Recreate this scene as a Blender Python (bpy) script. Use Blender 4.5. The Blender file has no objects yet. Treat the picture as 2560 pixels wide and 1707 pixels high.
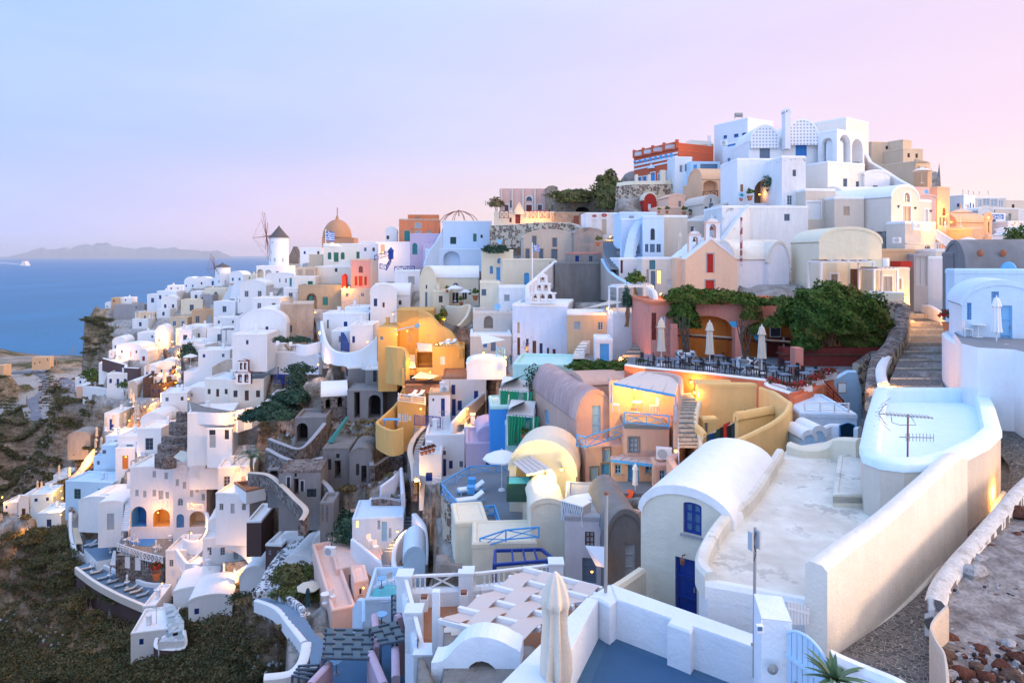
import bpy,math,random
import numpy as np
from mathutils import Vector as Vc,Matrix,geometry
random.seed(7)
rad=math.radians
SC=bpy.context.scene
COL=SC.collection
F,CX,HY,H=1600.0,1280.0,640.0,130.0
cam=bpy.data.objects.new('camera',bpy.data.cameras.new('camera'))
COL.objects.link(cam)
cam.location=(0,0,H);cam.rotation_euler=(rad(90),0,0)
cam.data.sensor_width=36;cam.data.lens=36*F/2560
cam.data.shift_y=-(853.5-HY)/2560
cam.data.clip_start=0.3;cam.data.clip_end=400000
SC.camera=cam
W=bpy.data.worlds.new('World');SC.world=W;W.use_nodes=True
nt=W.node_tree;nt.nodes.clear()
def N(t,ty,**kw):
 n=t.nodes.new(ty)
 for k,v in kw.items():setattr(n,k,v)
 return n
def ramp(t,src,stops,lin=None):
 r=N(t,'ShaderNodeValToRGB');e=r.color_ramp.elements
 while len(e)<len(stops):e.new(0.5)
 for i,(p,c)in enumerate(stops):
  e[i].position=p;e[i].color=(c[0],c[1],c[2],1)
 if lin:r.color_ramp.interpolation=lin
 t.links.new(src,r.inputs[0]);return r.outputs[0]
def mth(t,op,a,b=None,c=None):
 n=N(t,'ShaderNodeMath',operation=op)
 for i,v in enumerate((a,b,c)):
  if v is None:continue
  if isinstance(v,(int,float)):n.inputs[i].default_value=v
  else:t.links.new(v,n.inputs[i])
 return n.outputs[0]
def mixc(t,f,a,b,mode='MIX'):
 n=N(t,'ShaderNodeMix',data_type='RGBA',blend_type=mode)
 for i,v in((0,f),(6,a),(7,b)):
  if isinstance(v,(int,float)):n.inputs[i].default_value=v
  elif isinstance(v,tuple):n.inputs[i].default_value=(v[0],v[1],v[2],1)
  else:t.links.new(v,n.inputs[i])
 return n.outputs[2]
def s2l(r,g,b):
 f=lambda c:c/255/12.92 if c/255<=.04045 else((c/255+.055)/1.055)**2.4
 return(f(r),f(g),f(b))
tc=N(nt,'ShaderNodeTexCoord');sx=N(nt,'ShaderNodeSeparateXYZ');nt.links.new(tc.outputs['Generated'],sx.inputs[0])
X_,Y_,Z_=sx.outputs
hl=mth(nt,'SQRT',mth(nt,'ADD',mth(nt,'MULTIPLY',X_,X_),mth(nt,'ADD',mth(nt,'MULTIPLY',Y_,Y_),1e-6)))
az=mth(nt,'MULTIPLY_ADD',mth(nt,'DIVIDE',X_,hl),0.5,0.5)
low=ramp(nt,az,[(0,s2l(175,195,250)),(.19,s2l(196,202,250)),(.32,s2l(238,206,230)),(.42,s2l(255,216,210)),(.52,s2l(255,228,206)),(.66,s2l(255,230,216)),(.82,s2l(255,236,222)),(1,s2l(255,224,204))])
mid=ramp(nt,az,[(0,s2l(160,190,250)),(.19,s2l(170,194,252)),(.5,s2l(214,206,242)),(.66,s2l(236,214,234)),(.82,s2l(244,218,234)),(1,s2l(240,214,230))])
top=ramp(nt,az,[(0,s2l(150,185,250)),(.19,s2l(168,200,255)),(.42,s2l(192,208,252)),(.66,s2l(214,206,242)),(.82,s2l(228,208,236)),(1,s2l(232,208,232))])
zen=ramp(nt,az,[(0,(.52,.95,1.85)),(.5,(.70,.97,1.6)),(1,(1.12,1.08,1.35))])
f1=ramp(nt,Z_,[(0.0,(0,0,0)),(.06,(.35,.35,.35)),(.17,(1,1,1))])
f2=ramp(nt,Z_,[(.12,(0,0,0)),(.36,(1,1,1))])
f3=ramp(nt,Z_,[(.34,(0,0,0)),(.75,(1,1,1))])
back=ramp(nt,mth(nt,'MULTIPLY_ADD',Y_,0.5,0.5),[(.3,(1,1,1)),(.62,(0,0,0))])
sky=mixc(nt,f1,low,mid);sky=mixc(nt,f2,sky,top);sky=mixc(nt,f3,sky,zen)
sky=mixc(nt,back,sky,ramp(nt,az,[(0,(.50,.95,1.8)),(.5,(.74,.97,1.5)),(1,(2.0,1.5,1.2))]))
ns=N(nt,'ShaderNodeTexNoise');ns.inputs['Scale'].default_value=2.2;ns.inputs['Detail'].default_value=7
mpn=N(nt,'ShaderNodeMapping');mpn.inputs['Scale'].default_value=(1,1,5);nt.links.new(tc.outputs['Generated'],mpn.inputs[0]);nt.links.new(mpn.outputs[0],ns.inputs[0])
sky=mixc(nt,mth(nt,'MULTIPLY',mth(nt,'SUBTRACT',ns.outputs[0],.44),.55),sky,(1,.94,.96))
ny=N(nt,'ShaderNodeTexSky',sky_type='NISHITA',sun_disc=False);ny.sun_elevation=rad(11);ny.sun_rotation=rad(96)
bg1=N(nt,'ShaderNodeBackground');bg2=N(nt,'ShaderNodeBackground');ad=N(nt,'ShaderNodeAddShader');out=N(nt,'ShaderNodeOutputWorld')
nt.links.new(sky,bg1 .inputs[0]);bg1 .inputs[1].default_value=1.0
nt.links.new(ny.outputs[0],bg2 .inputs[0]);bg2 .inputs[1].default_value=0.004
nt.links.new(bg1 .outputs[0],ad.inputs[0]);nt.links.new(bg2 .outputs[0],ad.inputs[1]);nt.links.new(ad.outputs[0],out.inputs[0])
sl=bpy.data.lights.new('sun','SUN');sl.energy=2.3;sl.angle=rad(14);sl.color=(1,.68,.46)
so=bpy.data.objects.new('sun',sl);COL.objects.link(so)
so.rotation_euler=Vc((math.sin(rad(96))*math.cos(rad(11)),math.cos(rad(96))*math.cos(rad(11)),math.sin(rad(11)))).to_track_quat('Z','Y').to_euler()
vs=SC.view_settings
SC.display_settings.display_device='sRGB';vs.view_transform='Standard';vs.look='None';vs.exposure=0.2;vs.gamma=1;vs.use_curve_mapping=False
SC.cycles.max_bounces=6;SC.cycles.diffuse_bounces=3;SC.cycles.glossy_bounces=2;SC.cycles.transparent_max_bounces=6
SC.cycles.sample_clamp_indirect=4.0
MATS={}
def newmat(name):
 m=bpy.data.materials.new(name);m.use_nodes=True
 t=m.node_tree;b=t.nodes['Principled BSDF']
 return m,t,b
def wpos(t):
 return N(t,'ShaderNodeNewGeometry').outputs['Position']
def noise(t,scale,detail=4,src=None,rough=.55):
 n=N(t,'ShaderNodeTexNoise');n.inputs['Scale'].default_value=scale;n.inputs['Detail'].default_value=detail;n.inputs['Roughness'].default_value=rough
 t.links.new(src if src is not None else wpos(t),n.inputs['Vector']);return n.outputs[0]
def bump(t,b,h,s,d=.1):
 n=N(t,'ShaderNodeBump');n.inputs['Strength'].default_value=s;n.inputs['Distance'].default_value=d
 t.links.new(h,n.inputs['Height']);t.links.new(n.outputs[0],b.inputs['Normal'])
def scl(c,k):return tuple(min(1,x*k)for x in c)
def wv(t,p,a,b):n=N(t,'ShaderNodeMapping');n.inputs['Scale'].default_value=(a,a,b);t.links.new(p,n.inputs[0]);return n.outputs[0]
def plaster(name,col,dirt=.35,dcol=None,rough=.9,vs_=.25,cracks=0.0):
 m,t,b=newmat(name)
 p=wpos(t)
 st=N(t,'ShaderNodeMapping');st.inputs['Scale'].default_value=(1,1,.35);t.links.new(p,st.inputs[0])
 n1=noise(t,vs_,5,st.outputs[0],.6);n2=noise(t,2.2,4,st.outputs[0])
 dc=dcol or(col[0]*.62,col[1]*.57,col[2]*.52)
 f=mth(t,'MULTIPLY',ramp(t,n1,[(.42,(0,0,0)),(.75,(1,1,1))]),dirt)
 c=mixc(t,f,col,dc)
 c=mixc(t,mth(t,'MULTIPLY',ramp(t,n2,[(.35,(1,1,1)),(.55,(0,0,0))]),dirt*.5),c,scl(col,.8))
 c=mixc(t,mth(t,'MULTIPLY',ramp(t,noise(t,1.0,5,wv(t,p,3.2,.3),.65),[(.42,(0,0,0)),(.72,(1,1,1))]),.1+dirt*.5),c,scl(col,.72))
 if cracks:
  n3=noise(t,.9,8,p,.75)
  g=ramp(t,n3,[(.565,(0,0,0)),(.59,(1,1,1))])
  g2=ramp(t,noise(t,.16,2,p),[(.52,(0,0,0)),(.6,(1,1,1))])
  c=mixc(t,mth(t,'MULTIPLY',mth(t,'MULTIPLY',g,g2),cracks),c,(.20,.17,.15))
 t.links.new(c,b.inputs['Base Color']);b.inputs['Roughness'].default_value=rough
 b.inputs['Specular IOR Level'].default_value=.25
 bump(t,b,mth(t,'ADD',noise(t,1.3,3,p),mth(t,'MULTIPLY',noise(t,14,3,p),.25)),.55,.1)
 return m
def stones(name,c1,c2,mortar,scale=2.2,gap=.06,light=None,bs=.8,wide=0):
 m,t,b=newmat(name);p=wpos(t)
 wob=N(t,'ShaderNodeVectorMath',operation='ADD');nz=N(t,'ShaderNodeTexNoise');nz.inputs['Scale'].default_value=1.5
 t.links.new(p,nz.inputs[0]);sc2=N(t,'ShaderNodeVectorMath',operation='SCALE');sc2 .inputs['Scale'].default_value=.5
 t.links.new(nz.outputs[1],sc2 .inputs[0]);t.links.new(p,wob.inputs[0]);t.links.new(sc2 .outputs[0],wob.inputs[1])
 v=N(t,'ShaderNodeTexVoronoi',feature='DISTANCE_TO_EDGE');v.inputs['Scale'].default_value=scale
 v2=N(t,'ShaderNodeTexVoronoi');v2 .inputs['Scale'].default_value=scale
 t.links.new(wob.outputs[0],v.inputs['Vector']);t.links.new(wob.outputs[0],v2 .inputs['Vector'])
 sp=N(t,'ShaderNodeSeparateColor');t.links.new(v2 .outputs['Color'],sp.inputs[0])
 st=[(0,c1),(.55,c2)]+([(.85,light)]if light else[])
 cc=ramp(t,sp.outputs[0],st,'LINEAR')
 e=ramp(t,v.outputs['Distance'],[(gap*.6,(0,0,0)),(gap*1.3,(1,1,1))])
 if wide:e=mth(t,'MULTIPLY',e,ramp(t,sp.outputs[1],[(wide,(0,0,0)),(wide+.02,(1,1,1))]))
 c=mixc(t,e,mortar,cc)
 c=mixc(t,mth(t,'MULTIPLY',noise(t,.35,4,p),.35),c,scl(mortar,.7))
 t.links.new(c,b.inputs['Base Color']);b.inputs['Roughness'].default_value=.9
 b.inputs['Specular IOR Level'].default_value=.2
 bump(t,b,e,bs,.08);return m
def paint(name,col,rough=.55,wear=.25):
 m,t,b=newmat(name)
 n1=noise(t,3.5,5);c=mixc(t,mth(t,'MULTIPLY',ramp(t,n1,[(.45,(0,0,0)),(.8,(1,1,1))]),wear),col,tuple(x*.5+.12 for x in col))
 t.links.new(c,b.inputs['Base Color']);b.inputs['Roughness'].default_value=rough;b.inputs['Specular IOR Level'].default_value=.3
 return m
def glassm(name,col,rough=.12):
 m,t,b=newmat(name)
 c=mixc(t,noise(t,1.2,2),col,scl(col,2.0));t.links.new(c,b.inputs['Base Color']);b.inputs['Roughness'].default_value=rough
 return m
def emis(name,col,s):
 m,t,b=newmat(name);b.inputs['Base Color'].default_value=(*col,1);b.inputs['Emission Color'].default_value=(*col,1);b.inputs['Emission Strength'].default_value=s
 return m
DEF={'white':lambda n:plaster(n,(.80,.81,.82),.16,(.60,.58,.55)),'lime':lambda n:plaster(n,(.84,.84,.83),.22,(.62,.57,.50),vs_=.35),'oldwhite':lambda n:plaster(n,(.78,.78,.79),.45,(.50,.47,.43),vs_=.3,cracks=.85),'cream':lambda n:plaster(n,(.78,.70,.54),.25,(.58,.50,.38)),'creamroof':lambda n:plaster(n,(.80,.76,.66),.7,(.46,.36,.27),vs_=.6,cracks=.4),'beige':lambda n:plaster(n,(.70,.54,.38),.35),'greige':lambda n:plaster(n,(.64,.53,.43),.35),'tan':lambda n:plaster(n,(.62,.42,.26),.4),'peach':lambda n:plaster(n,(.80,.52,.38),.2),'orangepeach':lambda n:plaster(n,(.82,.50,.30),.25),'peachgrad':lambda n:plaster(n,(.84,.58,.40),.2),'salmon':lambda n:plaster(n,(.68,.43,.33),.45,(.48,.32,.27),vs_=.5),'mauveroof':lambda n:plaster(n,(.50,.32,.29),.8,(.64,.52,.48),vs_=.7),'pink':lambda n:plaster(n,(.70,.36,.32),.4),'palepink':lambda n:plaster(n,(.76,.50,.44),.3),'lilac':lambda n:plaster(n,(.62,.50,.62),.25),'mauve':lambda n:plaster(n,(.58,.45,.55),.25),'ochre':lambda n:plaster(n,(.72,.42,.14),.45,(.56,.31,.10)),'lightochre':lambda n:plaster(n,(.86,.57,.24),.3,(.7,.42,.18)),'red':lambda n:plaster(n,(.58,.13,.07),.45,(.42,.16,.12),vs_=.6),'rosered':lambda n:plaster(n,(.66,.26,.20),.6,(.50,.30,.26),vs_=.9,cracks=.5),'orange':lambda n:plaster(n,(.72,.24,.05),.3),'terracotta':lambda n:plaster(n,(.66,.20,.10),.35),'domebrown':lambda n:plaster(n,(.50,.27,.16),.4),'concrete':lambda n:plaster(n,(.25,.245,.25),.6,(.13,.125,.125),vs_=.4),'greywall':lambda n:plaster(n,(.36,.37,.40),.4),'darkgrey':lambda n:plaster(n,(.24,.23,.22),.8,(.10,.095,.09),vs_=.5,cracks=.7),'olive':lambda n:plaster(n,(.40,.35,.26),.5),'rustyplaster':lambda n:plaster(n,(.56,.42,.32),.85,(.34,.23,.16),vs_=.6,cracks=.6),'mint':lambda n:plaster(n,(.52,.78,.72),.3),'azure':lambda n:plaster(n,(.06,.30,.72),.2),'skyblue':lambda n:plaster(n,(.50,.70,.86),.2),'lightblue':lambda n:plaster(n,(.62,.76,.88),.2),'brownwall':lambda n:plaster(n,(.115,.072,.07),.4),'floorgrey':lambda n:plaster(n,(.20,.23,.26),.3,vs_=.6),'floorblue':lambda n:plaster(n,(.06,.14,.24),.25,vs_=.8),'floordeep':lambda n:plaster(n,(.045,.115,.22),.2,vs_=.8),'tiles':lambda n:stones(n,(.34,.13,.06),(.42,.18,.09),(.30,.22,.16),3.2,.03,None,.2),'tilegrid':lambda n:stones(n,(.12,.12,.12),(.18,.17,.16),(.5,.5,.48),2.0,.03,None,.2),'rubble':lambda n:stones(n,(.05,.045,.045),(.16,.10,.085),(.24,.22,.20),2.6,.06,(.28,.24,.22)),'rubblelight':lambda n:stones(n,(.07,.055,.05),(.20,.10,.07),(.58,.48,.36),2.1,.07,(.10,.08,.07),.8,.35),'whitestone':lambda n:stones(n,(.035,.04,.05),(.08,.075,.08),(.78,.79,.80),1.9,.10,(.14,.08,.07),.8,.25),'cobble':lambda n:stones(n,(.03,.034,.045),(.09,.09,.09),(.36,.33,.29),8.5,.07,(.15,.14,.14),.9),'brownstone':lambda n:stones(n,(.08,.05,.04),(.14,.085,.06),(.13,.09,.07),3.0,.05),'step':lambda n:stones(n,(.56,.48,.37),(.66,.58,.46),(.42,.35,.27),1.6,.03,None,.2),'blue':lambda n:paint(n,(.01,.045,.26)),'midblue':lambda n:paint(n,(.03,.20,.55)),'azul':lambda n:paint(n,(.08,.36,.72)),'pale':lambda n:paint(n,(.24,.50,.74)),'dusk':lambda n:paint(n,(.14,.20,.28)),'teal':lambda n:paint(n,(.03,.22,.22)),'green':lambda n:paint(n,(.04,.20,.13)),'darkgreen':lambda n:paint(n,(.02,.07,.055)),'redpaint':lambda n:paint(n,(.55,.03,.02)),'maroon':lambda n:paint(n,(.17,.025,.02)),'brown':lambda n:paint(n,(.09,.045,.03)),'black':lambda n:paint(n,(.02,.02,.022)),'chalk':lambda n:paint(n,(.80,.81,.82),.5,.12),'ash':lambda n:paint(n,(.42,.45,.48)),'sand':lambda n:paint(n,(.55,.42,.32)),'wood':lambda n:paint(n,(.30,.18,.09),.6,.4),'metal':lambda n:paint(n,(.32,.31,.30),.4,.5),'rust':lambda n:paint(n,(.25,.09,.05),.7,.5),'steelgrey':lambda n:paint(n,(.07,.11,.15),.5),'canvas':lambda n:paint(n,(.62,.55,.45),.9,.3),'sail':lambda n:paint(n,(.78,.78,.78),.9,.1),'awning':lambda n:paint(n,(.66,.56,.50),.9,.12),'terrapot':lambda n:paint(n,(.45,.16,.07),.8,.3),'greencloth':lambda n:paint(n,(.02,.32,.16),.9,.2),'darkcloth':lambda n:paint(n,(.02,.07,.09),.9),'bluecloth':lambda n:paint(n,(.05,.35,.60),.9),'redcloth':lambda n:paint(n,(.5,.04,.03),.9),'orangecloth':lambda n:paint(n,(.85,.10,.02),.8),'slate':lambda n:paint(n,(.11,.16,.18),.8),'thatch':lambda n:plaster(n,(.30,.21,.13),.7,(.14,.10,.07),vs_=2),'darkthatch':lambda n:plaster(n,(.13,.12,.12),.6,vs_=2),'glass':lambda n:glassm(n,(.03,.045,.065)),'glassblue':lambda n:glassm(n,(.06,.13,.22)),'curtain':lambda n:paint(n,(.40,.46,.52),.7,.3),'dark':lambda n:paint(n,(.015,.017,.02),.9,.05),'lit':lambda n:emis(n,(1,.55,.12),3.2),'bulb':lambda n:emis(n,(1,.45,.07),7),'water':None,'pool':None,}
def mwater(n):
 m,t,b=newmat(n);b.inputs['Base Color'].default_value=(.02,.22,.62,1);b.inputs['Roughness'].default_value=.08;bump(t,b,noise(t,2,2),.2,.05);return m
DEF['pool']=mwater
def mturq(n):
 m,t,b=newmat(n);b.inputs['Base Color'].default_value=(.06,.50,.52,1);b.inputs['Roughness'].default_value=.08;bump(t,b,noise(t,2,2),.2,.05);return m
DEF['turquoise']=mturq
def M(n):
 if n not in MATS:MATS[n]=DEF[n](n)
 return MATS[n]
_t=[0.0,0.0,1.0]
def T(ox,oy,w=640,full=2350):_t[:]=[ox,oy,w/full]
def px(x):return _t[0]+x*_t[2]
def py(y):return _t[1]+y*_t[2]
def P(x,y,d):return Vc((d*(px(x)-CX)/F,d,H-d*(py(y)-HY)/F))
def PZ(x,y,z):
 d=(H-z)*F/(py(y)-HY);return Vc((d*(px(x)-CX)/F,d,z))
class MB:
 def __init__(s):s.v=[];s.f=[];s.m=[];s.mats=[]
 def mi(s,m):
  if m not in s.mats:s.mats.append(m)
  return s.mats.index(m)
 def add(s,vs,fs,m):
  o=len(s.v);s.v+=[tuple(v)for v in vs];k=s.mi(m)
  for f in fs:s.f.append(tuple(i+o for i in f));s.m.append(k)
  return s
 def quad(s,a,b,c,d,m):return s.add([a,b,c,d],[(0,1,2,3)],m)
 def box(s,c,sz,m,R=None,taper=1.0):
  c=Vc(c);x,y,z=sz[0]/2,sz[1]/2,sz[2]/2;vs=[]
  for k in(-1,1):
   t=taper if k>0 else 1
   for(i,j)in((-1,-1),(1,-1),(1,1),(-1,1)):
    v=Vc((i*x*t,j*y*t,k*z));vs.append(c+(R@v if R else v))
  return s.add(vs,[(3,2,1,0),(4,5,6,7),(0,1,5,4),(1,2,6,5),(2,3,7,6),(3,0,4,7)],m)
 def bar(s,a,b,w,m,h=None):
  a=Vc(a);b=Vc(b);d=b-a;L=d.length
  if L<1e-5:return s
  return s.box((a+b)/2,(w,h or w,L),m,d.to_track_quat('Z','Y').to_matrix())
 def tube(s,pts,r,m,n=6,cap=True):
  pts=[Vc(p)for p in pts];rr=r if isinstance(r,(list,tuple))else[r]*len(pts);vs=[]
  for i,p in enumerate(pts):
   d=(pts[min(i+1,len(pts)-1)]-pts[max(i-1,0)]).normalized();q=d.to_track_quat('Z','Y')
   for k in range(n):
    a=2*math.pi*k/n;vs.append(p+q@Vc((math.cos(a)*rr[i],math.sin(a)*rr[i],0)))
  fs=[(i*n+k,i*n+(k+1)%n,(i+1)*n+(k+1)%n,(i+1)*n+k)for i in range(len(pts)-1)for k in range(n)]
  if cap:fs+=[tuple(range(n-1,-1,-1)),tuple((len(pts)-1)*n+k for k in range(n))]
  return s.add(vs,fs,m)
 def lathe(s,c,prof,m,n=20,sy=1.0,R=None):
  c=Vc(c);vs=[]
  for(r,z)in prof:
   for k in range(n):
    a=2*math.pi*k/n;v=Vc((r*math.cos(a),r*sy*math.sin(a),z));vs.append(c+(R@v if R else v))
  fs=[(i*n+k,i*n+(k+1)%n,(i+1)*n+(k+1)%n,(i+1)*n+k)for i in range(len(prof)-1)for k in range(n)]
  return s.add(vs,fs,m)
 def poly(s,pts,m,holes=(),flip=False):
  loops=[pts]+list(holes);allp=[p for l in loops for p in l]
  n=Vc((0,0,0))
  for i in range(len(pts)):n+=Vc(pts[i]).cross(Vc(pts[(i+1)%len(pts)]))
  n.normalize();ax=Vc((0,0,1))if abs(n.z)<.9 else Vc((1,0,0));ux=n.cross(ax).normalized();uy=n.cross(ux)
  l2=[[Vc((Vc(p).dot(ux),Vc(p).dot(uy),0))for p in l]for l in loops]
  tr=geometry.tessellate_polygon(l2)
  return s.add(allp,[tuple(t)for t in tr],m)
 def obj(s,name,parent=None,o=None,smooth=None):
  o=Vc(o)if o is not None else(Vc(parent.location)if parent and parent.parent is None else None)
  if o is None and parent:o=parent.location+parent.parent.location
  if o is None:o=Vc((0,0,0))
  if not s.v:s.v=[tuple(o)]*3;s.f=[(0,1,2)];s.m=[s.mi('dark')]
  me=bpy.data.meshes.new(name)
  A=np.array(s.v,dtype=float)-np.array(o)
  me.from_pydata(A.tolist(),[],s.f)
  me.materials.clear()
  for m in s.mats:me.materials.append(M(m))
  me.polygons.foreach_set('material_index',s.m)
  if smooth:
   me.polygons.foreach_set('use_smooth',[True]*len(me.polygons));me.set_sharp_from_angle(angle=rad(smooth))
  me.update()
  ob=bpy.data.objects.new(name,me);COL.objects.link(ob)
  if parent:
   ob.parent=parent
   if parent.parent:ob.location=o-parent.location-parent.parent.location
   else:ob.location=o-parent.location
  else:ob.location=o
  return ob
def tag(o,label=None,cat=None,group=None,kind=None):
 if label:o['label']=label
 if cat:o['category']=cat
 if group:o['group']=group
 if kind:o['kind']=kind
 return o
def empty(name,loc,label=None,cat=None,group=None):
 o=bpy.data.objects.new(name,None);o.location=loc;o.empty_display_size=.3;COL.objects.link(o);return tag(o,label,cat,group)
CH={}
def copy_tree(o,parent=None):
 c=o.copy();COL.objects.link(c)
 if parent:c.parent=parent
 for ch in list(o.children):copy_tree(ch,c)
 return c
class Proto:
 def __init__(s,fn):s.fn=fn;s.o=None
 def at(s,loc,rz=0,sc=1,label=None,group=None):
  if s.o is None:s.o=s.fn();r=s.o
  else:r=copy_tree(s.o)
  r.location=loc;r.rotation_euler=(0,0,rad(rz));r.scale=(sc,sc,sc)if not isinstance(sc,tuple)else sc
  if label:r['label']=label
  if group:r['group']=group
  return r
CTRL=[]
FOOT=[]
VIS=[]
def G(x,y,d,pv=0):
 p=P(x,y,d);CTRL.append((p.x,p.y,p.z,pv))
def outline(w,h,arch):
 if not arch:return[(0,0),(w,0),(w,h),(0,h)]
 r=min(w/2*arch,h*.8);n=8
 return[(0,0),(w,0)]+[(w/2+w/2*math.cos(math.pi*k/n),h-r+r*math.sin(math.pi*k/n))for k in range(n+1)]
class Face:
 def __init__(s,O,e,n):s.O=O;s.e=e;s.n=n
 def pt(s,t,z,dep=0):return Vc((s.O.x+s.e.x*t+s.n.x*dep,s.O.y+s.e.y*t+s.n.y*dep,z))
 def hit(s,x):
  k=(px(x)-CX)/F;return(k*s.O.y-s.O.x)/(s.e.x-k*s.e.y)
 def rect(s,x0,y0,x1,y1):
  a,b=s.hit(x0),s.hit(x1)
  if a>b:a,b=b,a
  dm=s.O.y+s.e.y*(a+b)/2
  return a,H-(py(max(y0,y1))-HY)/F*dm,b-a,abs(py(y1)-py(y0))/F*dm
def opening_part(face,kind,t,z,w,h,col,arch,trim,root,near,rec):
 ol=outline(w,h,arch)
 nm={'d':'door','g':'door','s':'shutter','l':'window'}.get(kind,'window')
 pane={'w':'glass','g':'curtain','d':col,'s':col,'l':'lit','c':'curtain','b':'glassblue'}.get(kind,'glass')
 fr=MB();pn=fr if not near else MB()
 pt=lambda a,b,dp:face.pt(t+a,z+b,dp)
 pn.poly([pt(a,b,-rec)for a,b in ol],pane)
 fw=min(.09,w*.14);sx_,sz_=(w-2*fw)/w,(h-2*fw)/h
 inn=[(fw+a*sx_,fw+b*sz_)for a,b in ol];n=len(ol)
 fc=col if kind in 'wlcbg' else col
 for i in range(n):
  j=(i+1)%n
  fr.quad(pt(*ol[i],-rec+.05),pt(*ol[j],-rec+.05),pt(*inn[j],-rec+.05),pt(*inn[i],-rec+.05),fc)
  fr.quad(pt(*inn[i],-rec+.05),pt(*inn[j],-rec+.05),pt(*inn[j],-rec),pt(*inn[i],-rec),fc)
 def b(a0,b0,a1,b1,wd):
  A,B=pt(a0,b0,-rec+.03),pt(a1,b1,-rec+.03);fr.bar(A,B,wd,fc)
 m=fw*.6
 if kind in 'wlcbg':
  b(w/2,fw,w/2,h-fw,m*1.4)
  for k in range(1,3 if h>.8*w else 2):b(fw,h*k/3,w-fw,h*k/3,m)
 elif kind=='s':
  b(w/2,fw,w/2,h-fw,m*1.2)
  for k in range(1,9):
   b(fw,h*k/9,w-fw,h*k/9,m*.6)
 elif kind=='d':
  if w>.9:b(w/2,fw,w/2,h-fw,m*.8)
  for k in(.32,.68):b(fw,h*k,w-fw,h*k,m*1.3)
 if trim:
  q=.11 if trim!='T' else.16;tm={'T':'white'}.get(trim,trim)
  outl=[(a+(-q if a<w*.25 else q if a>w*.75 else 0),b_+(q if b_>h*.5 else 0))for a,b_ in ol]
  for i in range(1,n):
   j=(i+1)%n
   fr.quad(pt(*ol[i],.03),pt(*ol[j],.03),pt(*outl[j],.03),pt(*outl[i],.03),tm)
   fr.quad(pt(*outl[i],.03),pt(*outl[j],.03),pt(*outl[j],-.01),pt(*outl[i],-.01),tm)
 o=fr.obj(nm,root)
 if near:
  pn.obj('pane' if kind in 'wlcbg' else 'panel',o)
 if kind in 'wsb' and near:
  sb=MB();sb.box(face.pt(t+w/2,z-.05,.02),(w+.16,.12,.07),trim and{'T':'white'}.get(trim,trim)or 'greywall',Matrix(((face.e.x,face.n.x,0),(face.e.y,face.n.y,0),(0,0,1))));sb.obj('sill',o)
 if kind in 'dg' and near:
  hb=MB();hb.bar(face.pt(t+w*.85,z+h*.45,-rec+.06),face.pt(t+w*.85,z+h*.53,-rec+.06),.035,'metal');hb.obj('handle',o)
def rim(mb,loop,z,m,w=.3,hgt=.35,out=.03,drop=.25):
 n=len(loop);prof=[(out,-drop),(out,-.04),(-.05,.05),(-(w-.06),.05),(-w,-.04),(-w,-hgt)]
 c=Vc((sum(p.x for p in loop)/n,sum(p.y for p in loop)/n,0));area=sum(loop[i].x*loop[(i+1)%n].y-loop[(i+1)%n].x*loop[i].y for i in range(n))
 sg=1 if area>0 else-1;rings=[]
 for i in range(n):
  a,b,d=loop[i-1],loop[i],loop[(i+1)%n]
  e1=Vc((b.x-a.x,b.y-a.y,0)).normalized();e2=Vc((d.x-b.x,d.y-b.y,0)).normalized()
  n1=Vc((e1 .y,-e1 .x,0))*sg;n2=Vc((e2 .y,-e2 .x,0))*sg;nn=n1+n2
  nn=nn/max(.4,nn.dot(n1))if nn.length>1e-4 else n1
  rings.append([Vc((b.x+nn.x*o,b.y+nn.y*o,z+zz))for o,zz in prof])
 k=len(prof);vs=[v for r in rings for v in r]
 mb.add(vs,[(i*k+j,((i+1)%n)*k+j,((i+1)%n)*k+j+1,i*k+j+1)for i in range(n)for j in range(k-1)],m)
 return[r[-1]for r in rings]
CNT=[0]
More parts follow.
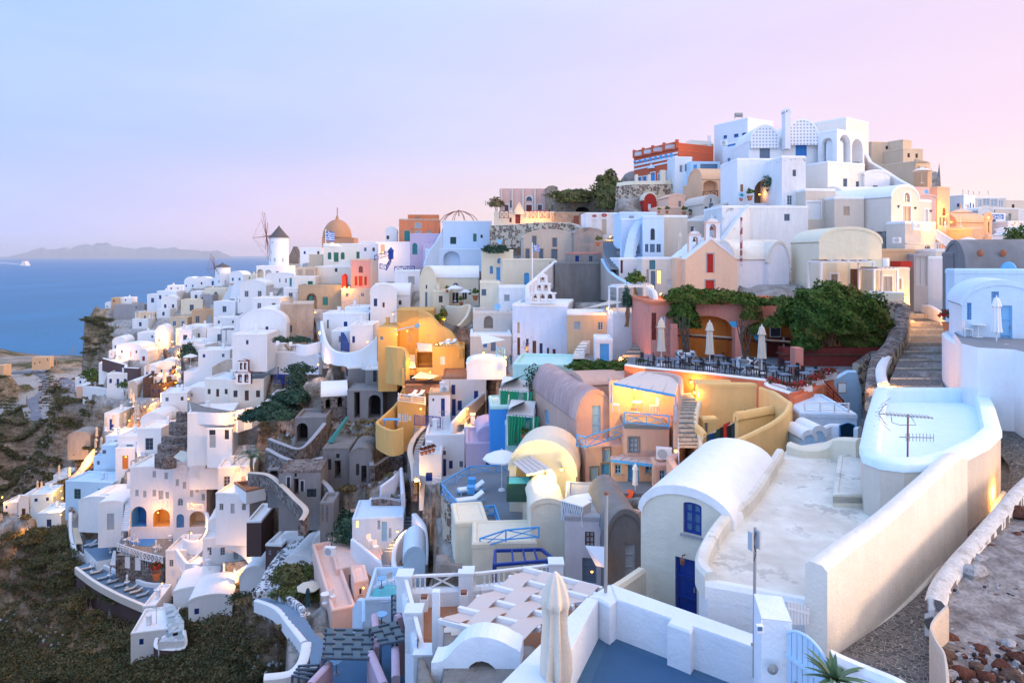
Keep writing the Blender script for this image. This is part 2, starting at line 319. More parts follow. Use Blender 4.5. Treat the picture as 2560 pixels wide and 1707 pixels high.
def House(label,L,C,R,yt,yb,d,th=30,dep=5,wall='white',rm='lime',roof='flat',crown=None,ops=(),name='house',cat='house',group=None,sink=3.0,par=.3,pv=1,wide=None,lw=None,foot=True):
 u=Vc((math.cos(rad(th)),math.sin(rad(th)),0));v=Vc((-u.y,u.x,0))
 c=P(C,yt,d);zt=c.z;zb=P(C,yb,d).z;O=Vc((c.x,c.y,0))
 fR=Face(O,u,Vc((u.y,-u.x,0)));fL=Face(O,v,-u)
 a=fR.hit(R)if R is not None else(wide or dep);b=fL.hit(L)if L is not None else dep
 if a<=0 or a>45:a=6
 if b<=0 or b>45:b=6
 CNT[0]+=1;zl=zb-sink
 c1,c2,c3,c4=O,O+u*a,O+u*a+v*b,O+v*b
 root=empty(name,(O+u*a/2+v*b/2)+Vc((0,0,zb)),label,cat,group)
 near=d<62;w=MB();arcR=arcL=None
 if roof in('vR','gR','vL','gL'):
  rng,fc=(a,fR)if roof[1]=='R' else(b,fL)
  dm=fc.O.y+fc.e.y*rng/2;rise=max(.25,(H-(py(crown)-HY)/F*dm)-zt)if crown is not None else rng/2
  n=14
  if roof[0]=='v':arc=[(rng/2+rng/2*math.cos(math.pi*k/n),rise*math.sin(math.pi*k/n))for k in range(n+1)]
  else:arc=[(rng,0),(rng/2,rise),(0,0)]
  if roof[1]=='R':arcR=arc
  else:arcL=arc
 ops=[(o[0],o[1],*map(float,o.split()[1:5]),*o.split()[5:])if isinstance(o,str)else o for o in ops];parts=[]
 def wallface(fc,rng,arc,key):
  ol=[(0,zl),(rng,zl)]+([(p[0],zt+p[1])for p in arc]if arc else[(rng,zt),(0,zt)])
  hs=[];used=[]
  todo=[o for o in ops if o[0]==key]
  if not ops and key=='R' and cat=='house' and d>60 and rng>2.5 and zt-zb>1.6:todo=[(k_%3==0 and 's' or 'w',rng*(k_+.5)/2-.3+random.uniform(-.3,.3)*rng/4,zt-min(1.7,(zt-zb)*.75),.5+.2*random.random(),.8)for k_ in range(1 if rng<4 else 2)if random.random()<.8]
  for op in todo:
   if len(op)==5:op=(key,op[0],None,*op[1:],random.choice(('blue','dusk','brown','ash')))
   kind,x0,y0,x1,y1=op[1:6];auto=x0 is None;col=op[6]if len(op)>6 else 'blue';arch=float(op[7])if len(op)>7 and not auto else 0;trim=op[8]if len(op)>8 else None
   if auto:t,z,ww,hh=op[3],op[4],op[5],op[6];col=op[7];arch=0;trim=None
   else:t,z,ww,hh=fc.rect(x0,y0,x1,y1)
   t0=max(.06,t);t1=min(rng-.06,t+ww)
   if t1-t0<.12:continue
   t,ww=t0,t1-t0;z=max(z,zl+.1)
   if not arc and z+hh>zt-.08:hh=zt-.08-z
   if hh<.12:continue
   if any(not(t+ww<q[0]-.02 or t>q[0]+q[2]+.02 or z+hh<q[1]-.02 or z>q[1]+q[3]+.02)for q in used):continue
   if arc:
    bad=False
    for tt in(t,t+ww):
     xx=(tt-rng/2)/(rng/2);lim=zt+(rise*math.sqrt(max(0,1-xx*xx))if roof[0]=='v' else rise*(1-abs(xx)))
     hh2=lim-.08-z if not arch else lim+ww*.25-z
     if hh2<hh:hh=hh2
    if hh<.2:continue
   used.append((t,z,ww,hh))
   o2=outline(ww,hh,arch);hs.append([fc.pt(t+p,z+q)for p,q in o2])
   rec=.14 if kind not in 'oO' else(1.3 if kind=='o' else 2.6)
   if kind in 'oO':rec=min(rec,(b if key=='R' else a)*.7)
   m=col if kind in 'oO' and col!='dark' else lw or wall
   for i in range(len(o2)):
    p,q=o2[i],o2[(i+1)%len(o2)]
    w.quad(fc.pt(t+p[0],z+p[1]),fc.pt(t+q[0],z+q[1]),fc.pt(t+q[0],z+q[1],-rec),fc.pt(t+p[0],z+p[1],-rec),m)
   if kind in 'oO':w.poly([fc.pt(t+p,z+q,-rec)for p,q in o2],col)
   else:parts.append((fc,kind,t,z,ww,hh,col,arch,trim,rec))
  w.poly([fc.pt(p,q)for p,q in ol],wall,hs)
 wallface(fR,a,arcR,'R');wallface(fL,b,arcL,'L')
 e3=lambda p,z:Vc((p.x,p.y,z))
 fb=Face(c4,u,v);fr_=Face(c2,v,u)
 for fcb,rb,ab in((fb,a,arcR),(fr_,b,arcL)):
  ol=[(0,zl),(rb,zl)]+([(p[0],zt+p[1])for p in ab]if ab else[(rb,zt),(0,zt)])
  w.poly([fcb.pt(p,q)for p,q in ol],wall)
 w.obj('wall',root)
 r=MB()
 if roof=='flat':
  if par>0:
   inn=rim(r,[c1,c2,c3,c4],zt,rm,.28,par);r.poly([e3(p,zt-par)for p in inn],rm)
  else:r.poly([e3(p,zt+.005)for p in(c1,c2,c3,c4)],rm)
 elif roof in('vR','gR','vL','gL'):
  rng,fc,ln,ax=(a,fR,b,v)if roof[1]=='R' else(b,fL,a,u)
  st=[]
  for(off,sh)in((-.05,0),(.09,0)):
   for end in(-.06,ln+.06):
    st.append([fc.pt(rng/2+(p[0]-rng/2)*(1+2*off/rng),zt+p[1]*(1+off/max(rise,.3))+(off if p[1]>0 else-.08),0)+ax*end for p in arc])
  n=len(arc);vs=[q for s_ in st for q in s_]
  fs=[]
  for i in range(n-1):
   fs+=[(2*n+i,2*n+i+1,3*n+i+1,3*n+i),(i,i+1,n+i+1,n+i),(i,i+1,2*n+i+1,2*n+i),(n+i,n+i+1,3*n+i+1,3*n+i)]
  r.add(vs,fs,rm)
 elif roof=='dome':
  rr=min(a,b)/2*.96;hh=(H-(py(crown)-HY)/F*(d+(u.y*a+v.y*b)/2))-zt if crown is not None else rr
  r.poly([e3(p,zt)for p in(c1,c2,c3,c4)],rm)
  r.lathe((O+u*a/2+v*b/2)+Vc((0,0,zt)),[(rr*math.cos(k*math.pi/16),hh*math.sin(k*math.pi/16))for k in range(9)],rm,24)
 r.obj('roof',root,smooth=35)
 for q in parts:opening_part(*q[:9],root,near,q[9])
 for p in(c1,c2,c4):CTRL.append((p.x,p.y,zb-.15,pv))
 if foot:FOOT.append(([(p.x,p.y)for p in(c1,c2,c3,c4)],zb+.1))
 VIS.append((e3(c1,zb),e3(c2,zb)))
 if L is not None:VIS.append((e3(c1,zb),e3(c4,zb)))
 return dict(root=root,O=O,u=u,v=v,a=a,b=b,zt=zt,zb=zb,fR=fR,fL=fL)
def catmull(pts,n=5):
 if len(pts)<3:return[Vc(p)for p in pts]
 out=[]
 P_=[pts[0]]+list(pts)+[pts[-1]]
 for i in range(1,len(P_)-2):
  for k in range(n):
   t=k/n;a,b,c,d=[Vc(P_[i+j])for j in(-1,0,1,2)]
   out.append(.5*((2*b)+(c-a)*t+(2*a-5*b+4*c-d)*t*t+(3*b-a-3*c+d)*t**3))
 out.append(Vc(pts[-1]));return out
def ribbon(mb,pts,h,t,mat,topm=None):
 n=len(pts);prof=[(-t/2,None),(-t/2,-.08),(-t*.28,.02),(t*.28,.02),(t/2,-.08),(t/2,None)]
 vs=[]
 for i,p in enumerate(pts):
  d=pts[min(i+1,n-1)]-pts[max(i-1,0)];d.z=0;d=d.normalized()if d.length>1e-6 else Vc((1,0,0));s=Vc((d.y,-d.x,0))
  hh=h[i]if isinstance(h,list)else h
  for o,z in prof:vs.append(p+s*o+Vc((0,0,z if z is not None else-hh)))
 k=len(prof)
 side=[];top_=[]
 for i in range(n-1):
  for j in range(k-1):
   (side if j in(0,4)else top_).append((i*k+j,(i+1)*k+j,(i+1)*k+j+1,i*k+j+1))
 caps=[tuple(range(k-1,-1,-1)),tuple((n-1)*k+j for j in range(k))]
 mb.add(vs,side+caps,mat);mb.add(vs,top_,topm or mat)
def Wall(label,pts,h=1.0,t=.3,mat='white',top=None,name='parapet_wall',cat='wall',curve=True,pv=None,group=None,z=None):
 """pts: top line in pixels with depth [(x, y, d)]; h metres down (or list of bottom rows)"""
 if z is not None:pts=[(p[0],p[1],(H-z)*F/(py(p[1])-HY))for p in pts]
 p3=[P(*p)for p in pts]
 if isinstance(h,list):hh=[p3[i].z-(H-(py(h[i])-HY)/F*pts[i][2])for i in range(len(pts))]
 else:hh=[h]*len(pts)
 if curve and len(pts)>2:
  q=catmull([Vc((*p,0))[:3]for p in p3]);hq=[]
  for i in range(len(hh)-1):
   for k in range(5):hq.append(hh[i]+(hh[i+1]-hh[i])*k/5)
  hq.append(hh[-1]);p3,hh=q,hq
 mb=MB();ribbon(mb,p3,hh,t,mat,top)
 o=mb.obj(name,o=p3[len(p3)//2]-Vc((0,0,hh[len(hh)//2])),smooth=50)
 for a,b,q in zip(p3[:-1],p3[1:],hh):dz=Vc((0,0,min(q,2.5)*.8));VIS.append((a-dz,b-dz))
 if pv is not None:
  for p,q in list(zip(p3,hh))[::3]:CTRL.append((p.x,p.y,p.z-q+.4,pv))
 return tag(o,label,cat,group)
def Deck(label,pts,d,h=3.0,top='lime',side='white',par=0,rimm=None,name='terrace',cat='terrace',pv=1,group=None,kind=None,ctrl=True,sm=None,foot=True):
 p0=P(pts[0][0],pts[0][1],d);z=p0 .z
 if len(pts[0])>2:z=H-(py(pts[0][1])-HY)/F*d
 lp=[PZ(x,y,z)for x,y in[p[:2]for p in pts]];n=len(lp)
 c=sum(lp,Vc())/n;mb=MB()
 for i in range(n):
  a,b=lp[i],lp[(i+1)%n];dn=Vc((0,0,-h));mb.quad(a,b,b+dn,a+dn,side)
 if par>0:inn=rim(mb,lp,z,rimm or top,.28,par);mb.poly([Vc((p.x,p.y,z-par))for p in inn],top)
 else:mb.poly(lp,top)
 o=mb.obj(name,o=c-Vc((0,0,h)),smooth=sm)
 if kind:tag(o,label,None,None,kind)
 else:tag(o,label,cat,group)
 if ctrl:
  for p in lp:CTRL.append((p.x,p.y,z-h*.85-.2,pv))
 if foot:FOOT.append(([(p.x,p.y)for p in lp],z-par-.4))
 dv=Vc((0,0,par+h*.75 if h>1 else.1))
 for i in range(n):VIS.append((lp[i]-dv,lp[(i+1)%n]-dv))
 return z
def Stairs(label,edges,n,tread='floorgrey',riser='chalk',name='staircase',cat='stairs',side='white',group=None,base=1.5):
 """edges: bottom to top [((xl,yl),(xr,yr),d)] ; d depth at the edge, level"""
 E=[(P(*e[0],e[2]),P(*e[1],e[3]if len(e)>3 else e[2]))for e in edges]
 E=[(Vc((a.x,a.y,(a.z+b.z)/2)),Vc((b.x,b.y,(a.z+b.z)/2)))for a,b in E]
 A=catmull([e[0]for e in E],8);B=catmull([e[1]for e in E],8)
 mb=MB();m=len(A)-1
 def at(Q,f):f=max(0,min(1,f))*m;i=min(int(f),m-1);return Q[i].lerp(Q[i+1],f-i)
 for k in range(n):
  a0,b0,a1,b1=at(A,k/n),at(B,k/n),at(A,(k+1)/n),at(B,(k+1)/n)
  zb,zt=min(a0 .z,a1 .z),a1 .z
  f=lambda p,z:Vc((p.x,p.y,z))
  mb.quad(f(a0,zb-.02),f(b0,zb-.02),f(b0,zt),f(a0,zt),riser)
  e=.16 if riser!='step' else.05
  am,bm=a0 .lerp(a1,e),b0 .lerp(b1,e)
  mb.quad(f(a0,zt),f(b0,zt),f(bm,zt),f(am,zt),riser);mb.quad(f(am,zt),f(bm,zt),f(b1,zt),f(a1,zt),tread)
  for p,q in((a0,a1),(b0,b1)):mb.quad(f(p,zb-base),f(q,zb-base),f(q,zt),f(p,zt),side)
  CTRL.append(((a0 .x+b0 .x)/2,(a0 .y+b0 .y)/2,zb-.45,.6));VIS.append((f(a0,zb),f(b0,zb)))
 return tag(mb.obj(name,o=(A[0]+B[0])/2),label,cat,group)
def Rail(label,pts,h=.95,col='azul',kind='x',name='railing',cat='railing',sp=1.0,th=.06,group=None):
 p3=[P(*p)for p in pts];root=empty(name,(p3[0]+p3[-1])/2-Vc((0,0,h)),label,cat,group)
 tr=MB();lt=MB();dn=Vc((0,0,h-.1));posts=[]
 for a,b in zip(p3[:-1],p3[1:]):
  tr.bar(a,b,th*1.25,col);lt.bar(a-dn,b-dn,th,col)
  L=(b-a).length;n=max(1,round(L/sp));posts.append(a)
  for k in range(n):
   p,q=a.lerp(b,k/n),a.lerp(b,(k+1)/n)
   if k:lt.bar(p,p-dn,th*.8,col)
   if kind=='x':lt.bar(p,q-dn,th*.7,col);lt.bar(p-dn,q,th*.7,col)
   elif kind=='b':
    for j in range(1,7):r=p.lerp(q,j/7);lt.tube([r-Vc((0,0,.05)),r-dn*.3,r-dn*.5,r-dn],[th*.35,th*.6,th*.3,th*.6],col,6)
   elif kind=='h':
    for j in(.33,.66):lt.bar(p-dn*j,q-dn*j,th*.6,col)
   elif kind=='v':
    for j in range(1,6):r=p.lerp(q,j/6);lt.bar(r,r-dn,th*.5,col)
 posts.append(p3[-1])
 tr.obj('top_rail',root);lt.obj('lattice',root)
 for p in posts:MB().bar(p+Vc((0,0,.04)),p-Vc((0,0,h)),th*1.4,col).obj('post',root)
 return root
NL=[0]
def Lamp(label,x,y,d,power=60,kind='wall',off=.45,size=.1,col=(1,.42,.07),name='wall_lamp',bs=1.0):
 p=P(x,y,d);root=empty(name,p,label,'lamp','lit lamps of the town')
 sz=max(size,.0011*d)*bs
 MB().lathe(p,[(sz*.01,-sz),(sz*.7,-sz*.7),(sz,0),(sz*.7,sz*.7),(sz*.01,sz)],'bulb',10).obj('bulb',root,smooth=60)
 c=MB();c.lathe(p+Vc((0,0,sz*.9)),[(sz*1.1,0),(sz*.3,sz*.6),(.01,sz*.7)],'black',8)
 if kind=='wall':c.bar(p+Vc((0,0,sz*1.4)),p+Vc((0,off*.6,sz*1.4)),.03,'black')
 elif kind=='floor':c.lathe(p-Vc((0,0,sz*1.2)),[(.01,0),(sz*1.2,0),(sz*1.1,sz*.4),(.01,sz*.4)],'black',8)
 elif kind=='post':c.bar(p-Vc((0,0,sz)),p-Vc((0,0,2.2)),.05,'black')
 c.obj('housing',root)
 l=bpy.data.lights.new('lamp_light','POINT');l.energy=power*(1.7 if d<62 else 1.7 if power<600 else 1.1);l.color=col;l.shadow_soft_size=.12
 lo=bpy.data.objects.new('lamp_light',l);COL.objects.link(lo);lo.parent=root;lo.location=(0,-off,0.02)
 NL[0]+=1
 return root
def mk_closed(cloth):
 def f():
  r=empty('closed_parasol',(0,0,0),'folded parasol','parasol')
  m=MB();n=16;prof=[(.04,2.45),(.10,2.40),(.17,2.1),(.20,2.02),(.13,1.98),(.155,1.5),(.175,1.05),(.21,.78),(.13,.76)]
  vs=[]
  for i,(rr,z)in enumerate(prof):
   for k in range(n):
    a=2*math.pi*k/n;q=rr*(1+(.22 if k%2 else-.12));vs.append((q*math.cos(a),q*math.sin(a),z))
  m.add(vs,[(i*n+k,i*n+(k+1)%n,(i+1)*n+(k+1)%n,(i+1)*n+k)for i in range(len(prof)-1)for k in range(n)],cloth);m.add([vs[k]for k in range(n)],[tuple(range(n))],cloth)
  m.obj('canopy',r,smooth=40);p=MB();p.tube([(0,0,0),(0,0,2.55)],.03,'chalk');p.obj('pole',r);MB().lathe((0,0,0),[(.01,.12),(.22,.1),(.28,0)],'chalk',12).obj('base',r)
  return r
 return f
def mk_open(cloth):
 def f():
  r=empty('open_parasol',(0,0,0),'open parasol','parasol');m=MB();n=8;vs=[(0,0,2.75)]
  for i,(rr,z)in enumerate(((.7,2.55),(1.45,2.22),(1.45,2.12))):
   for k in range(n):a=2*math.pi*k/n;vs.append((rr*math.cos(a),rr*math.sin(a),z))
  fs=[(0,1+k,1+(k+1)%n)for k in range(n)]+[(1+i*n+k,1+i*n+(k+1)%n,1+(i+1)*n+(k+1)%n,1+(i+1)*n+k)for i in range(2)for k in range(n)]
  m.add(vs,fs,cloth);m.obj('canopy',r)
  MB().tube([(0,0,0),(0,0,2.85)],.03,'chalk').obj('pole',r);q=MB()
  for k in range(n):a=2*math.pi*k/n;q.bar((0,0,2.1),(.75*math.cos(a),.75*math.sin(a),2.48),.02,'wood')
  q.obj('ribs',r);MB().lathe((0,0,0),[(.01,.12),(.22,.1),(.28,0)],'chalk',12).obj('base',r);return r
 return f
def mk_lounger(fr,cu):
 def f():
  r=empty('sun_lounger',(0,0,0),'lounger','sun lounger');m=MB()
  for y in(-.3,.3):m.bar((-.95,y,.3),(.95,y,.3),.06,fr)
  for k in range(7):m.bar((-.95+k*.3,-.3,.31),(-.95+k*.3,.3,.31),.05,fr)
  m.obj('frame',r)
  for x in(-.8,.75):
   for y in(-.3,.3):MB().bar((x,y,0),(x,y,.3),.06,fr).obj('leg',r)
  c=MB();c.box((-.3,0,.38),(1.25,.58,.09),cu);c.obj('cushion',r)
  b=MB();b.box((.62,0,.56),(.75,.58,.09),cu,Matrix.Rotation(rad(-32),3,'Y'));b.obj('backrest',r);return r
 return f
def mk_table(top,leg,rnd=True):
 def f():
  r=empty('cafe_table',(0,0,0),'table','table');m=MB()
  if rnd:m.lathe((0,0,.7),[(.01,0),(.36,0),(.36,.04),(.01,.04)],top,16)
  else:m.box((0,0,.72),(.7,.7,.05),top)
  m.obj('tabletop',r);MB().tube([(0,0,0),(0,0,.7)],.035,leg).obj('leg',r);MB().lathe((0,0,0),[(.01,.04),(.22,.02),(.24,0)],leg,12).obj('foot',r);return r
 return f
def mk_chair(c):
 def f():
  r=empty('chair',(0,0,0),'chair','chair');MB().box((0,0,.45),(.44,.44,.05),c).obj('seat',r)
  b=MB();b.box((0,.21,.72),(.44,.04,.42),c);b.obj('backrest',r)
  for x in(-.19,.19):
   for y in(-.19,.19):MB().bar((x,y,0),(x,y,.45),.04,c).obj('leg',r)
  return r
 return f
def mk_ac():
 r=empty('air_conditioner',(0,0,0),'unit','air conditioner');m=MB();m.box((0,0,.33),(.85,.35,.62),'chalk');m.obj('casing',r)
 g=MB();g.lathe((-.1,-.19,.33),[(.01,0),(.24,0),(.26,.012)],'ash',20,1,Matrix.Rotation(rad(90),3,'X'));g.obj('fan_grille',r);return r
def mk_dish():
 r=empty('satellite_dish',(0,0,0),'dish','satellite dish');m=MB()
 R=Matrix.Rotation(rad(70),3,'X');m.lathe((0,0,.7),[(.01,.0),(.22,.03),(.4,.11),(.42,.11),(.22,.0),(.01,-.03)],'pale',20,1,R);m.obj('reflector',r,smooth=50)
 MB().bar((0,.05,0),(0,.05,.7),.04,'metal').obj('mast',r);MB().bar((0,0,.62),(0,-.4,.72),.03,'metal').obj('feed_arm',r);return r
def mk_pot(pl):
 def f():
  r=empty('potted_plant',(0,0,0),'pot','potted plant');MB().lathe((0,0,0),[(.01,0),(.17,0),(.25,.38),(.28,.38),(.28,.44),(.22,.44),(.2,.36),(.01,.36)],'terrapot',14).obj('pot',r)
  leaf_obj('foliage',r,(0,0,.75),(.38,.38,.38),90,.13,pl);return r
 return f
def leafmat(name,cols,rg=.7):
 m,t,b=newmat(name);a=N(t,'ShaderNodeAttribute',attribute_name='rnd')
 c=ramp(t,a.outputs['Fac'],[(i/(len(cols)-1)*.98+.01,c)for i,c in enumerate(cols)]);t.links.new(c,b.inputs['Base Color'])
 b.inputs['Roughness'].default_value=rg;b.inputs['Specular IOR Level'].default_value=.15;return m
DEF['leaf']=lambda n:leafmat(n,[(.015,.04,.01),(.04,.09,.015),(.09,.15,.025),(.16,.10,.03)])
DEF['scrub']=lambda n:leafmat(n,[(.028,.042,.02),(.065,.078,.034),(.12,.11,.05),(.19,.13,.06)])
DEF['dryscrub']=lambda n:leafmat(n,[(.07,.07,.035),(.15,.12,.055),(.24,.17,.08),(.32,.22,.11)])
DEF['redflower']=lambda n:leafmat(n,[(.03,.06,.02),(.05,.09,.03),(.35,.02,.02),(.5,.05,.06)])
DEF['bluegreen']=lambda n:leafmat(n,[(.01,.035,.03),(.02,.06,.045),(.05,.10,.06),(.09,.14,.08)])
rng_=np.random.default_rng(5)
def leaf_arrays(cs,rs,dens,size,droop=.3):
 """cs (n,3) clump centres, rs (n,3) radii, dens leaves per clump (list/int), leaf size -> verts, rnd per face"""
 V=[];R=[]
 for i in range(len(cs)):
  n=dens if isinstance(dens,int)else dens[i]
  d=rng_.normal(size=(n,3));d/=np.linalg.norm(d,axis=1)[:,None];d[:,2]=np.abs(d[:,2])*1.0-.15*rng_.random(n)
  lump=1+.22*np.sin(d[:,0]*5+i)*np.cos(d[:,1]*6+i*2)+.15*np.sin(d[:,2]*9+d[:,0]*7+i)
  r=(rng_.random(n)**.22)*lump
  c=cs[i]+d*rs[i]*r[:,None]
  t1=rng_.normal(size=(n,3));t1-=d*(t1*d).sum(1)[:,None]*.5;t1/=np.linalg.norm(t1,axis=1)[:,None]
  t2=np.cross(d+rng_.normal(size=(n,3))*.5,t1);t2/=np.linalg.norm(t2,axis=1)[:,None]
  s=size*(.6+.8*rng_.random(n))[:,None]
  q=np.stack([c-t1*s,c-t2*s*.5,c+t1*s,c+t2*s*.5],1)
  V.append(q.reshape(-1,3));R.append(np.clip(rng_.random(n)*.62+.22*np.sin(i*1.7)+.2,0,1))
 return np.concatenate(V),np.concatenate(R)
def leaf_mesh(name,V,R,mat):
 n=len(R);me=bpy.data.meshes.new(name);me.vertices.add(n*4);me.vertices.foreach_set('co',V.astype('f').ravel())
 me.loops.add(n*4);me.loops.foreach_set('vertex_index',np.arange(n*4,dtype='i'));me.polygons.add(n);me.polygons.foreach_set('loop_start',np.arange(0,n*4,4,dtype='i'))
 at=me.attributes.new('rnd','FLOAT','FACE');at.data.foreach_set('value',R.astype('f'));me.materials.append(M(mat));me.update();me.validate();return me
def leaf_obj(name,parent,c,r,n,size,mat,o=None):
 V,R=leaf_arrays(np.array([c]),np.array([r]),n,size);ob=bpy.data.objects.new(name,leaf_mesh(name,V,R,mat));COL.objects.link(ob)
 if parent:ob.parent=parent
 return ob
def Bush(label,blobs,n=900,size=.12,mat='leaf',name='bush',cat='bush',stem=True,group=None):
 """blobs: [(x, y, d, rx, ry, rz)] centres in pixels with depth; radii in metres"""
 cs=np.array([P(b[0],b[1],b[2])for b in blobs]);rs=np.array([b[3:6]for b in blobs]);o=cs.mean(0);o[2]=(cs[:,2]-rs[:,2]).min()
 vol=np.cbrt(rs.prod(1))**2;ds=np.maximum(60,(n*len(blobs)*vol/vol.sum())).astype(int)
 V,R=leaf_arrays(cs-o,rs,list(ds),size);root=empty(name,o,label,cat,group)
 ob=bpy.data.objects.new('foliage',leaf_mesh('foliage',V,R,mat));COL.objects.link(ob);ob.parent=root
 if stem:
  m=MB()
  for c,r in zip(cs,rs):
   for k in range(4):m.tube([Vc(o)+Vc((random.uniform(-.2,.2),0,-.4)),(Vc(o)+Vc(c))/2+Vc((random.uniform(-.3,.3),random.uniform(-.3,.3),0)),Vc(c)+Vc((random.uniform(-1,1)*r[0]*.6,0,random.uniform(-.2,.6)*r[2]))],[.09,.06,.02],'wood',5)
  m.obj('stem',root)
 return root
P_CREAM,P_WHITE,P_GREY=Proto(mk_closed('canvas')),Proto(mk_closed('sail')),Proto(mk_closed('darkcloth'))
O_WHITE,O_TAN=Proto(mk_open('sail')),Proto(mk_open('canvas'))
L_GREY,L_WHITE,L_TAN=Proto(mk_lounger('slate','ash')),Proto(mk_lounger('pale','sail')),Proto(mk_lounger('wood','canvas'))
TB_W,TB_G,TB_S=Proto(mk_table('chalk','chalk')),Proto(mk_table('dusk','black',False)),Proto(mk_table('pale','dusk'))
CH_W,CH_B,CH_D=Proto(mk_chair('chalk')),Proto(mk_chair('azul')),Proto(mk_chair('black'))
AC,DISH=Proto(mk_ac),Proto(mk_dish)
POT,POTR=Proto(mk_pot('leaf')),Proto(mk_pot('redflower'))
GP={id(P_CREAM):'folded cream parasols',id(P_WHITE):'folded white parasols',id(P_GREY):'folded dark parasols',id(O_WHITE):'open white parasols',id(O_TAN):'open tan parasols',id(L_GREY):'grey loungers',id(L_WHITE):'white loungers',id(L_TAN):'tan loungers',id(TB_W):'white tables',id(TB_G):'square tables',id(TB_S):'blue tables',id(CH_W):'white chairs',id(CH_B):'blue chairs',id(CH_D):'dark chairs',id(AC):'air conditioners',id(DISH):'satellite dishes',id(POT):'potted plants',id(POTR):'flower pots'}
def Put(pr,x,y,d,rz,label,sc=1):return pr.at(P(x,y,d),rz,sc,label,GP[id(pr)])
DEF['lightcream']=lambda n:plaster(n,(.84,.78,.68),.3,(.62,.55,.45),vs_=.4)
DEF['vcream']=lambda n:plaster(n,(.72,.68,.56),.15,(.6,.53,.42))
DEF['lanehouse']=lambda n:plaster(n,(.66,.60,.52),.3,vs_=.4)
DEF['roofblue']=lambda n:plaster(n,(.72,.86,.92),.25,(.62,.78,.86),vs_=.5)
DEF['bluewhite']=lambda n:plaster(n,(.74,.80,.86),.12,(.55,.60,.64),vs_=.4)
DEF['gateblue']=lambda n:paint(n,(.50,.66,.82),.6,.1)
DEF['canvas2']=lambda n:plaster(n,(.70,.62,.52),.25,(.52,.44,.36),vs_=1.2)
DEF['yardsoil']=lambda n:soil(n,[(.13,.11,.10),(.22,.20,.19),(.34,.32,.31),(.16,.12,.10)],1.6)
DEF['yardtop']=lambda n:soil(n,[(.45,.42,.38),(.62,.60,.57),(.70,.68,.65),(.3,.26,.22)],2.5)
for nm,c in(('rockred',(.12,.05,.036)),('rockgrey',(.38,.38,.39)),('rockbrown',(.13,.085,.065)),('rockdark',(.035,.037,.045))):
 DEF[nm]=(lambda c:lambda n:soil(n,[scl(c,.55),c,scl(c,1.35),scl(c,.8)],5))(c)
DEF['agave']=lambda n:paint(n,(.09,.16,.07),.5,.5)
def soil(name,cols,scale=1.0,b_=.9):
 m,t,b=newmat(name);p=wpos(t)
 n1=noise(t,scale,8,p,.65)
 c=ramp(t,n1,[(.3+.45*i/(len(cols)-1),c)for i,c in enumerate(cols)])
 v=N(t,'ShaderNodeTexVoronoi');v.inputs['Scale'].default_value=scale*6;t.links.new(p,v.inputs['Vector'])
 c=mixc(t,.35,c,v.outputs['Distance'],'SOFT_LIGHT')
 t.links.new(c,b.inputs['Base Color']);b.inputs['Roughness'].default_value=.95;b.inputs['Specular IOR Level'].default_value=.1
 bump(t,b,mth(t,'ADD',n1,mth(t,'MULTIPLY',noise(t,scale*9,5,p),.3)),b_,.15);return m
DEF['ochrewhite']=lambda n:plaster(n,(.80,.66,.44),.3,(.25,.2,.16),vs_=1.2)
DEF['greyishwhite']=lambda n:plaster(n,(.56,.57,.62),.4,(.4,.37,.34))
DEF['darktrunk']=lambda n:paint(n,(.06,.045,.035),.9,.4)
DEF['redchain']=lambda n:stones(n,(.25,.03,.03),(.3,.05,.04),(.7,.6,.6),1.2,.1)
DEF['whitestucco']=lambda n:plaster(n,(.76,.75,.74),.4,(.5,.45,.42),vs_=.8)
DEF['milk']=lambda n:plaster(n,(.77,.75,.77),.22,(.6,.56,.54))
DEF['concretel']=lambda n:plaster(n,(.26,.25,.25),.8,(.13,.125,.12),vs_=.35,cracks=.3)
DEF['creamy']=lambda n:plaster(n,(.76,.71,.54),.2,(.6,.54,.42))
DEF['ivory']=lambda n:plaster(n,(.84,.77,.68),.2,(.64,.55,.45))
DEF['greige2']=lambda n:plaster(n,(.66,.57,.48),.25,(.48,.43,.4))
DEF['greige3']=lambda n:plaster(n,(.76,.66,.56),.22,(.56,.5,.45))
DEF['capred']=lambda n:plaster(n,(.62,.13,.06),.25)
DEF['redm']=lambda n:plaster(n,(.45,.04,.03),.25)
DEF['tan2']=lambda n:plaster(n,(.60,.42,.30),.25)
DEF['latticew']=lambda n:lattice(n)
def lattice(name):
 m,t,b=newmat(name);p=wpos(t);sp=N(t,'ShaderNodeSeparateXYZ');t.links.new(p,sp.inputs[0])
 g=lambda o:mth(t,'GREATER_THAN',mth(t,'FRACT',mth(t,'MULTIPLY',o,2.1)),.5)
 f=mth(t,'MULTIPLY',g(sp.outputs[0]),g(sp.outputs[2]));c=mixc(t,f,(.76,.77,.78),(.34,.37,.44));t.links.new(c,b.inputs['Base Color']);b.inputs['Roughness'].default_value=.9;return m
DEF['oldblue']=lambda n:plaster(n,(.58,.68,.84),.45,(.62,.58,.56),vs_=.35,cracks=.7)
DEF['bluefront']=lambda n:plaster(n,(.62,.74,.88),.15)
DEF['azurewhite']=lambda n:plaster(n,(.45,.66,.85),.15)
DEF['tan3']=lambda n:plaster(n,(.50,.42,.36),.5)
DEF['flagblue']=lambda n:paint(n,(.02,.13,.50),.8,.05)
DEF['ruin']=lambda n:stones(n,(.22,.16,.11),(.40,.31,.22),(.48,.40,.32),1.4,.06,(.3,.26,.22))
DEF['ruingrey']=lambda n:plaster(n,(.42,.37,.33),.9,(.24,.22,.20),vs_=.5,cracks=.8)
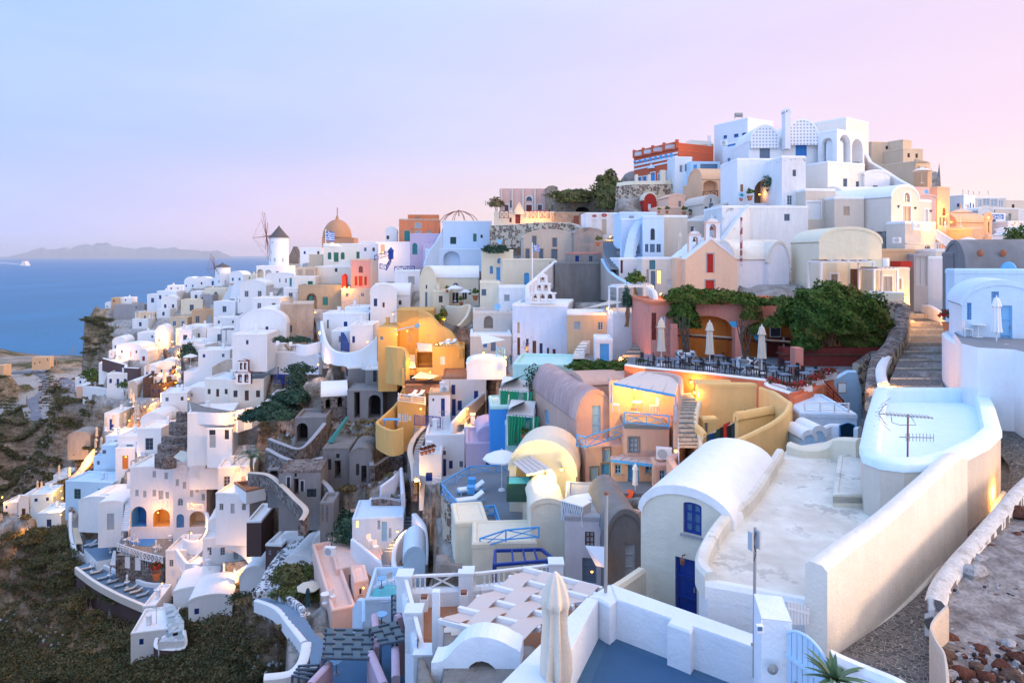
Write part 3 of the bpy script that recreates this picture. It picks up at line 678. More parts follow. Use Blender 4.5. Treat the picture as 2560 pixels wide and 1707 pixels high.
DEF['orangeruin']=lambda n:plaster(n,(.66,.22,.10),.7,(.36,.20,.14),vs_=.4,cracks=.7)
DEF['drygreen']=lambda n:leafmat(n,[(.05,.07,.02),(.10,.12,.035),(.16,.16,.06),(.2,.17,.08)])
DEF['bluedeck']=lambda n:plaster(n,(.17,.26,.36),.25,vs_=.6)
DEF['peach2']=lambda n:plaster(n,(.84,.58,.48),.15)
DEF['marble']=lambda n:stones(n,(.35,.45,.5),(.65,.7,.72),(.5,.48,.42),1.1,.04,(.2,.3,.36),.2)
DEF['roadmat']=lambda n:plaster(n,(.17,.18,.21),.6,(.30,.28,.27),vs_=.15)
def ID():T(0,0,1,1)
def Strip(name,label,edges,mat,kind='structure',cat=None,n=8,thick=.0):
 A=catmull([P(*e[0],e[2])for e in edges],n);B=catmull([P(*e[1],e[3])for e in edges],n)
 mb=MB();K=6
 for i in range(len(A)-1):
  for k in range(K):
   mb.quad(A[i].lerp(B[i],k/K),A[i].lerp(B[i],(k+1)/K),A[i+1].lerp(B[i+1],(k+1)/K),A[i+1].lerp(B[i+1],k/K),mat)
  if thick:
   d=Vc((0,0,thick));mb.quad(A[i],A[i+1],A[i+1]-d,A[i]-d,mat);mb.quad(B[i],B[i+1],B[i+1]-d,B[i]-d,mat)
  VIS.append((A[i],B[i]))
  for q in(A[i].lerp(B[i],.5),A[i],B[i]):CTRL.append((q.x,q.y,q.z-.5,.6))
 o=mb.obj(name,o=A[0],smooth=40)
 return tag(o,label,cat,None,kind)
ID()
def zof(y,d):return H-(y-HY)/F*d
Strip('path',None,[((1990,1790),(2420,1790),12.2,12.2),((2060,1665),(2345,1700),13.8,13.4),((2130,1610),(2352,1560),14.8,15.6),((2250,1525),(2390,1440),16.2,18),((2345,1432),(2480,1320),18.8,20.6),((2400,1335),(2540,1262),21,22.3),((2500,1245),(2590,1180),23.7,24.5),((2490,1130),(2640,1090),27.5,27.5),((2180,1010),(2620,1010),31.8,31.8),((2190,985),(2390,985),33,33),((2196,969),(2362,969),34,34)],'cobble')
pts=[(2040,1410,14.3),(2110,1356,15.2),(2200,1292,16.6),(2300,1205,18.6),(2370,1142,20.2),(2396,1134,20.8)]
Wall('long smooth off-white wall rising along the cobbled lane below the antenna roof',pts,[1650,1640,1580,1478,1380,1350],.5,'lightcream','lightcream',name='lane_wall')
Wall('narrow rounded plaster kerb at the foot of the long lane wall',[(2085,1640,14.35),(2200,1570,15.8),(2300,1470,17.8),(2385,1352,20.4),(2440,1300,21.8),(2504,1238,23.4),(2508,1228,23.9)],.22,.22,'creamroof',name='wall_kerb',cat='kerb')
zt=zof(1155,20)
tank=[PZ(x,y,zt)for x,y in[(2189,970),(2330,970),(2466,971),(2484,1015),(2502,1076),(2470,1105),(2400,1140),(2330,1157),(2260,1160),(2200,1153),(2160,1138),(2151,1115),(2165,1050)]]
root=empty('flat_roof_house',sum(tank,Vc())/13-Vc((0,0,3)),'house with a sunken pale blue roof and a TV antenna, by the lane bend','house')
mb=MB();n=len(tank)
for i in range(n):
 a,b=tank[i],tank[(i+1)%n];dn=Vc((0,0,4.2));mb.quad(a,b,b-dn,a-dn,'lanehouse')
mb.obj('wall',root,smooth=40)
mb=MB();inn=rim(mb,tank,zt,'roofblue',.55,.55,.04);mb.poly([Vc((p.x,p.y,zt-.55))for p in inn],'roofblue');mb.obj('roof',root,smooth=50)
FOOT.append(([(p.x,p.y)for p in tank],zt-3))
zr=zof(1470,16)
big=[PZ(x,y,zr)for x,y in[(1768,1478),(1747,1452),(1752,1415),(1785,1352),(1822,1310),(1868,1270),(1905,1215),(1945,1150),(1972,1118),(2090,1100),(2160,1120),(2400,1180),(2330,1300),(2120,1440),(2040,1530),(1962,1515),(1860,1494)]]
root=empty('terraced_roof_house',sum(big,Vc())/len(big)-Vc((0,0,3)),'wide house with a stained cream flat roof behind the long lane wall','house')
mb=MB();n=len(big)
for i in range(n):
 a,b=big[i],big[(i+1)%n];dn=Vc((0,0,4));mb.quad(a,b,b-dn,a-dn,'white')
mb.obj('wall',root,smooth=40);mb=MB();mb.poly(big,'creamroof');mb.obj('roof',root)
mb=MB();ribbon(mb,catmull([p+Vc((.12,.1,.42))for p in big[:8]]),.6,.34,'creamroof');mb.obj('parapet',root,smooth=50)
mb=MB();ribbon(mb,catmull([p+Vc((0,.15,.2))for p in(big[14],big[15],big[16],big[0])]),.4,.3,'lime');mb.obj('parapet',root,smooth=50)
mb=MB();q=[P(1972,1106,27),P(2010,1118,26.6),P(2055,1115,26.5),P(2092,1095,26.3),P(2152,1097,25.2)];ribbon(mb,catmull(q),1.3,.5,'cream');mb.obj('parapet',root,smooth=50)
FOOT.append(([(p.x,p.y)for p in big],zr-.5))
zb_=zof(1238,21.2)
bl=[PZ(x,y,zb_)for x,y in[(2082,1238),(2096,1140),(2170,1130),(2200,1240)]]
mb=MB()
for i in range(4):a,b=bl[i],bl[(i+1)%4];mb.quad(a,b,b-Vc((0,0,1.3)),a-Vc((0,0,1.3)),'cream')
rim(mb,bl,zb_,'creamroof',.2,.03,.0);mb.poly([p+Vc((0,0,.01))for p in bl],'creamroof');mb.obj('bench_block',root,smooth=45)
a0=P(2268,1250,21.4);root=empty('tv_antenna',a0,'rusty TV antenna mast with two toothed booms on the pale blue roof','antenna')
top=P(2270,1036,21.4);mb=MB();mb.tube([a0,top],.03,'rust',8);mb.obj('mast',root)
mb=MB();A,B=P(2196,1034,21.6),P(2332,1044,21.2);mb.bar(A,B,.035,'metal')
for k in range(13):q=A.lerp(B,.12+k*.068);mb.bar(q+Vc((-.02,-.22,0)),q+Vc((.02,.22,.03)),.016,'metal')
for s_ in(-1,1):
 for j in range(3):mb.bar(A+Vc((-.12+.1*j,0,s_*.12*(j+.4))),A+Vc((.16+.1*j,-.1,s_*(.16+.2*j))),.016,'metal')
 mb.tube([A,A+Vc((.25,0,.35*s_))],.014,'metal')
mb.tube([P(2228,1042,21.4),P(2230,1056,21.4),P(2250,1062,21.4),P(2290,1062,21.4),P(2278,1042,21.4)],.016,'metal');mb.obj('boom',root)
mb=MB();A,B=P(2248,1092,21.4),P(2334,1094,21.2);mb.bar(A,B,.03,'metal')
for k in range(9):q=A.lerp(B,.2+k*.1);mb.bar(q-Vc((0,0,.13)),q+Vc((0,0,.13)),.016,'metal')
mb.obj('boom',root);mb=MB();mb.tube([P(2252+9*math.cos(k*.6),1160+9*math.sin(k*.6),21.3)for k in range(13)],.012,'black');mb.obj('cable_coil',root);MB().box(P(2248,1228,21.2),(.16,.1,.22),'ash').obj('junction_box',root)
MB().tube([P(2186,1064,24),P(2186,1130,24)],.02,'ash').obj('rod',o=P(2186,1130,24))
tag(bpy.context.scene.objects['rod'],'thin upright grey rod at the left edge of the pale blue roof','rod')
Lamp('round glowing lamp set in the lane wall at the bend of the cobbled lane',2478,1228,22.9,60,'x',.3,.09)
zy=zof(1500,14.8)
Strip('ground',None,[((2352,1470),(2900,1470),15.9,15.9),((2330,1570),(2900,1570),14.3,14.3),((2345,1650),(2900,1650),13.3,13.3),((2360,1760),(2900,1800),12,12),((2380,1950),(2900,1950),10,10)],'yardsoil')
Strip('ground',None,[((2585,1215),(3000,1150),22,21),((2500,1300),(2900,1300),19.4,19),((2430,1380),(2900,1380),17.4,17),((2352,1472),(2900,1472),15.9,15.8)],'yardsoil')
Wall('crumbling whitewashed rubble wall between the lane and the rocky yard',[(2620,1160,23),(2562,1205,21.3),(2500,1275,19.3),(2440,1345,17.8),(2395,1395,16.8),(2352,1455,15.8),(2338,1500,15)],1.5,.42,'whitestone','yardtop',name='rubble_wall')
Wall('thin curved beige fence panel at the end of the crumbling yard wall',[(2368,1515,13.9),(2340,1545,13.6),(2328,1570,13.3),(2342,1605,12.9),(2362,1640,12.4),(2370,1720,11.6)],1.25,.07,'greige',name='curved_fence',cat='fence')
def rock(c,r,mat,seed):
 rg=random.Random(seed);mb=MB();vs=[];n1,n2=7,9;ph=[rg.uniform(0,6)for _ in range(4)]
 for i in range(n1+1):
  th_=math.pi*i/n1
  for k in range(n2):
   a=2*math.pi*k/n2;d=Vc((math.sin(th_)*math.cos(a),math.sin(th_)*math.sin(a),math.cos(th_)))
   s_=1+.16*math.sin(3*a+ph[0])*math.sin(th_)+.14*math.cos(2*th_+ph[1]+a)+rg.uniform(-.07,.07)*math.sin(th_)
   vs.append(Vc((d.x*r[0]*s_,d.y*r[1]*s_,d.z*r[2]*s_))+c)
 mb.add(vs,[(i*n2+k,i*n2+(k+1)%n2,(i+1)*n2+(k+1)%n2,(i+1)*n2+k)for i in range(n1)for k in range(n2)],mat);return mb
rk=[(2545,1290,.36,'rockred','big red-brown rock at the right edge beside the yard wall'),(2475,1380,.26,'rockred','round red rock left of its twin below the wall'),(2510,1385,.22,'rockred','round red rock right of its twin below the wall'),(2445,1410,.3,'rockgrey','flat grey slab below the two round red rocks'),(2435,1442,.38,'rockgrey','largest flat grey slab lying by the wall'),(2535,1405,.24,'rockgrey','pale grey slab beside the round red rock'),(2480,1412,.12,'rockred','small dark red stone between the slabs'),(2500,1355,.16,'rockbrown','brown stone touching the crumbling wall'),(2540,1345,.18,'rockred','red stone under the big red-brown rock'),(2372,1600,.2,'rockred','elongated red rock behind the curved fence'),(2383,1580,.12,'rockgrey','round whitish stone behind the curved fence'),(2365,1640,.16,'rockbrown','brown rock low behind the curved fence'),(2450,1625,.15,'rockred','red rock left in the bottom rubble row'),(2478,1605,.09,'rockgrey','small pale stone over the bottom rubble row'),(2520,1615,.16,'rockgrey','pale block in the bottom rubble row'),(2548,1650,.2,'rockred','red rock at the right end of the bottom rubble row'),(2410,1690,.2,'rockred','red rock in the bottom corner rubble'),(2380,1690,.14,'rockgrey','grey stone in the bottom corner rubble'),(2440,1672,.14,'rockbrown','dark brown rock in the bottom corner rubble'),(2500,1668,.17,'rockred','rusty rock in the middle of the bottom rubble'),(2530,1695,.2,'rockbrown','brown rock at the very bottom right'),(2465,1700,.16,'rockred','rusty rock at the bottom edge'),(2558,1600,.14,'rockbrown','brown stone at the right edge above the bottom rubble'),(2556,1340,.15,'rockdark','black stone at the right edge below the big red-brown rock')]
zfun=lambda y:H-(y-HY)/F*(15.9+(1470-y)*.0205 if y<1470 else 15.9-(y-1470)*.0145)
for i,(x,y,r,m,lb)in enumerate(rk):
 d=15.9+(1470-y)*.0205 if y<1470 else 15.9-(y-1470)*.0145
 c=P(x,y,d)+Vc((0,0,r*.3));sy_=random.uniform(.75,1.1)
 tag(rock(c,(r,r*sy_,r*random.uniform(.45,.7)),m,i).obj('rock',o=c-Vc((0,0,r*.4)),smooth=35),lb,'rock','rocks in the yard')
mb=MB();rg=random.Random(3)
for i in range(520):
 b=rg.random();y=rg.uniform(1330,1750);x=rg.uniform(2370,2620)if y>1480 else rg.uniform(2352+(1470-y)*1.0+14,2640)
 if.35<b<.8 and 1450<y<1590:continue
 d=15.9+(1470-y)*.0205 if y<1470 else 15.9-(y-1470)*.0145
 r=rg.uniform(.012,.05)*(1.6 if y>1610 else 1);c=P(x,y,d)+Vc((0,0,r*.4));m=rg.choice(['rockred','rockgrey','rockbrown','rockdark','rockgrey'])
 R=Matrix.Rotation(rg.uniform(0,3),3,'Z')@Matrix.Rotation(rg.uniform(-.5,.5),3,'X')
 mb.box(c,(r*2,r*1.5,r*1.2),m,R,rg.uniform(.5,.8))
tag(mb.obj('gravel',o=(6,14,121)),kind='stuff')
def mk_agave(label,x,y,d,r,n,mat='agave'):
 c=P(x,y,d);root=empty('agave',c-Vc((0,0,.25)),label,'plant');mb=MB();rg=random.Random(9)
 for k in range(n):
  a=2*math.pi*k/n*2.4+rg.uniform(-.2,.2);e=rg.uniform(.25,1.25);L=r*rg.uniform(.8,1.15);w=.045*r/.5
  dr=Vc((math.cos(a),math.sin(a),0));pr=Vc((-dr.y,dr.x,0));vs=[]
  for i in range(6):
   f=i/5;p=c+dr*L*math.cos(e)*f+Vc((0,0,L*math.sin(e)*f-.25*L*f*f));ww=w*(1-f)**.6+.002
   vs+=[p-pr*ww+Vc((0,0,ww*.4)),p,p+pr*ww+Vc((0,0,ww*.4))]
  mb.add(vs,[(3*i+j,3*i+j+1,3*i+4+j,3*i+3+j)for i in range(5)for j in(0,1)],mat)
 mb.obj('leaves',root,smooth=60);return root
mk_agave('spiky agave at the bottom edge beside the pale blue gate',2085,1700,10.6,.62,26)
zp=zof(1480,16.2)
oc=[PZ(x,y,zp)for x,y in[(1170,1790),(1470,1490),(1525,1458),(1900,1590),(1990,1640)]]
inc=[PZ(x,y,zp)for x,y in[(1335,1790),(1496,1497),(1540,1497),(1900,1622),(1990,1680)]]
root=empty('blue_floor_terrace',PZ(1560,1640,zp-1.3),'roof terrace with thick white parapet and sunken blue floor at the bottom centre','terrace')
mb=MB()
def prism(mb,pts,h,m,tm=None):
 n=len(pts);a_=sum(pts[i].x*pts[(i+1)%n].y-pts[(i+1)%n].x*pts[i].y for i in range(n));pts=pts if a_>0 else pts[::-1]
 bev=.05;c=sum(pts,Vc())/n
 ins=[p+(c-p).normalized()*bev for p in pts]
 mb.poly([p+Vc((0,0,.0))for p in ins],tm or m)
 for i in range(n):
  j=(i+1)%n;lo=Vc((0,0,-bev))
  mb.quad(pts[i]+lo,pts[j]+lo,ins[j],ins[i],tm or m);mb.quad(pts[i]+lo,pts[j]+lo,pts[j]-Vc((0,0,h)),pts[i]-Vc((0,0,h)),m)
prism(mb,[oc[0],oc[1],inc[1],inc[0]],3.2,'bluewhite');mb.obj('parapet',root,smooth=30)
mb=MB();prism(mb,[oc[2]+Vc((0,0,.0)),oc[3],inc[3],inc[2]],3.2,'bluewhite');mb.obj('parapet',root,smooth=30)
mb=MB();prism(mb,[oc[1],oc[2],inc[2]+Vc((.0,-.02,0)),PZ(1524,1512,zp),PZ(1494,1494,zp)],3.2,'bluewhite');mb.obj('pillar',root,smooth=30)
mb=MB();prism(mb,[PZ(x,y,zp+.004)for x,y in[(1684,1530),(1742,1552),(1726,1578),(1668,1556)]],3.2,'bluewhite');mb.obj('pillar',root,smooth=30)
fl=[Vc((p.x,p.y,zp-.98))for p in[PZ(1240,1790,zp),PZ(1480,1480,zp),PZ(1530,1475,zp),PZ(1905,1605,zp),PZ(1990,1660,zp),PZ(1990,1800,zp)]]
mb=MB();mb.poly(fl,'floorblue');mb.obj('floor',root)
q=[PZ(x,y,zp-1.0)for x,y in[(1440,1800),(1521,1603),(1560,1618),(1885,1755),(1885,1850)]]
mb=MB();hole=[p+Vc((0,0,.03))for p in q]
for i in range(5):a,b=hole[i],hole[(i+1)%5];mb.quad(a,b,b-Vc((0,0,.03)),a-Vc((0,0,.03)),'floordeep')
mb.poly(hole,'floordeep');mb.obj('inset_floor',root)
FOOT.append(([(p.x,p.y)for p in(oc[0],oc[1],oc[2],oc[3],oc[4],PZ(1990,1850,zp))],zp-2.5))
r=empty('steel_pole',P(1514,1476,16.1),'bare grey steel pole standing on the parapet corner','pole');MB().tube([P(1514,1480,16.1),P(1516,1232,16.1)],.045,'metal',10).obj('pole',r);MB().tube([P(1516,1236,16.1),P(1516,1230,16.1)],.06,'rust',10).obj('cap',r)
r=empty('antenna_pole',P(1886,1690,13.6),'grey steel pole carrying two small panel aerials by the blue floor terrace','pole');MB().tube([P(1885,1692,13.5),P(1888,1318,13.5)],.032,'metal',10).obj('pole',r)
for k,dx in enumerate((-10,9)):
 b=MB();b.box(P(1887+dx,1352+k*-4,13.45),(.05,.12,.38),'ash',Matrix.Rotation(rad(25),3,'Z'));b.obj('panel_aerial',r)
b=MB();b.bar(P(1878,1610,13.5),P(1897,1612,13.5),.05,'metal');b.obj('bracket',r)
b=MB();b.tube([P(1887+3*math.cos(k),1330+k*8,13.44)for k in range(10)],.008,'black');b.obj('cable',r)
def Block(label,c0,c1,yt,yb,d,dep,mat,name,cat,th=0,top=None,**k):return House(label,None,c0,c1,yt,yb,d,th,dep,mat,top or mat,'flat',name=name,cat=cat,par=0,pv=.5,**k)
b=Block('square white gatepost holding a small floodlight at the bottom edge',1904,1980,1546,1760,11.9,.9,'bluewhite','gatepost','post',-12,foot=False)
r=empty('floodlight',P(1904,1560,11.8),'small square floodlight fixed to the white gatepost','floodlight');m=MB();m.box(P(1900,1570,11.75),(.12,.1,.12),'chalk');m.obj('housing',r);m=MB();m.box(P(1900,1571,11.69),(.08,.02,.07),'glassblue');m.obj('lens',r);MB().tube([P(1905,1550,11.8),P(1901,1562,11.8)],.012,'chalk').obj('bracket',r)
r=empty('round_bulkhead',P(1932,1672,11.6),'round steel fitting low on the white gatepost','fitting');m=MB();m.lathe(P(1932,1672,11.72),[(.01,.05),(.09,.02),(.1,0)],'metal',20,1,Matrix.Rotation(rad(90),3,'X'));m.obj('cover',r,smooth=50)
r=empty('arched_gate',P(2030,1740,11.6),'pale blue boarded gate with an arched top, closed at the bottom edge','gate');m=MB();A,B=P(1966,1600,11.75),P(2078,1640,10.9);e=Vc((B.x-A.x,B.y-A.y,0));L=e.length;e.normalize();fc=Face(A,e,Vc((e.y,-e.x,0)))
for k in range(8):
 t0,t1=L*k/8+.006,L*(k+1)/8-.006;f=lambda t:A.z-.02+.42*math.sqrt(max(0,1-((t/L-.42)/.52)**2))-.12
 m.poly([fc.pt(t0,119.8),fc.pt(t1,119.8),fc.pt(t1,f(t1)),fc.pt((t0+t1)/2,f((t0+t1)/2)),fc.pt(t0,f(t0))],'gateblue')
 m.quad(fc.pt(t0,119.8,-.04),fc.pt(t1,119.8,-.04),fc.pt(t1,f(t1),-.04),fc.pt(t0,f(t0),-.04),'gateblue');m.quad(fc.pt(t0,f(t0)),fc.pt(t1,f(t1)),fc.pt(t1,f(t1),-.04),fc.pt(t0,f(t0),-.04),'gateblue')
m.obj('boards',r);m=MB();m.tube([fc.pt(L*k/16,f(L*k/16)+.015,-.02)for k in range(17)],.03,'gateblue',8);m.obj('arched_rim',r,smooth=50);m=MB();m.box(fc.pt(L*.25,A.z-.7,.02),(.05,.05,.16),'metal');m.obj('latch',r)
m=MB();m.bar(fc.pt(0.02,A.z-.25,.03),fc.pt(L-.02,A.z-.25,.03),.06,'gateblue');m.obj('rail',r)
Wall('low curved white wall sweeping from the gate to the bottom edge',[(2078,1630,11),(2120,1650,10.9),(2180,1675,10.7),(2250,1705,10.4),(2330,1760,10)],1.6,.22,'bluewhite',name='curved_wall')
r=empty('picket_gate',P(2010,1530,14.4),'small white picket gate behind the gatepost, on the cream roof edge','gate');m=MB()
for k in range(7):m.bar(P(1972+k*8,1496+abs(k-3)*2+k*3,14.3),P(1972+k*8,1560,14.3),.05,'chalk',.02)
m.obj('pickets',r);MB().bar(P(1970,1520,14.3),P(2024,1534,14.3),.04,'chalk').obj('rail',r)
def bigpar():
 m=MB();n=48;prof=[(.012,2.62),(.06,2.60),(.12,2.52),(.19,2.36),(.255,2.12),(.27,1.98),(.215,1.93),(.20,1.7),(.23,1.3),(.265,.9),(.265,.6),(.22,.32),(.17,.24),(.24,.1)]
 vs=[]
 for i,(rr,z)in enumerate(prof):
  for k in range(n):
   a=2*math.pi*k/n;amp=.0 if i<2 else(.13 if i<6 else.27);w_=math.sin(8*a+.35*math.sin(z*3))+.45*math.sin(5*a+z*1.3+1)
   q=rr*(1+amp*w_);vs.append((q*math.cos(a),q*math.sin(a),z+(.035*math.sin(8*a)if i in(5,)else 0)))
 m.add(vs,[(i*n+k,i*n+(k+1)%n,(i+1)*n+(k+1)%n,(i+1)*n+k)for i in range(len(prof)-1)for k in range(n)],'canvas2');return m
o=P(1389,1430,13.0)-Vc((0,0,2.62));r=empty('closed_parasol',o-Vc((0,0,.6)),'large cream parasol folded and tied in front of the blue floor terrace','parasol')
m=bigpar();m.v=[(a+o.x,b+o.y,c+o.z)for a,b,c in m.v];m.obj('canopy',r,smooth=70)
MB().tube([o+Vc((0,0,-.8)),o+Vc((0,0,2.63))],.03,'chalk').obj('pole',r);m=MB();m.lathe(o+Vc((0,0,.26)),[(.19,-.03),(.20,0),(.19,.03)],'black',24);m.obj('tie_strap',r)
House('cream vaulted house with a navy blue door and window and a white barrel roof',None,1603,1832,1275,1560,21.0,-33,6.2,'vcream','lime','vR',crown=1228,lw='greige',ops=['Rb 1708 1256 1754 1336 blue .3','Rd 1688 1396 1742 1545 blue'],name='vaulted_house',sink=2,pv=.3)
r=empty('wall_lantern',P(1708,1400,20.0),'unlit bronze lantern above the navy blue door','lantern');m=MB();m.tube([P(1714,1385,20.3),P(1706,1388,19.9),P(1706,1395,19.9)],.02,'rust');m.obj('bracket',r);m=MB();m.lathe(P(1706,1404,19.9),[(.01,.12),(.08,.08),(.07,-.05),(.04,-.1),(.01,-.1)],'rust',10);m.obj('shade',r)
Block('narrow cream wall block at the left end of the vaulted house',1602,1640,1262,1560,21.15,2.5,'vcream','wall_pier','wall',-33,'creamroof',foot=False)
Wall('low cream wall running from the vaulted house to the steel pole',[(1604,1420,20.6),(1560,1450,19.4),(1530,1468,18.2)],1.4,.3,'cream',curve=False)
T(1600,680)
rf=House('rose-red restaurant front with three orange bays under climbing vines',None,100,1540,275,850,52,2,7,'rosered','terracotta','flat',ops=['Ro 355 400 860 850 orange .55','Ro 950 440 1440 850 orange .45','Rc 188 405 232 505 chalk','Rd 104 375 150 625 maroon','Rw 1248 325 1296 372 metal 1','Rw 1420 330 1484 390 metal 1'],lw='orange',name='restaurant',cat='restaurant',par=.1,sink=1)
r0=rf['root']
def on(face,x,y,dep=0):t=face.hit(x);q=face.pt(t,0,dep);dd=face.O.y+face.e.y*t;return Vc((q.x,q.y,H-(py(y)-HY)/F*dd))
fc=rf['fR']
m=MB();m.box(on(fc,1285,780,-1.1),(2.6,.12,2.9),'maroon');m.obj('door',r0)
for k in(1204,1370):MB().box(on(fc,k,780,-1.05),(.14,.14,3.0),'chalk').obj('door_post',r0)
m=MB();m.box(on(fc,1295,555,-1.1),(.95,.1,1.05),'chalk');m.box(on(fc,1295,555,-1.03),(.75,.1,.85),'glass');m.obj('window',r0)
for k,(x0,y0,x1,y1)in enumerate(((340,578,880,620),(940,620,1445,660))):
 m=MB();m.bar(on(fc,x0,y0,.25),on(fc,x1,y1,.25),.22,'maroon',.12);m.obj('beam',r0);m=MB();A,B=on(fc,x0+100,y0-8,.3),on(fc,x1,y1-18,.3);m.quad(A,B,B+Vc((0,-.8,-.02)),A+Vc((0,-.8,-.02)),'greige');m.quad(A+Vc((0,0,.08)),B+Vc((0,0,.08)),B+Vc((0,-.8,.06)),A+Vc((0,-.8,.06)),'greige');m.obj('shelf',r0)
for x0,x1,yt,yb in((875,938,515,845),(1425,1500,700,1010),(300,345,480,840)):
 Block('square rose-red pillar %s'%{875:'in the middle of the restaurant front',1425:'at the right corner of the restaurant terrace',300:'at the left bay of the restaurant'}[x0],x0,x1,yt,yb,50.6 if x0<1400 else 44,.8,'rosered','pillar','pillar',0,sink=.5,foot=False)
for(pts,lb)in(([(790,450),(860,445),(875,590)],'teal shade sail corner left of the middle pillar'),([(1350,510),(1480,475),(1470,600)],'blue triangular shade sail below the round window'),([(960,500),(1065,530),(1030,620)],'blue shade sail behind the middle folded parasol')):
 m=MB();q=[on(fc,x,y,.5+.2*i)for i,(x,y)in enumerate(pts)];m.poly(q,'bluecloth');m.poly([v+Vc((0,.02,0))for v in q],'bluecloth');tag(m.obj('shade_sail',o=q[2]),lb,'shade sail','blue shade sails of the restaurant')
zf=Deck('dark terrace floor of the restaurant edged by a white coping over a red wall',[(-130,850),(20,872),(600,925),(1160,990),(1180,1040),(1390,1110),(1560,1050),(1700,960),(2000,880),(2000,780),(-100,780)],48.5,3.2,'floorgrey','terracotta',name='restaurant_terrace')
Wall('white-topped red retaining wall below the restaurant tables',[(-130,845),(20,868),(600,920),(1165,985)],3.4,.35,'terracotta','lime',name='retaining_wall',curve=False,z=zf+.45)
Wall('curved red retaining wall under the flower boxes, coming forward to the stairs',[(1162,985),(1180,1035),(1390,1105)],7,.3,'terracotta','lime',name='retaining_wall',z=zf+.3)
Wall('tall red wall right of the ochre house, below the framed menu',[(1390,1150,38.4),(1560,1075,40.4),(1700,1010,43),(1790,1150,43.2),(1870,1260,43.4)],6.5,.35,'terracotta',name='retaining_wall',curve=False)
for i,(x0,y0,x1,y1,lb)in enumerate(((1172,1020,1350,1072,'left'),(1380,1078,1560,1046,'middle'),(1555,1018,1665,980,'right upper'),(1640,965,1785,930,'highest'))):
 r=empty('flower_box',P((x0+x1)/2,(y0+y1)/2,42.5),f'white box of red blooms, {lb} of four on the restaurant terrace corner','flower box','flower boxes of the restaurant');d_=(40.3,39.6,41.6,43.2)[i]
 m=MB();m.bar(P(x0,y0+12,d_),P(x1,y1+12,d_+(-.6 if i==0 else.6)),.38,'chalk',.42);m.obj('box',r)
 V,R=leaf_arrays(np.array([P(x0+(x1-x0)*k/3,y0+(y1-y0)*k/3-20,d_)for k in(.5,1.5,2.5)])-np.array(r.location),np.full((3,3),.38),90,.09);ob=bpy.data.objects.new('flowers',leaf_mesh('flowers',V,R,'redflower'));COL.objects.link(ob);ob.parent=r
for x,y,k,lb in((75,815,0,'left end'),(185,845,0,'beside the left parasol'),(318,850,1,'third from the left'),(510,870,1,'left of the second parasol'),(640,890,1,'under the second parasol'),(780,895,1,'right of the second parasol'),(875,858,1,'before the middle pillar'),(980,915,1,'left of the third parasol'),(1090,870,0,'behind the third parasol'),(1215,935,1,'right of the third parasol'),(1228,972,0,'front by the flower box'),(1320,1002,0,'at the tip of the corner'),(1390,918,0,'left of the right pillar'),(1372,882,0,'before the big door'),(1562,955,0,'right of the right pillar'),(1512,990,0,'by the right flower box'),(470,818,1,'by the stone planter'),(720,815,1,'back row centre')):
 q=PZ(x,y+38,zf);TB_G.at(q,8,1,f'square dark-legged cafe table on the restaurant terrace, {lb}',GP[id(TB_G)])
 if random.random()<.75:CH_D.at(q+Vc((.62,.1,0)),90+random.uniform(-20,20),1,f'dark chair right of the table {lb}',GP[id(CH_D)])
 CH_D.at(q+Vc((-.62,.15,0)),-90+random.uniform(-20,20),1,f'dark chair left of the table {lb}',GP[id(CH_D)])
for x,yt,d_,lb in((195,425,48,'left of the three on the restaurant terrace'),(640,450,46.6,'middle of the three on the restaurant terrace'),(1118,488,45,'right of the three on the restaurant terrace')):
 q=P(x,yt,d_);hh=q.z-zf;P_CREAM.at(Vc((q.x,q.y,zf)),20,(1.35,1.35,hh/2.5),f'tall folded cream parasol, {lb}',GP[id(P_CREAM)])
for x,y,lb in((420,780,'left'),(985,850,'right')):
 q=PZ(x,y+60,zf);r=empty('stone_planter',q,f'black and white stone planter at the restaurant wall, {lb} of two','planter','stone planters');m=MB();m.lathe(q,[(.75,0),(.8,.9),(.7,.95),(.6,.8),(.01,.8)],'whitestone',14);m.obj('pot',r);m=MB()
 for k in range(9):m.tube([q+Vc((random.uniform(-.3,.3),0,.8)),q+Vc((random.uniform(-.5,.5),.3,2.4)),q+Vc((random.uniform(-.6,.6),.6,3.6))],[.06,.05,.02],'darktrunk',5)
 m.obj('trunk',r)
def VB(x,y,d,rx,rz,ry=.9):return(x,y,d,rx,ry,rz)
Bush('dense dark green climber covering the left bay of the restaurant',[VB(430,250,51.6,1.7,1.1,.7),VB(540,280,51.6,1.7,1.0,.7),VB(400,400,51.4,1.2,1.7,.6),VB(430,500,51.3,1.1,1.2,.6),VB(700,240,51.6,2.2,.7,.6),VB(350,260,51.6,1,.9,.6),VB(610,235,51.6,1.6,.7,.6)],1900,.13,'leaf','climbing_vine','vine',False)
Bush('thin brown-green climber over the middle pillar of the restaurant',[VB(960,280,51.6,1.7,.8,.6),VB(1020,420,51.4,.9,1.8,.5),VB(900,260,51.6,1.5,.6,.5),VB(1120,300,51.6,1.3,.7,.5),VB(1060,560,51.4,.6,.9,.5),VB(800,270,51.6,1.5,.5,.5)],850,.12,'leaf','climbing_vine','vine',False)
Bush('light green creeper round the round windows of the restaurant',[VB(1330,290,50,1.4,.7),VB(1390,350,49.8,.9,.9),VB(1350,420,49.8,1.1,.7),VB(1240,480,49.5,1.0,.6),VB(1200,500,49.5,.8,.6)],650,.11,'leaf','climbing_vine','vine',False)
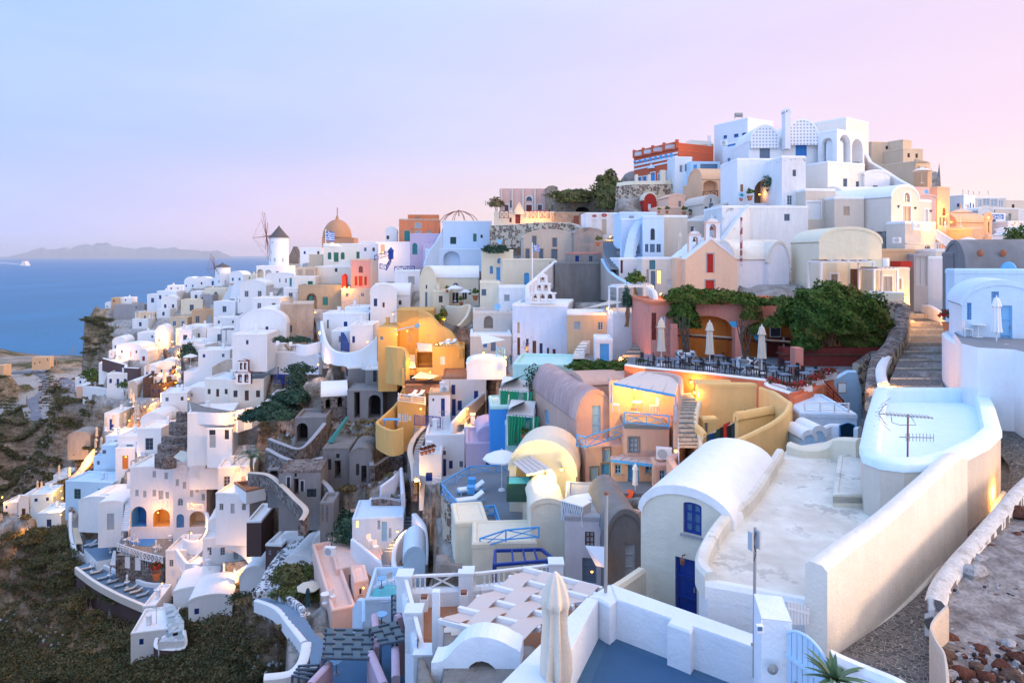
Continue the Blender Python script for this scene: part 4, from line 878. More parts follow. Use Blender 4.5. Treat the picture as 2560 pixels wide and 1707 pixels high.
Bush('huge rounded dark green bush over the bar at the right of the restaurant',[VB(1720,410,49,2.9,2.6,1.8),VB(1900,470,49.5,2.9,2.7,1.8),VB(2030,490,49.5,2.2,2.6,1.6),VB(1650,480,48.5,2.2,2.3,1.6),VB(1820,520,48.8,2.6,2.0,1.6),VB(2000,640,49.5,1.9,1.9,1.4),VB(1570,450,48.8,1.8,1.8,1.2),VB(1520,680,48,1.0,1.6,.8),VB(1560,580,48,1.2,1.2,1),VB(2080,450,50,1.8,1.5,1.4),VB(1800,340,50,2.4,1.3,1.4)],9000,.14,'leaf','vine_bush','bush',True)
House('dark red vaulted bar niche below the huge bush',None,1585,2000,680,880,49.5,0,4,'maroon','terracotta','vR',crown=560,lw='red',ops=['Ro 1640 640 1960 860 dark .8'],name='bar_niche',cat='bar',sink=.5)
m=MB();m.box(P(1790,835,48.3),(8.2,1.0,2.4),'maroon');m.box(P(1790,790,48.3)+Vc((0,0,.35)),(8.5,1.2,.1),'brown');tag(m.obj('bar_counter',o=P(1790,880,48.3)),'dark red counter in front of the vaulted bar niche','counter')
Lamp('row of tiny warm lights behind the dark red bar counter',1780,755,49.3,14,'x',.2,.07)
for x0,y0,x1,y1,d_,mt,lb in((1600,1040,1690,1125,43.0,'sand','wooden framed menu on the red wall'),(1812,1015,1892,1110,42.3,'chalk','brown framed notice on the pale blue wall')):
 r=empty('framed_board',P(x0,y1,d_),lb,'board');A,B=P(x0,y1,d_-.9),P(x1,y0,d_-.9);c=(A+B)/2;w_,h_=B.x-A.x,B.z-A.z
 MB().box(c,(w_,.08,h_),'wood').obj('frame',r);MB().box(c-Vc((0,.05,0)),(w_*.84,.03,h_*.84),mt).obj('sheet',r)
Wall('pale blue wall with a ragged edge right of the red stair wall',[(1700,985,44.6),(1800,960,44.8),(1900,905,45),(1975,905,44.8),(2010,1070,45),(2000,1200,45)],7.5,.4,'skyblue',name='retaining_wall',curve=False)
Stairs('red stair descending beside the pale blue wall',[((1760,1290),(1900,1260),42),((1690,1010),(1760,1000),43.4)],12,'terracotta','terracotta',side='terracotta')
Rail('dark red stair railing beside the framed notice',[(1865,1180,41.8),(1690,1000,42.8)],.9,'maroon','h')
House('ochre courtyard wall block under the red retaining wall, with a small dark window',None,535,1110,1020,1560,40.8,-3,1.2,'lightochre','lightochre','flat',ops=['Rw 952 1258 1005 1308 greige'],name='ochre_house',par=.1,sink=2)
Wall('ochre wall sweeping forward in a curve from the courtyard to the white barrel roof',[(1105,1050,40.6),(1230,1100,38.2),(1350,1180,36.6),(1375,1200,36),(1340,1280,35),(1230,1370,33.8),(1080,1450,32.6),(930,1520,31.6),(780,1580,30.8)],5,.28,'lightochre',name='sweeping_wall')
House('small ochre vault roofed room inside the sweeping wall',870,900,1260,1370,1500,36.3,30,4,'lightochre','lightochre','vL',crown=1310,name='ochre_outhouse',cat='outhouse',sink=3)
House('ochre kitchen block with a small chimney vent in the courtyard',550,585,712,1345,1560,38.6,8,2.0,'lightochre','lightochre','flat',ops=['Rw 590 1378 625 1480 greige'],name='ochre_outhouse',cat='outhouse',par=.02)
for i,(x,y,c)in enumerate(((610,1500,'darkcloth'),(645,1495,'blue'),(675,1480,'darkcloth'),(700,1450,'darkgreen'),(735,1430,'black'),(765,1400,'redcloth'),(800,1420,'black'),(835,1400,'darkcloth'))):
 q=P(x,y,36.5);m=MB();w_=.42;m.quad(q,q+Vc((w_,.12,.14)),q+Vc((w_,.13,-.75)),q+Vc((.03,0,-.9)),c);m.quad(q+Vc((0,.02,0)),q+Vc((w_,.14,.14)),q+Vc((w_,.15,-.75)),q+Vc((.03,.02,-.9)),c)
 tag(m.obj('hanging_cloth',o=q),f'{["dark", "navy blue", "dark", "dark green", "black", "red", "black", "dark"][i]} garment hanging on the courtyard line, {["first from the left", "second from the left", "third from the left", "fourth from the left", "left of the red one", "bright among dark ones", "right of the red one", "last on the right"][i]}','laundry','washing on the line')
MB().tube([P(560,1530,36.6),P(700,1455,36.6),P(860,1385,36.6)],.012,'chalk').obj('washing_line',o=P(700,1455,36.6));tag(bpy.context.scene.objects['washing_line'],'thin washing line across the ochre courtyard','line')
Lamp('glowing lamp at the top of the stone steps beside the ochre wall',500,1105,41.3,120,'wall',.5)
Lamp('warm lamp hidden at the left end of the red retaining wall',470,1010,43.0,160,'wall',.6)
Stairs('narrow stone steps descending between the salmon house and the ochre walls',[((360,1620),(560,1600),36.5),((350,1470),(505,1470),37.5),((370,1300),(520,1290),39),((390,1200),(520,1190),40),((385,1110),(460,1100),41.5)],16,'cobble','step',side='lime')
Wall('low whitewashed edge with dark stones right of the narrow steps',[(545,1185,40),(515,1280,39),(508,1400,38),(545,1490,37.2),(560,1600,36.4)],1.5,.3,'ochrewhite',name='step_wall')
Wall('glowing ochre wall end beside the lower steps',[(520,1400,37.5),(560,1430,37.2),(600,1480,36.8)],2.2,.3,'lightochre',name='step_wall')
Lamp('round lamp glowing at the foot of the narrow stone steps',330,1640,35,60,'wall',.4)
House('pale blue cube house with a rope railing on its roof, right of the red wall',None,1465,1990,1290,1560,36,-6,5,'lightblue','lightblue','flat',name='cube_house',par=.05)
Rail('white rope railing on the pale blue cube house',[(1510,1205,36.2),(1655,1202,36),(1785,1202,35.8),(1915,1208,35.6)],.5,'chalk','h',sp=4,th=.05)
Wall('small white wall beside the blue picket gate',[(1640,1440,33.8),(1740,1400,33.8),(1760,1395,33.8),(1840,1400,33.5)],2.5,.3,'white',curve=False)
r=empty('picket_gate',P(1900,1540,33.2),'bright blue picket gate below the red wall','gate');m=MB()
for k in range(11):m.bar(P(1838+k*13,1392+10*math.cos(k*.57),33.2),P(1838+k*13,1560,33.2),.14,'azul',.03)
m.obj('pickets',r);m=MB()
for y in(1425,1520):m.bar(P(1832,y,33.25),P(1975,y,33.25),.08,'azul')
m.obj('rails',r)
Wall('white gatepost wall right of the blue picket gate',[(1980,1425,33.2),(2020,1420,33)],2.5,.4,'white',curve=False)
for x,y,w_,lb in((1550,1540,1.0,'left'),(1640,1500,1.3,'right')):House(f'tiny pale blue vaulted hut at the foot of the cube house, {lb} of two',None,x-60,x+60,y,y+60,33.5,5,1.6,'skyblue','lime','vR',name='tiny_hut',cat='hut')
T(1200,800)
sh=House('salmon house with a mauve barrel roof, blue doors and a blue balcony rail',487,888,1215,935,1590,44.5,14,5,'salmon','mauveroof','vR',crown=655,ops=['Rd 1030 785 1108 1045 pale','Lc 590 820 634 955 pale 1'],name='salmon_house',sink=3)
House('lower salmon storey with a blue balcony and small paned windows',740,970,1345,1165,1570,42.8,10,5,'salmon','salmon','flat',ops=['Rc 1018 1352 1082 1495 pale 0 darkgrey','Rd 1120 1320 1190 1590 azul 0 darkgrey','Rc 1135 1175 1190 1300 pale 0 darkgrey'],name='salmon_annex',cat='house',par=.02)
House('salmon middle storey below the upper lattice railing',None,1330,1735,960,1570,41.8,-4,3.5,'salmon','floorgrey','flat',ops=['Rc 1368 1080 1455 1220 dusk 0 darkgrey'],name='salmon_annex',cat='house',par=.02)
House('salmon back wall of the shaded upper terrace, glowing orange',None,1190,1800,560,900,44.6,-4,1,'orangepeach','salmon','flat',ops=['Rs 1395 640 1440 800 sand','Rc 1575 670 1612 720 dusk','Rc 1612 680 1668 800 pale'],name='terrace_room',cat='house',par=.05)
Wall('rounded salmon wall on the right of the awning terrace',[(1500,470,44.4),(1700,480,43.4),(1815,510,42.4),(1840,560,41.8),(1835,800,40.6),(1790,780,40.8)],3.2,.35,'salmon')
House('low salmon barrel vault behind the mauve barrel roof',810,960,1470,610,800,47,12,3,'salmon','salmon','vL',crown=500,name='salmon_vault',cat='house')
def Awning(label,q,mat,edge,name='awning',ch='valance'):
 r=empty(name,q[0],label,'awning');m=MB();m.quad(*q,mat);u_=[v+Vc((0,0,.06))for v in q];m.quad(*u_,mat)
 for i in range(4):m.quad(q[i],q[(i+1)%4],u_[(i+1)%4],u_[i],mat)
 m.obj('canopy',r);MB().bar(q[0],q[1],.14,edge).obj(ch,r);m=MB()
 for k in(1,2,3,4):m.bar(q[0].lerp(q[1],k/5)+Vc((0,0,.09)),q[3].lerp(q[2],k/5)+Vc((0,0,.09)),.03,'ash')
 m.obj('battens',r);return r
Awning('large off-white awning with a blue edge over the orange lit terrace',[P(1225,585,41.2),P(1795,695,40),P(1832,520,43),P(1470,478,44.4)],'awning','azul')
Awning('small off-white awning with a blue edge over the salmon courtyard',[P(1200,1290,40.6),P(1605,1338,39.8),P(1640,1250,42.6),P(1330,1225,43)],'awning','azul')
for k,(x0,y0,x1,y1)in enumerate(((1205,592,1205,760),(1795,700,1795,930))):MB().bar(P(x0,y0,41-k),P(x1,y1,41-k),.1,'pale').obj('awning_post',o=P(x1,y1,44.2));tag(bpy.context.scene.objects[-1]if False else COL.objects[-1],f'pale blue post at the {"left" if k == 0 else "right"} end of the large awning','post')
Lamp('hot orange lamp under the large awning',1420,640,43.8,300,'wall',.6)
Rail('blue lattice railing of the orange lit terrace',[(1325,845,41.6),(1735,878,40.4)],.75,'azul','x',sp=1.5,th=.06)
Rail('blue lattice balcony rail round the barrel roofed salmon house',[(888,1052,42.9),(970,1072,42.2),(1338,955,43.3)],.8,'azul','x',sp=1.45,th=.06)
q=P(1445,850,42.6);TB_W.at(q,0,1.0,'round table glowing under the large awning',GP[id(TB_W)]);CH_W.at(q+Vc((-1.4,.2,0)),80,1.1,'wire chair left of the glowing table',GP[id(CH_W)]);CH_W.at(q+Vc((1.1,-.1,0)),-80,1.1,'wire chair right of the glowing table',GP[id(CH_W)])
House('salmon stair wall tower with a cased air conditioner beside it',None,1650,1745,960,1300,42.3,-6,1.6,'salmon','salmon','flat',name='wall_tower',cat='wall',par=.02,foot=False)
Wall('undulating salmon wall running down beside the stone steps',[(1760,805,43.2),(1775,900,42.3),(1840,985,41),(1855,1080,39.5),(1835,1180,38.2),(1760,1250,37.4),(1740,1270,37.2)],3.0,.4,'salmon',name='undulating_wall')
Wall('lower salmon wall folding round the blue gate at the bottom of the steps',[(1745,1250,37.4),(1790,1330,36.2),(1860,1410,35),(1915,1460,34.2),(1800,1490,33.6),(1640,1545,33.2),(1620,1590,33)],2.4,.4,'salmon',name='undulating_wall')
House('salmon meter cupboard with a dark door below the undulating wall',None,1610,1735,1325,1600,38.6,-4,1.5,'salmon','salmon','flat',ops=['Rw 1645 1378 1698 1505 pale'],name='cupboard_block',cat='house',par=.02)
AC.at(P(1690,1275,39.2),-15,1.1,'boxed white air conditioner above the courtyard awning',GP[id(AC)])
zc=Deck('dark courtyard floor of the salmon house with an orange deckchair',[(930,1590),(1620,1590),(1620,1480),(1000,1480)],38.5,1.0,'floorgrey','floorgrey',name='courtyard')
House('shaded salmon back wall of the courtyard with blue door and windows',None,1210,1610,1285,1560,41.0,-4,.8,'salmon','salmon','flat',ops=['Rw 1238 1300 1298 1410 pale','Rd 1358 1320 1462 1530 azul','Rw 1518 1335 1602 1400 pale'],name='courtyard_room',cat='house',par=.02,foot=False)
Put(P_WHITE,1425,1600,39,10,'folded white parasol in the salmon courtyard',.75)
T(1200,1200,760)
q=P(1150,185,38);r=empty('deckchair',q,'bright orange deckchair in the salmon courtyard','deckchair');m=MB();m.quad(P(1100,178,38.4),P(1165,185,38),P(1190,85,38.4),P(1140,75,38.8),'orangecloth');m.quad(P(1100,174,38.4),P(1165,181,38),P(1190,81,38.4),P(1140,71,38.8),'orangecloth');m.obj('sling',r);m=MB();m.bar(P(1095,185,38.2),P(1145,110,38.6),.05,'maroon');m.bar(P(1155,200,37.9),P(1195,95,38.3),.05,'maroon');m.obj('frame',r)
Wall('long low salmon wall between the courtyard and the caged air conditioners',[(815,105,38.4),(1000,170,36.2),(1180,225,34),(1245,240,33.4)],2.2,.35,'salmon',curve=False)
for x0,x1,yt,yb,d_,th_,lb in((630,770,160,262,34.5,-38,'left and larger'),(775,892,165,240,35.6,22,'right and smaller')):
 A=P(x0,yt,d_);r=empty('lattice_cage',A-Vc((0,0,1)),f'white lattice cage over an air conditioner, {lb} of the pair','air conditioner cage','lattice cages');u=Vc((math.cos(rad(th_)),math.sin(rad(th_)),0));v=Vc((-u.y,u.x,0));L=1.35;hh=1.05
 m=MB();R=Matrix(((u.x,v.x,0),(u.y,v.y,0),(0,0,1)));c=A+u*L/2+v*.45-Vc((0,0,hh/2));m.box(c,(L*.96,.85,hh*.96),'ash',R);m.box(c+Vc((0,0,hh/2)),(L,.95,.06),'chalk',R);m.obj('casing',r);m=MB()
 for k in range(9):
  s0=A+u*(L*k/9)-v*.03;m.bar(s0-Vc((0,0,hh)),s0+u*L/9*1,.03,'chalk');m.bar(s0,s0+u*L/9-Vc((0,0,hh)),.03,'chalk')
  e0=A-u*.03+v*(.9*k/9);m.bar(e0,e0+v*.1-Vc((0,0,hh)),.03,'chalk')
 m.obj('lattice',r)
House('white and grey cave house with a rounded shoulder and brown shuttered windows',None,655,1075,270,860,33.8,-6,5,'greyishwhite','greywall','flat',ops=['Rc 812 398 885 525 brown','Rc 930 425 985 520 brown','Rd 790 600 900 800 dusk'],name='cave_house',par=.02)
House('dark weathered vaulted ruin with a pale door between the cave house and the vaulted house',None,985,1262,470,860,32,4,5,'darkgrey','darkgrey','vR',crown=245,ops=['Rd 1120 490 1200 760 ash'],name='weathered_vault',cat='ruin',par=.02)
m=MB();q=[P(812,505,32.4),P(965,515,31.6),P(965,675,31),P(895,660,31.6)];m.quad(*q,'sail');m.quad(*[v+Vc((0,.03,0))for v in q],'sail');tag(m.obj('shade_sail',o=q[3]),'small white shade sail hung before the white cave house','shade sail')
Lamp('tiny orange lamp under the small white shade sail',865,705,31.5,10,'x',.3,.06)
House('tall cream cylinder-shouldered block beside the white cave house',None,392,655,235,900,36,3,3,'cream','cream','vR',crown=160,name='cream_tower',cat='house')
House('broad cream wall behind the navy blue pergola frame',None,-60,440,490,900,35.4,3,3,'cream','cream','flat',name='cream_wall_block',cat='wall',par=.02)
House('cream block stepping down at the left of the blue railings',None,-190,60,330,620,38,10,3,'cream','cream','flat',name='cream_wall_block',cat='wall',par=.02)
zA=Deck('grey floor of the sun terrace with two white loungers',[(-280,150),(100,330),(420,290),(700,130),(700,0),(360,-130),(-60,-110),(-300,-20)],44,3.5,'floorgrey','rubblelight',name='sun_terrace')
Rail('blue lattice railing at the right of the cream block, above the pergola frame',[(0,450,35.6),(200,385,35.2),(455,362,34.8)],.62,'azul','x',sp=1.4,th=.06)
Rail('blue lattice railing piece stepping down from the sun terrace',[(-10,205,41.5),(112,195,41),(165,350,39),(195,380,37.5)],.65,'azul','x',sp=1.3,th=.06)
r=empty('pergola',P(330,700,33),'navy blue bare pergola frame against the cream wall','pergola');m=MB()
A,B,C_,D_=P(118,545,34.8),P(475,535,34.8),P(578,618,32.4),P(108,655,32.4)
for a,b in((A,B),(B,C_),(D_,C_),(A,D_)):m.bar(a,b,.14,'blue')
for k in range(1,4):m.bar(A.lerp(B,.12+k*.24),D_.lerp(C_,.12+k*.2),.1,'blue')
m.obj('roof_beams',r)
for a,y in((D_,770),(P(520,630,32.6),720),(A,640)):MB().bar(a,a-Vc((0,0,2.0)),.15,'blue').obj('post',r)
T(1200,800)
House('cream arched shelter glowing yellow inside, with a rolled awning',None,270,880,1380,1640,42,-12,3.4,'cream','cream','vR',crown=1120,ops=['RO 330 1300 640 1640 cream .5'],name='arched_shelter',cat='shelter',par=.02)
Wall('bright yellow lit half wall before the arched shelter',[(405,1560,40.2),(450,1480,40),(540,1400,39.8),(660,1385,39.6),(680,1480,39.4)],3.2,.3,'cream',name='half_wall')
Awning('striped cream shade over the hot tub under the arch',[P(430,1420,39.6),P(655,1370,39.4),P(480,1255,41.6),P(300,1310,41.6)],'awning','ash')
Lamp('strong yellow lamp above the half wall of the arched shelter',600,1430,38.9,260,'wall',.5,col=(1,.72,.2))
Lamp('yellow lamp high on the arch flank beside the half wall',750,1370,39.6,110,'wall',.5,col=(1,.72,.2))
r=empty('hot_tub',P(360,1590,40.4),'dark hot tub under the arched shelter','hot tub');m=MB();m.box(P(360,1550,40.6),(1.6,1.4,1.1),'darkgreen');m.obj('shell',r);MB().box(P(360,1550,40.6)+Vc((0,0,.56)),(1.3,1.1,.02),'turquoise').obj('water',r)
q=PZ(200,1560,zA);O_WHITE.at(q,10,(.95,.95,1.05),'large open white parasol on the grey sun terrace',GP[id(O_WHITE)])
TB_W.at(q+Vc((1.6,.6,0)),0,1.1,'table glowing under the large white parasol',GP[id(TB_W)])
T(600,880)
Rail('long blue lattice railing round the far side of the sun terrace',[(1845,1205,45.5),(2105,1050,49),(2350,1035,49.5),(2640,1020,50)],.75,'azul','x',sp=1.6,th=.06)
Rail('blue lattice railing along the near side of the sun terrace',[(1845,1205,45.5),(2060,1460,40.5),(2340,1410,41.3)],.75,'azul','x',sp=1.6,th=.06)
for x,y,lb in((2120,1270,'upper'),(2110,1370,'lower')):
 q=PZ(x,y+25,zA);L_WHITE.at(q,20,1.0,f'white cushioned blue lounger on the sun terrace, {lb} of two',GP[id(L_WHITE)])
for x,y,lb in((2130,1225,'upper'),(2120,1300,'lower')):
 q=PZ(x,y,zA);m=MB();m.box(q+Vc((0,0,.3)),(.55,.55,.5),'azul');tag(m.obj('side_table',o=q),f'small blue side table by the {lb} lounger','table','blue side tables')
T(1200,800)
House('pale mint green wall block with a creeper, above two green curtained pavilions',270,300,870,400,850,57,-8,5,'mint','mint','flat',name='mint_house',par=.2)
for(x0,x1,yt,yb,d_,lb)in((180,440,640,800,54.5,'upper'),(250,490,870,1150,51.5,'lower')):
 r=empty('curtained_pavilion',P((x0+x1)/2,yb,d_),f'white shade-sail pavilion with green curtains, {lb} of two','pavilion','curtained pavilions');m=MB()
 A,B=P(x0,yt,d_),P(x1,yt+20,d_);dz=A.z-P(x0,yb,d_).z;bk=Vc((.3,3,0))
 for q in(A,B,A+bk,B+bk):m.bar(q,q-Vc((0,0,dz)),.12,'chalk')
 for q,w_ in((A,B),(A,A+bk),(B,B+bk),(A+bk,B+bk)):m.bar(q,w_,.1,'chalk')
 m.obj('frame',r);m=MB();a,b,c=A+Vc((-.5,-.2,.3)),B+Vc((-.2,0,1.5)),(A+B)/2+bk+Vc((0,0,.4));m.poly([a,b,c],'darkcloth');m.poly([A+Vc((0,0,.1)),B+Vc((0,0,.1)),B+bk+Vc((0,0,.6)),A+bk+Vc((0,0,.6))],'sail');m.obj('sail',r)
 for q in(A,A.lerp(B,.35),A.lerp(B,.85)):
  m=MB();n=8;m.add([q+Vc((.12*k,-.1+.12*(k%2),0))for k in range(n)]+[q+Vc((.08*k,-.05+.1*(k%2),-dz))for k in range(n)],[(k,k+1,n+k+1,n+k)for k in range(n-1)],'greencloth');m.obj('curtain',r)
House('bright azure wall under the upper pavilion',None,95,490,790,1010,53.6,4,4,'azure','mint','flat',name='azure_wall_block',cat='wall',par=.05)
House('mint green niche room with plants under the lower pavilion',None,235,490,960,1160,52.2,2,3,'mint','mint','flat',ops=['Ro 270 985 475 1150 mint'],name='mint_niche',cat='house',par=.05)
House('lilac house with a blue railing terrace left of the open white parasol',None,-130,300,1130,1400,55,4,5,'mauve','mauve','flat',ops=['Rd 105 1290 160 1400 azul','Rw 55 1260 100 1330 maroon'],name='lilac_house',par=.15)
House('mauve vaulted room with a boxed air conditioner beside the azure wall',None,-20,215,1060,1250,56,6,4,'mauve','mauve','vR',crown=985,ops=['Rw 135 1035 162 1095 ash'],name='mauve_vault',cat='house')
Put(POT,400,1095,50.8,0,'large potted shrub in the lower green curtained pavilion',.85);Put(P_GREY,690,545,54,0,'folded pale parasol above the mint wall',.4)
r=Bush('bare red-flowered creeper behind the mauve barrel roof',[(1060,640,48.5,.9,.6,1.0),(1140,680,48.3,.8,.5,.9)],240,.1,'redflower','creeper','plant')
r=Bush('thin creeper with few leaves on the mint wall',[(500,520,55.5,.9,.4,1.2),(470,620,55.5,.6,.4,1.5)],130,.12,'bluegreen','creeper','plant')
ID();T(1980,750,580)
Stairs('broad cobbled steps with pale stone risers climbing between white walls',[((935,890),(1545,890),34.5),((975,850),(1530,855),36),((1040,710),(1510,710),40),((1090,590),(1520,590),44),((1170,470),(1535,480),48.5),((1195,365),(1550,370),52.5),((1190,270),(1560,270),57),((1180,170),(1590,190),62),((1165,60),(1335,60),68),((1200,0),(1330,0),73)],13,'cobble','step',name='street_steps',side='lime',base=3)
Wall('white wall curving down the left side of the broad cobbled steps',[(1135,40,66),(1150,120,60),(1150,230,54.5),(1100,330,50),(1010,480,45.5),(945,580,42),(905,670,39.5),(900,740,37.8),(925,830,36)],[70,190,300,480,560,650,730,840,900],.55,'whitestucco','oldwhite',name='step_wall')
Lamp('glaring lamp at the bottom left corner of the broad cobbled steps',948,850,35.6,150,'x',.4,.07)
Lamp('lamp glowing half way up the left wall of the broad steps',1172,110,58.5,240,'x',.5)
Wall('tall white curved terrace wall right of the broad steps, with grey pipes',[(1560,330,37.5),(1580,360,36.4),(1660,420,34.6),(1760,455,33.2),(1880,470,32.4),(1960,460,31.8),(2030,445,31.2),(2180,450,30.4)],[870,900,980,1050,1110,1150,1190,1200],.4,'milk','lime',name='terrace_wall')
Wall('white wall stepping down at the right edge above the lane',[(2160,590,30.2),(2165,730,29.8),(2230,745,29.4),(2320,790,29),(2360,830,28.6)],[1200,1200,1200,1200,1200],.4,'milk','lime',name='terrace_wall')
for k in range(4):
 m=MB();m.tube([P(1880+k*12,600-k*30,31.9),P(1862+k*12,890,31.2)],.025,'ash');tag(m.obj('drain_pipe',o=P(1862+k*12,890,31.2)),f'thin grey pipe on the curved terrace wall, {["first", "second", "third", "fourth"][k]} from the left','pipe','pipes on the terrace wall')
for x,y,lb in((2155,885,'lower left'),(2222,815,'upper'),(2222,880,'lower right')):m=MB();m.lathe(P(x,y,29.2),[(.01,.08),(.07,.03),(.09,0)],'rust',10,1,Matrix.Rotation(rad(90),3,'X'));tag(m.obj('vent_hole',o=P(x,y,29.2)),f'small round clay vent in the white wall at the right edge, {lb} of three','vent','clay vents')
z_b=zof(py(470),32)
Deck('grey terrace of the blue doored house behind the curved white wall',[(1640,330),(1720,440),(1880,480),(2250,500),(2500,560),(2500,400),(1720,300)],35,5,'floorgrey','white',name='terrace')
House('pale blue vaulted house with sky blue doors at the right edge',None,1720,2560,60,520,33.5,-26,4,'lightblue','lightblue','vR',crown=-170,ops=['Rc 2020 -85 2095 40 azul','Rc 1772 28 1818 200 azul','Rd 2106 55 2232 495 pale'],name='blue_house',sink=1)
T(1920,400)
House('sky blue flat wall behind the vaulted blue doored house',None,1712,2400,1005,1400,38.5,-8,1,'skyblue','skyblue','flat',name='blue_house',par=.05)
House('grey rough barrel roof above the blue walls at the right edge',None,1820,2500,1010,1100,43,-16,4,'concretel','concretel','vL',crown=755,name='grey_vault',cat='house')
House('low grey block left of the grey rough barrel roof',None,1698,1840,850,1100,45,-16,2,'concretel','concretel','flat',name='grey_block',cat='house',par=.02)
m=MB();m.lathe(P(2208,1010,38.3),[(.01,.06),(.42,.05),(.5,0),(.42,-.05),(.01,-.06)],'azul',24,1,Matrix.Rotation(rad(90),3,'X'));tag(m.obj('satellite_dish',o=P(2208,1010,38.3)),'round pale blue disc on the ridge of the blue doored house','disc')
for x,y,w_ in((1948,855,13),(2158,857,12)):m=MB();m.lathe(P(x,y,42.5 if y<857 else 42.5),[(.01,.06),(.2,.03),(.25,0)],'rust',12,1,Matrix.Rotation(rad(90),3,'X'));tag(m.obj('vent_hole',o=P(x,y,42.5)),f'{"left" if x < 2000 else "right"} rusty round vent in the grey rough barrel roof','vent')
q=P(2098,1560,31.5);P_WHITE.at(q-Vc((0,0,.9)),0,(1.0,1.0,1.02),'folded white parasol before the sky blue doors',GP[id(P_WHITE)])
q=P(1930,1625,33);TB_W.at(q,0,.9,'small white table before the blue doored house',GP[id(TB_W)]);CH_W.at(q+Vc((-.4,.2,0)),70,.9,'white chair at the small table by the blue doored house',GP[id(CH_W)])
Put(POTR,1650,1565,37.2,0,'terracotta flower pot on the end of the curved terrace wall',1.1)
House('tall white wall block right of the upper steps, warm lit at its foot',None,1452,1690,890,1400,66,-10,3,'milk','lime','flat',name='corner_house',par=.1)
Wall('low whitewashed ramp wall at the foot of the tall white block',[(1420,1330,63),(1500,1340,61),(1600,1400,58),(1665,1440,56)],2.2,.3,'milk')
yv=House('pale yellow vaulted house with white pergolas above the huge bush',None,470,1045,760,1300,60,0,6,'creamy','creamy','vR',crown=628,ops=['Rs 578 1048 640 1170 sand 0 T','Rd 755 1000 848 1220 brown','Rc 905 1052 960 1170 black 0 T','Rw 765 895 835 1000 dusk 0 T'],name='yellow_vault_house',sink=1)
House('pale yellow side wing with boarded windows under the smaller pergola',None,965,1300,990,1300,58.5,3,4,'creamy','creamy','flat',ops=['Rs 1058 1068 1140 1205 ash 0 T','Rs 1178 1090 1225 1185 sand 0 T'],name='yellow_wing',par=.05)
def Pergola(label,a,b,d0,d1,yt,yb,col='chalk',cover=None,nb=6,dep=2.4,name='pergola',w_=.14):
 A,B=P(a,yt,d0),P(b,yt+(0 if not isinstance(yb,tuple)else 0),d1);r=empty(name,P((a+b)/2,yb,d0),label,'pergola');hh=A.z-P(a,yb,d0).z;e=(B-A);e.z=0;v=Vc((-e.y,e.x,0)).normalized()*dep
 B.z=A.z;m=MB()
 for q,w in((A,B),(A+v,B+v),(A,A+v),(B,B+v)):m.bar(q,w,w_,col)
 for k in range(1,nb):m.bar(A.lerp(B,k/nb)-v*.12+Vc((0,0,w_)),A.lerp(B,k/nb)+v*1.05+Vc((0,0,w_)),w_*.7,col)
 m.obj('roof_beams',r)
 for q in(A,B,A+v,B+v):MB().bar(q,q-Vc((0,0,hh)),w_*1.1,col).obj('post',r)
 if cover:
  m=MB();n=12;m.add([A.lerp(B,k/n)+Vc((0,0,.12+.1*math.sin(k*1.7)))for k in range(n+1)]+[A.lerp(B,k/n)+v+Vc((0,0,.12+.08*math.sin(k*1.3)))for k in range(n+1)],[(k,k+1,n+k+2,n+k+1)for k in range(n)],cover);m.obj('cover',r)
 return r
Pergola('white pergola with a sagging brown cloth before the pale yellow vault',490,970,56.5,56.5,935,1260,cover='thatch')
Pergola('smaller white pergola with a thatched top right of the first',975,1190,55.5,55.5,1005,1215,cover='thatch')
Wall('white parapet under the smaller white pergola',[(930,1205,54.5),(1100,1210,54),(1250,1215,53.5)],2.0,.3,'creamy','lime',curve=False)
Lamp('glaring lamp at the right end of the white pergola parapet, above the steps',1262,1255,54.5,320,'x',.6)
Wall('rough rubble bank with whitewash below the yellow vaulted house',[(960,1290,53),(1100,1295,52.5),(1230,1310,52)],7,1.2,'rubblelight',name='rubble_wall',curve=False)
T(1980,750,580)
Wall('dark lava rubble wall descending between the huge bush and the steps',[(830,30,53),(1000,20,52.5),(1120,40,52),(1090,260,48.5),(1000,450,45),(900,560,42.5),(860,700,39.5),(840,900,36)],8,1.0,'rubblelight','rubble',name='rubble_wall')
Wall('whitewash streaked rock face right of the ragged pale blue wall',[(650,640,46),(760,560,46.5),(830,520,46.5),(900,600,44)],9,.6,'rubblelight','rubble',name='rubble_wall')
T(1920,400)
T(1560,240)
T(1200,400)
ch=House('peach gabled church front with a red door and red shutter',None,1885,2360,905,1250,64,-2,7.5,'peachgrad','white','gR',crown=720,ops=['Rs 2085 862 2142 1035 redpaint 0 greywall','Rd 2072 1105 2150 1230 redpaint 0 greywall'],name='church',cat='church',sink=4)
T(1560,240)
House('long pale barrel vault of the peach church',None,1020,1510,1510,1700,64.4,3,7,'milk','creamroof','vL',crown=1335,name='church_vault',cat='church')
House('rounded end vault of the church roof, half dome shaped',None,1330,1515,1540,1720,64,10,6,'milk','creamroof','vR',crown=1345,name='church_vault',cat='church')
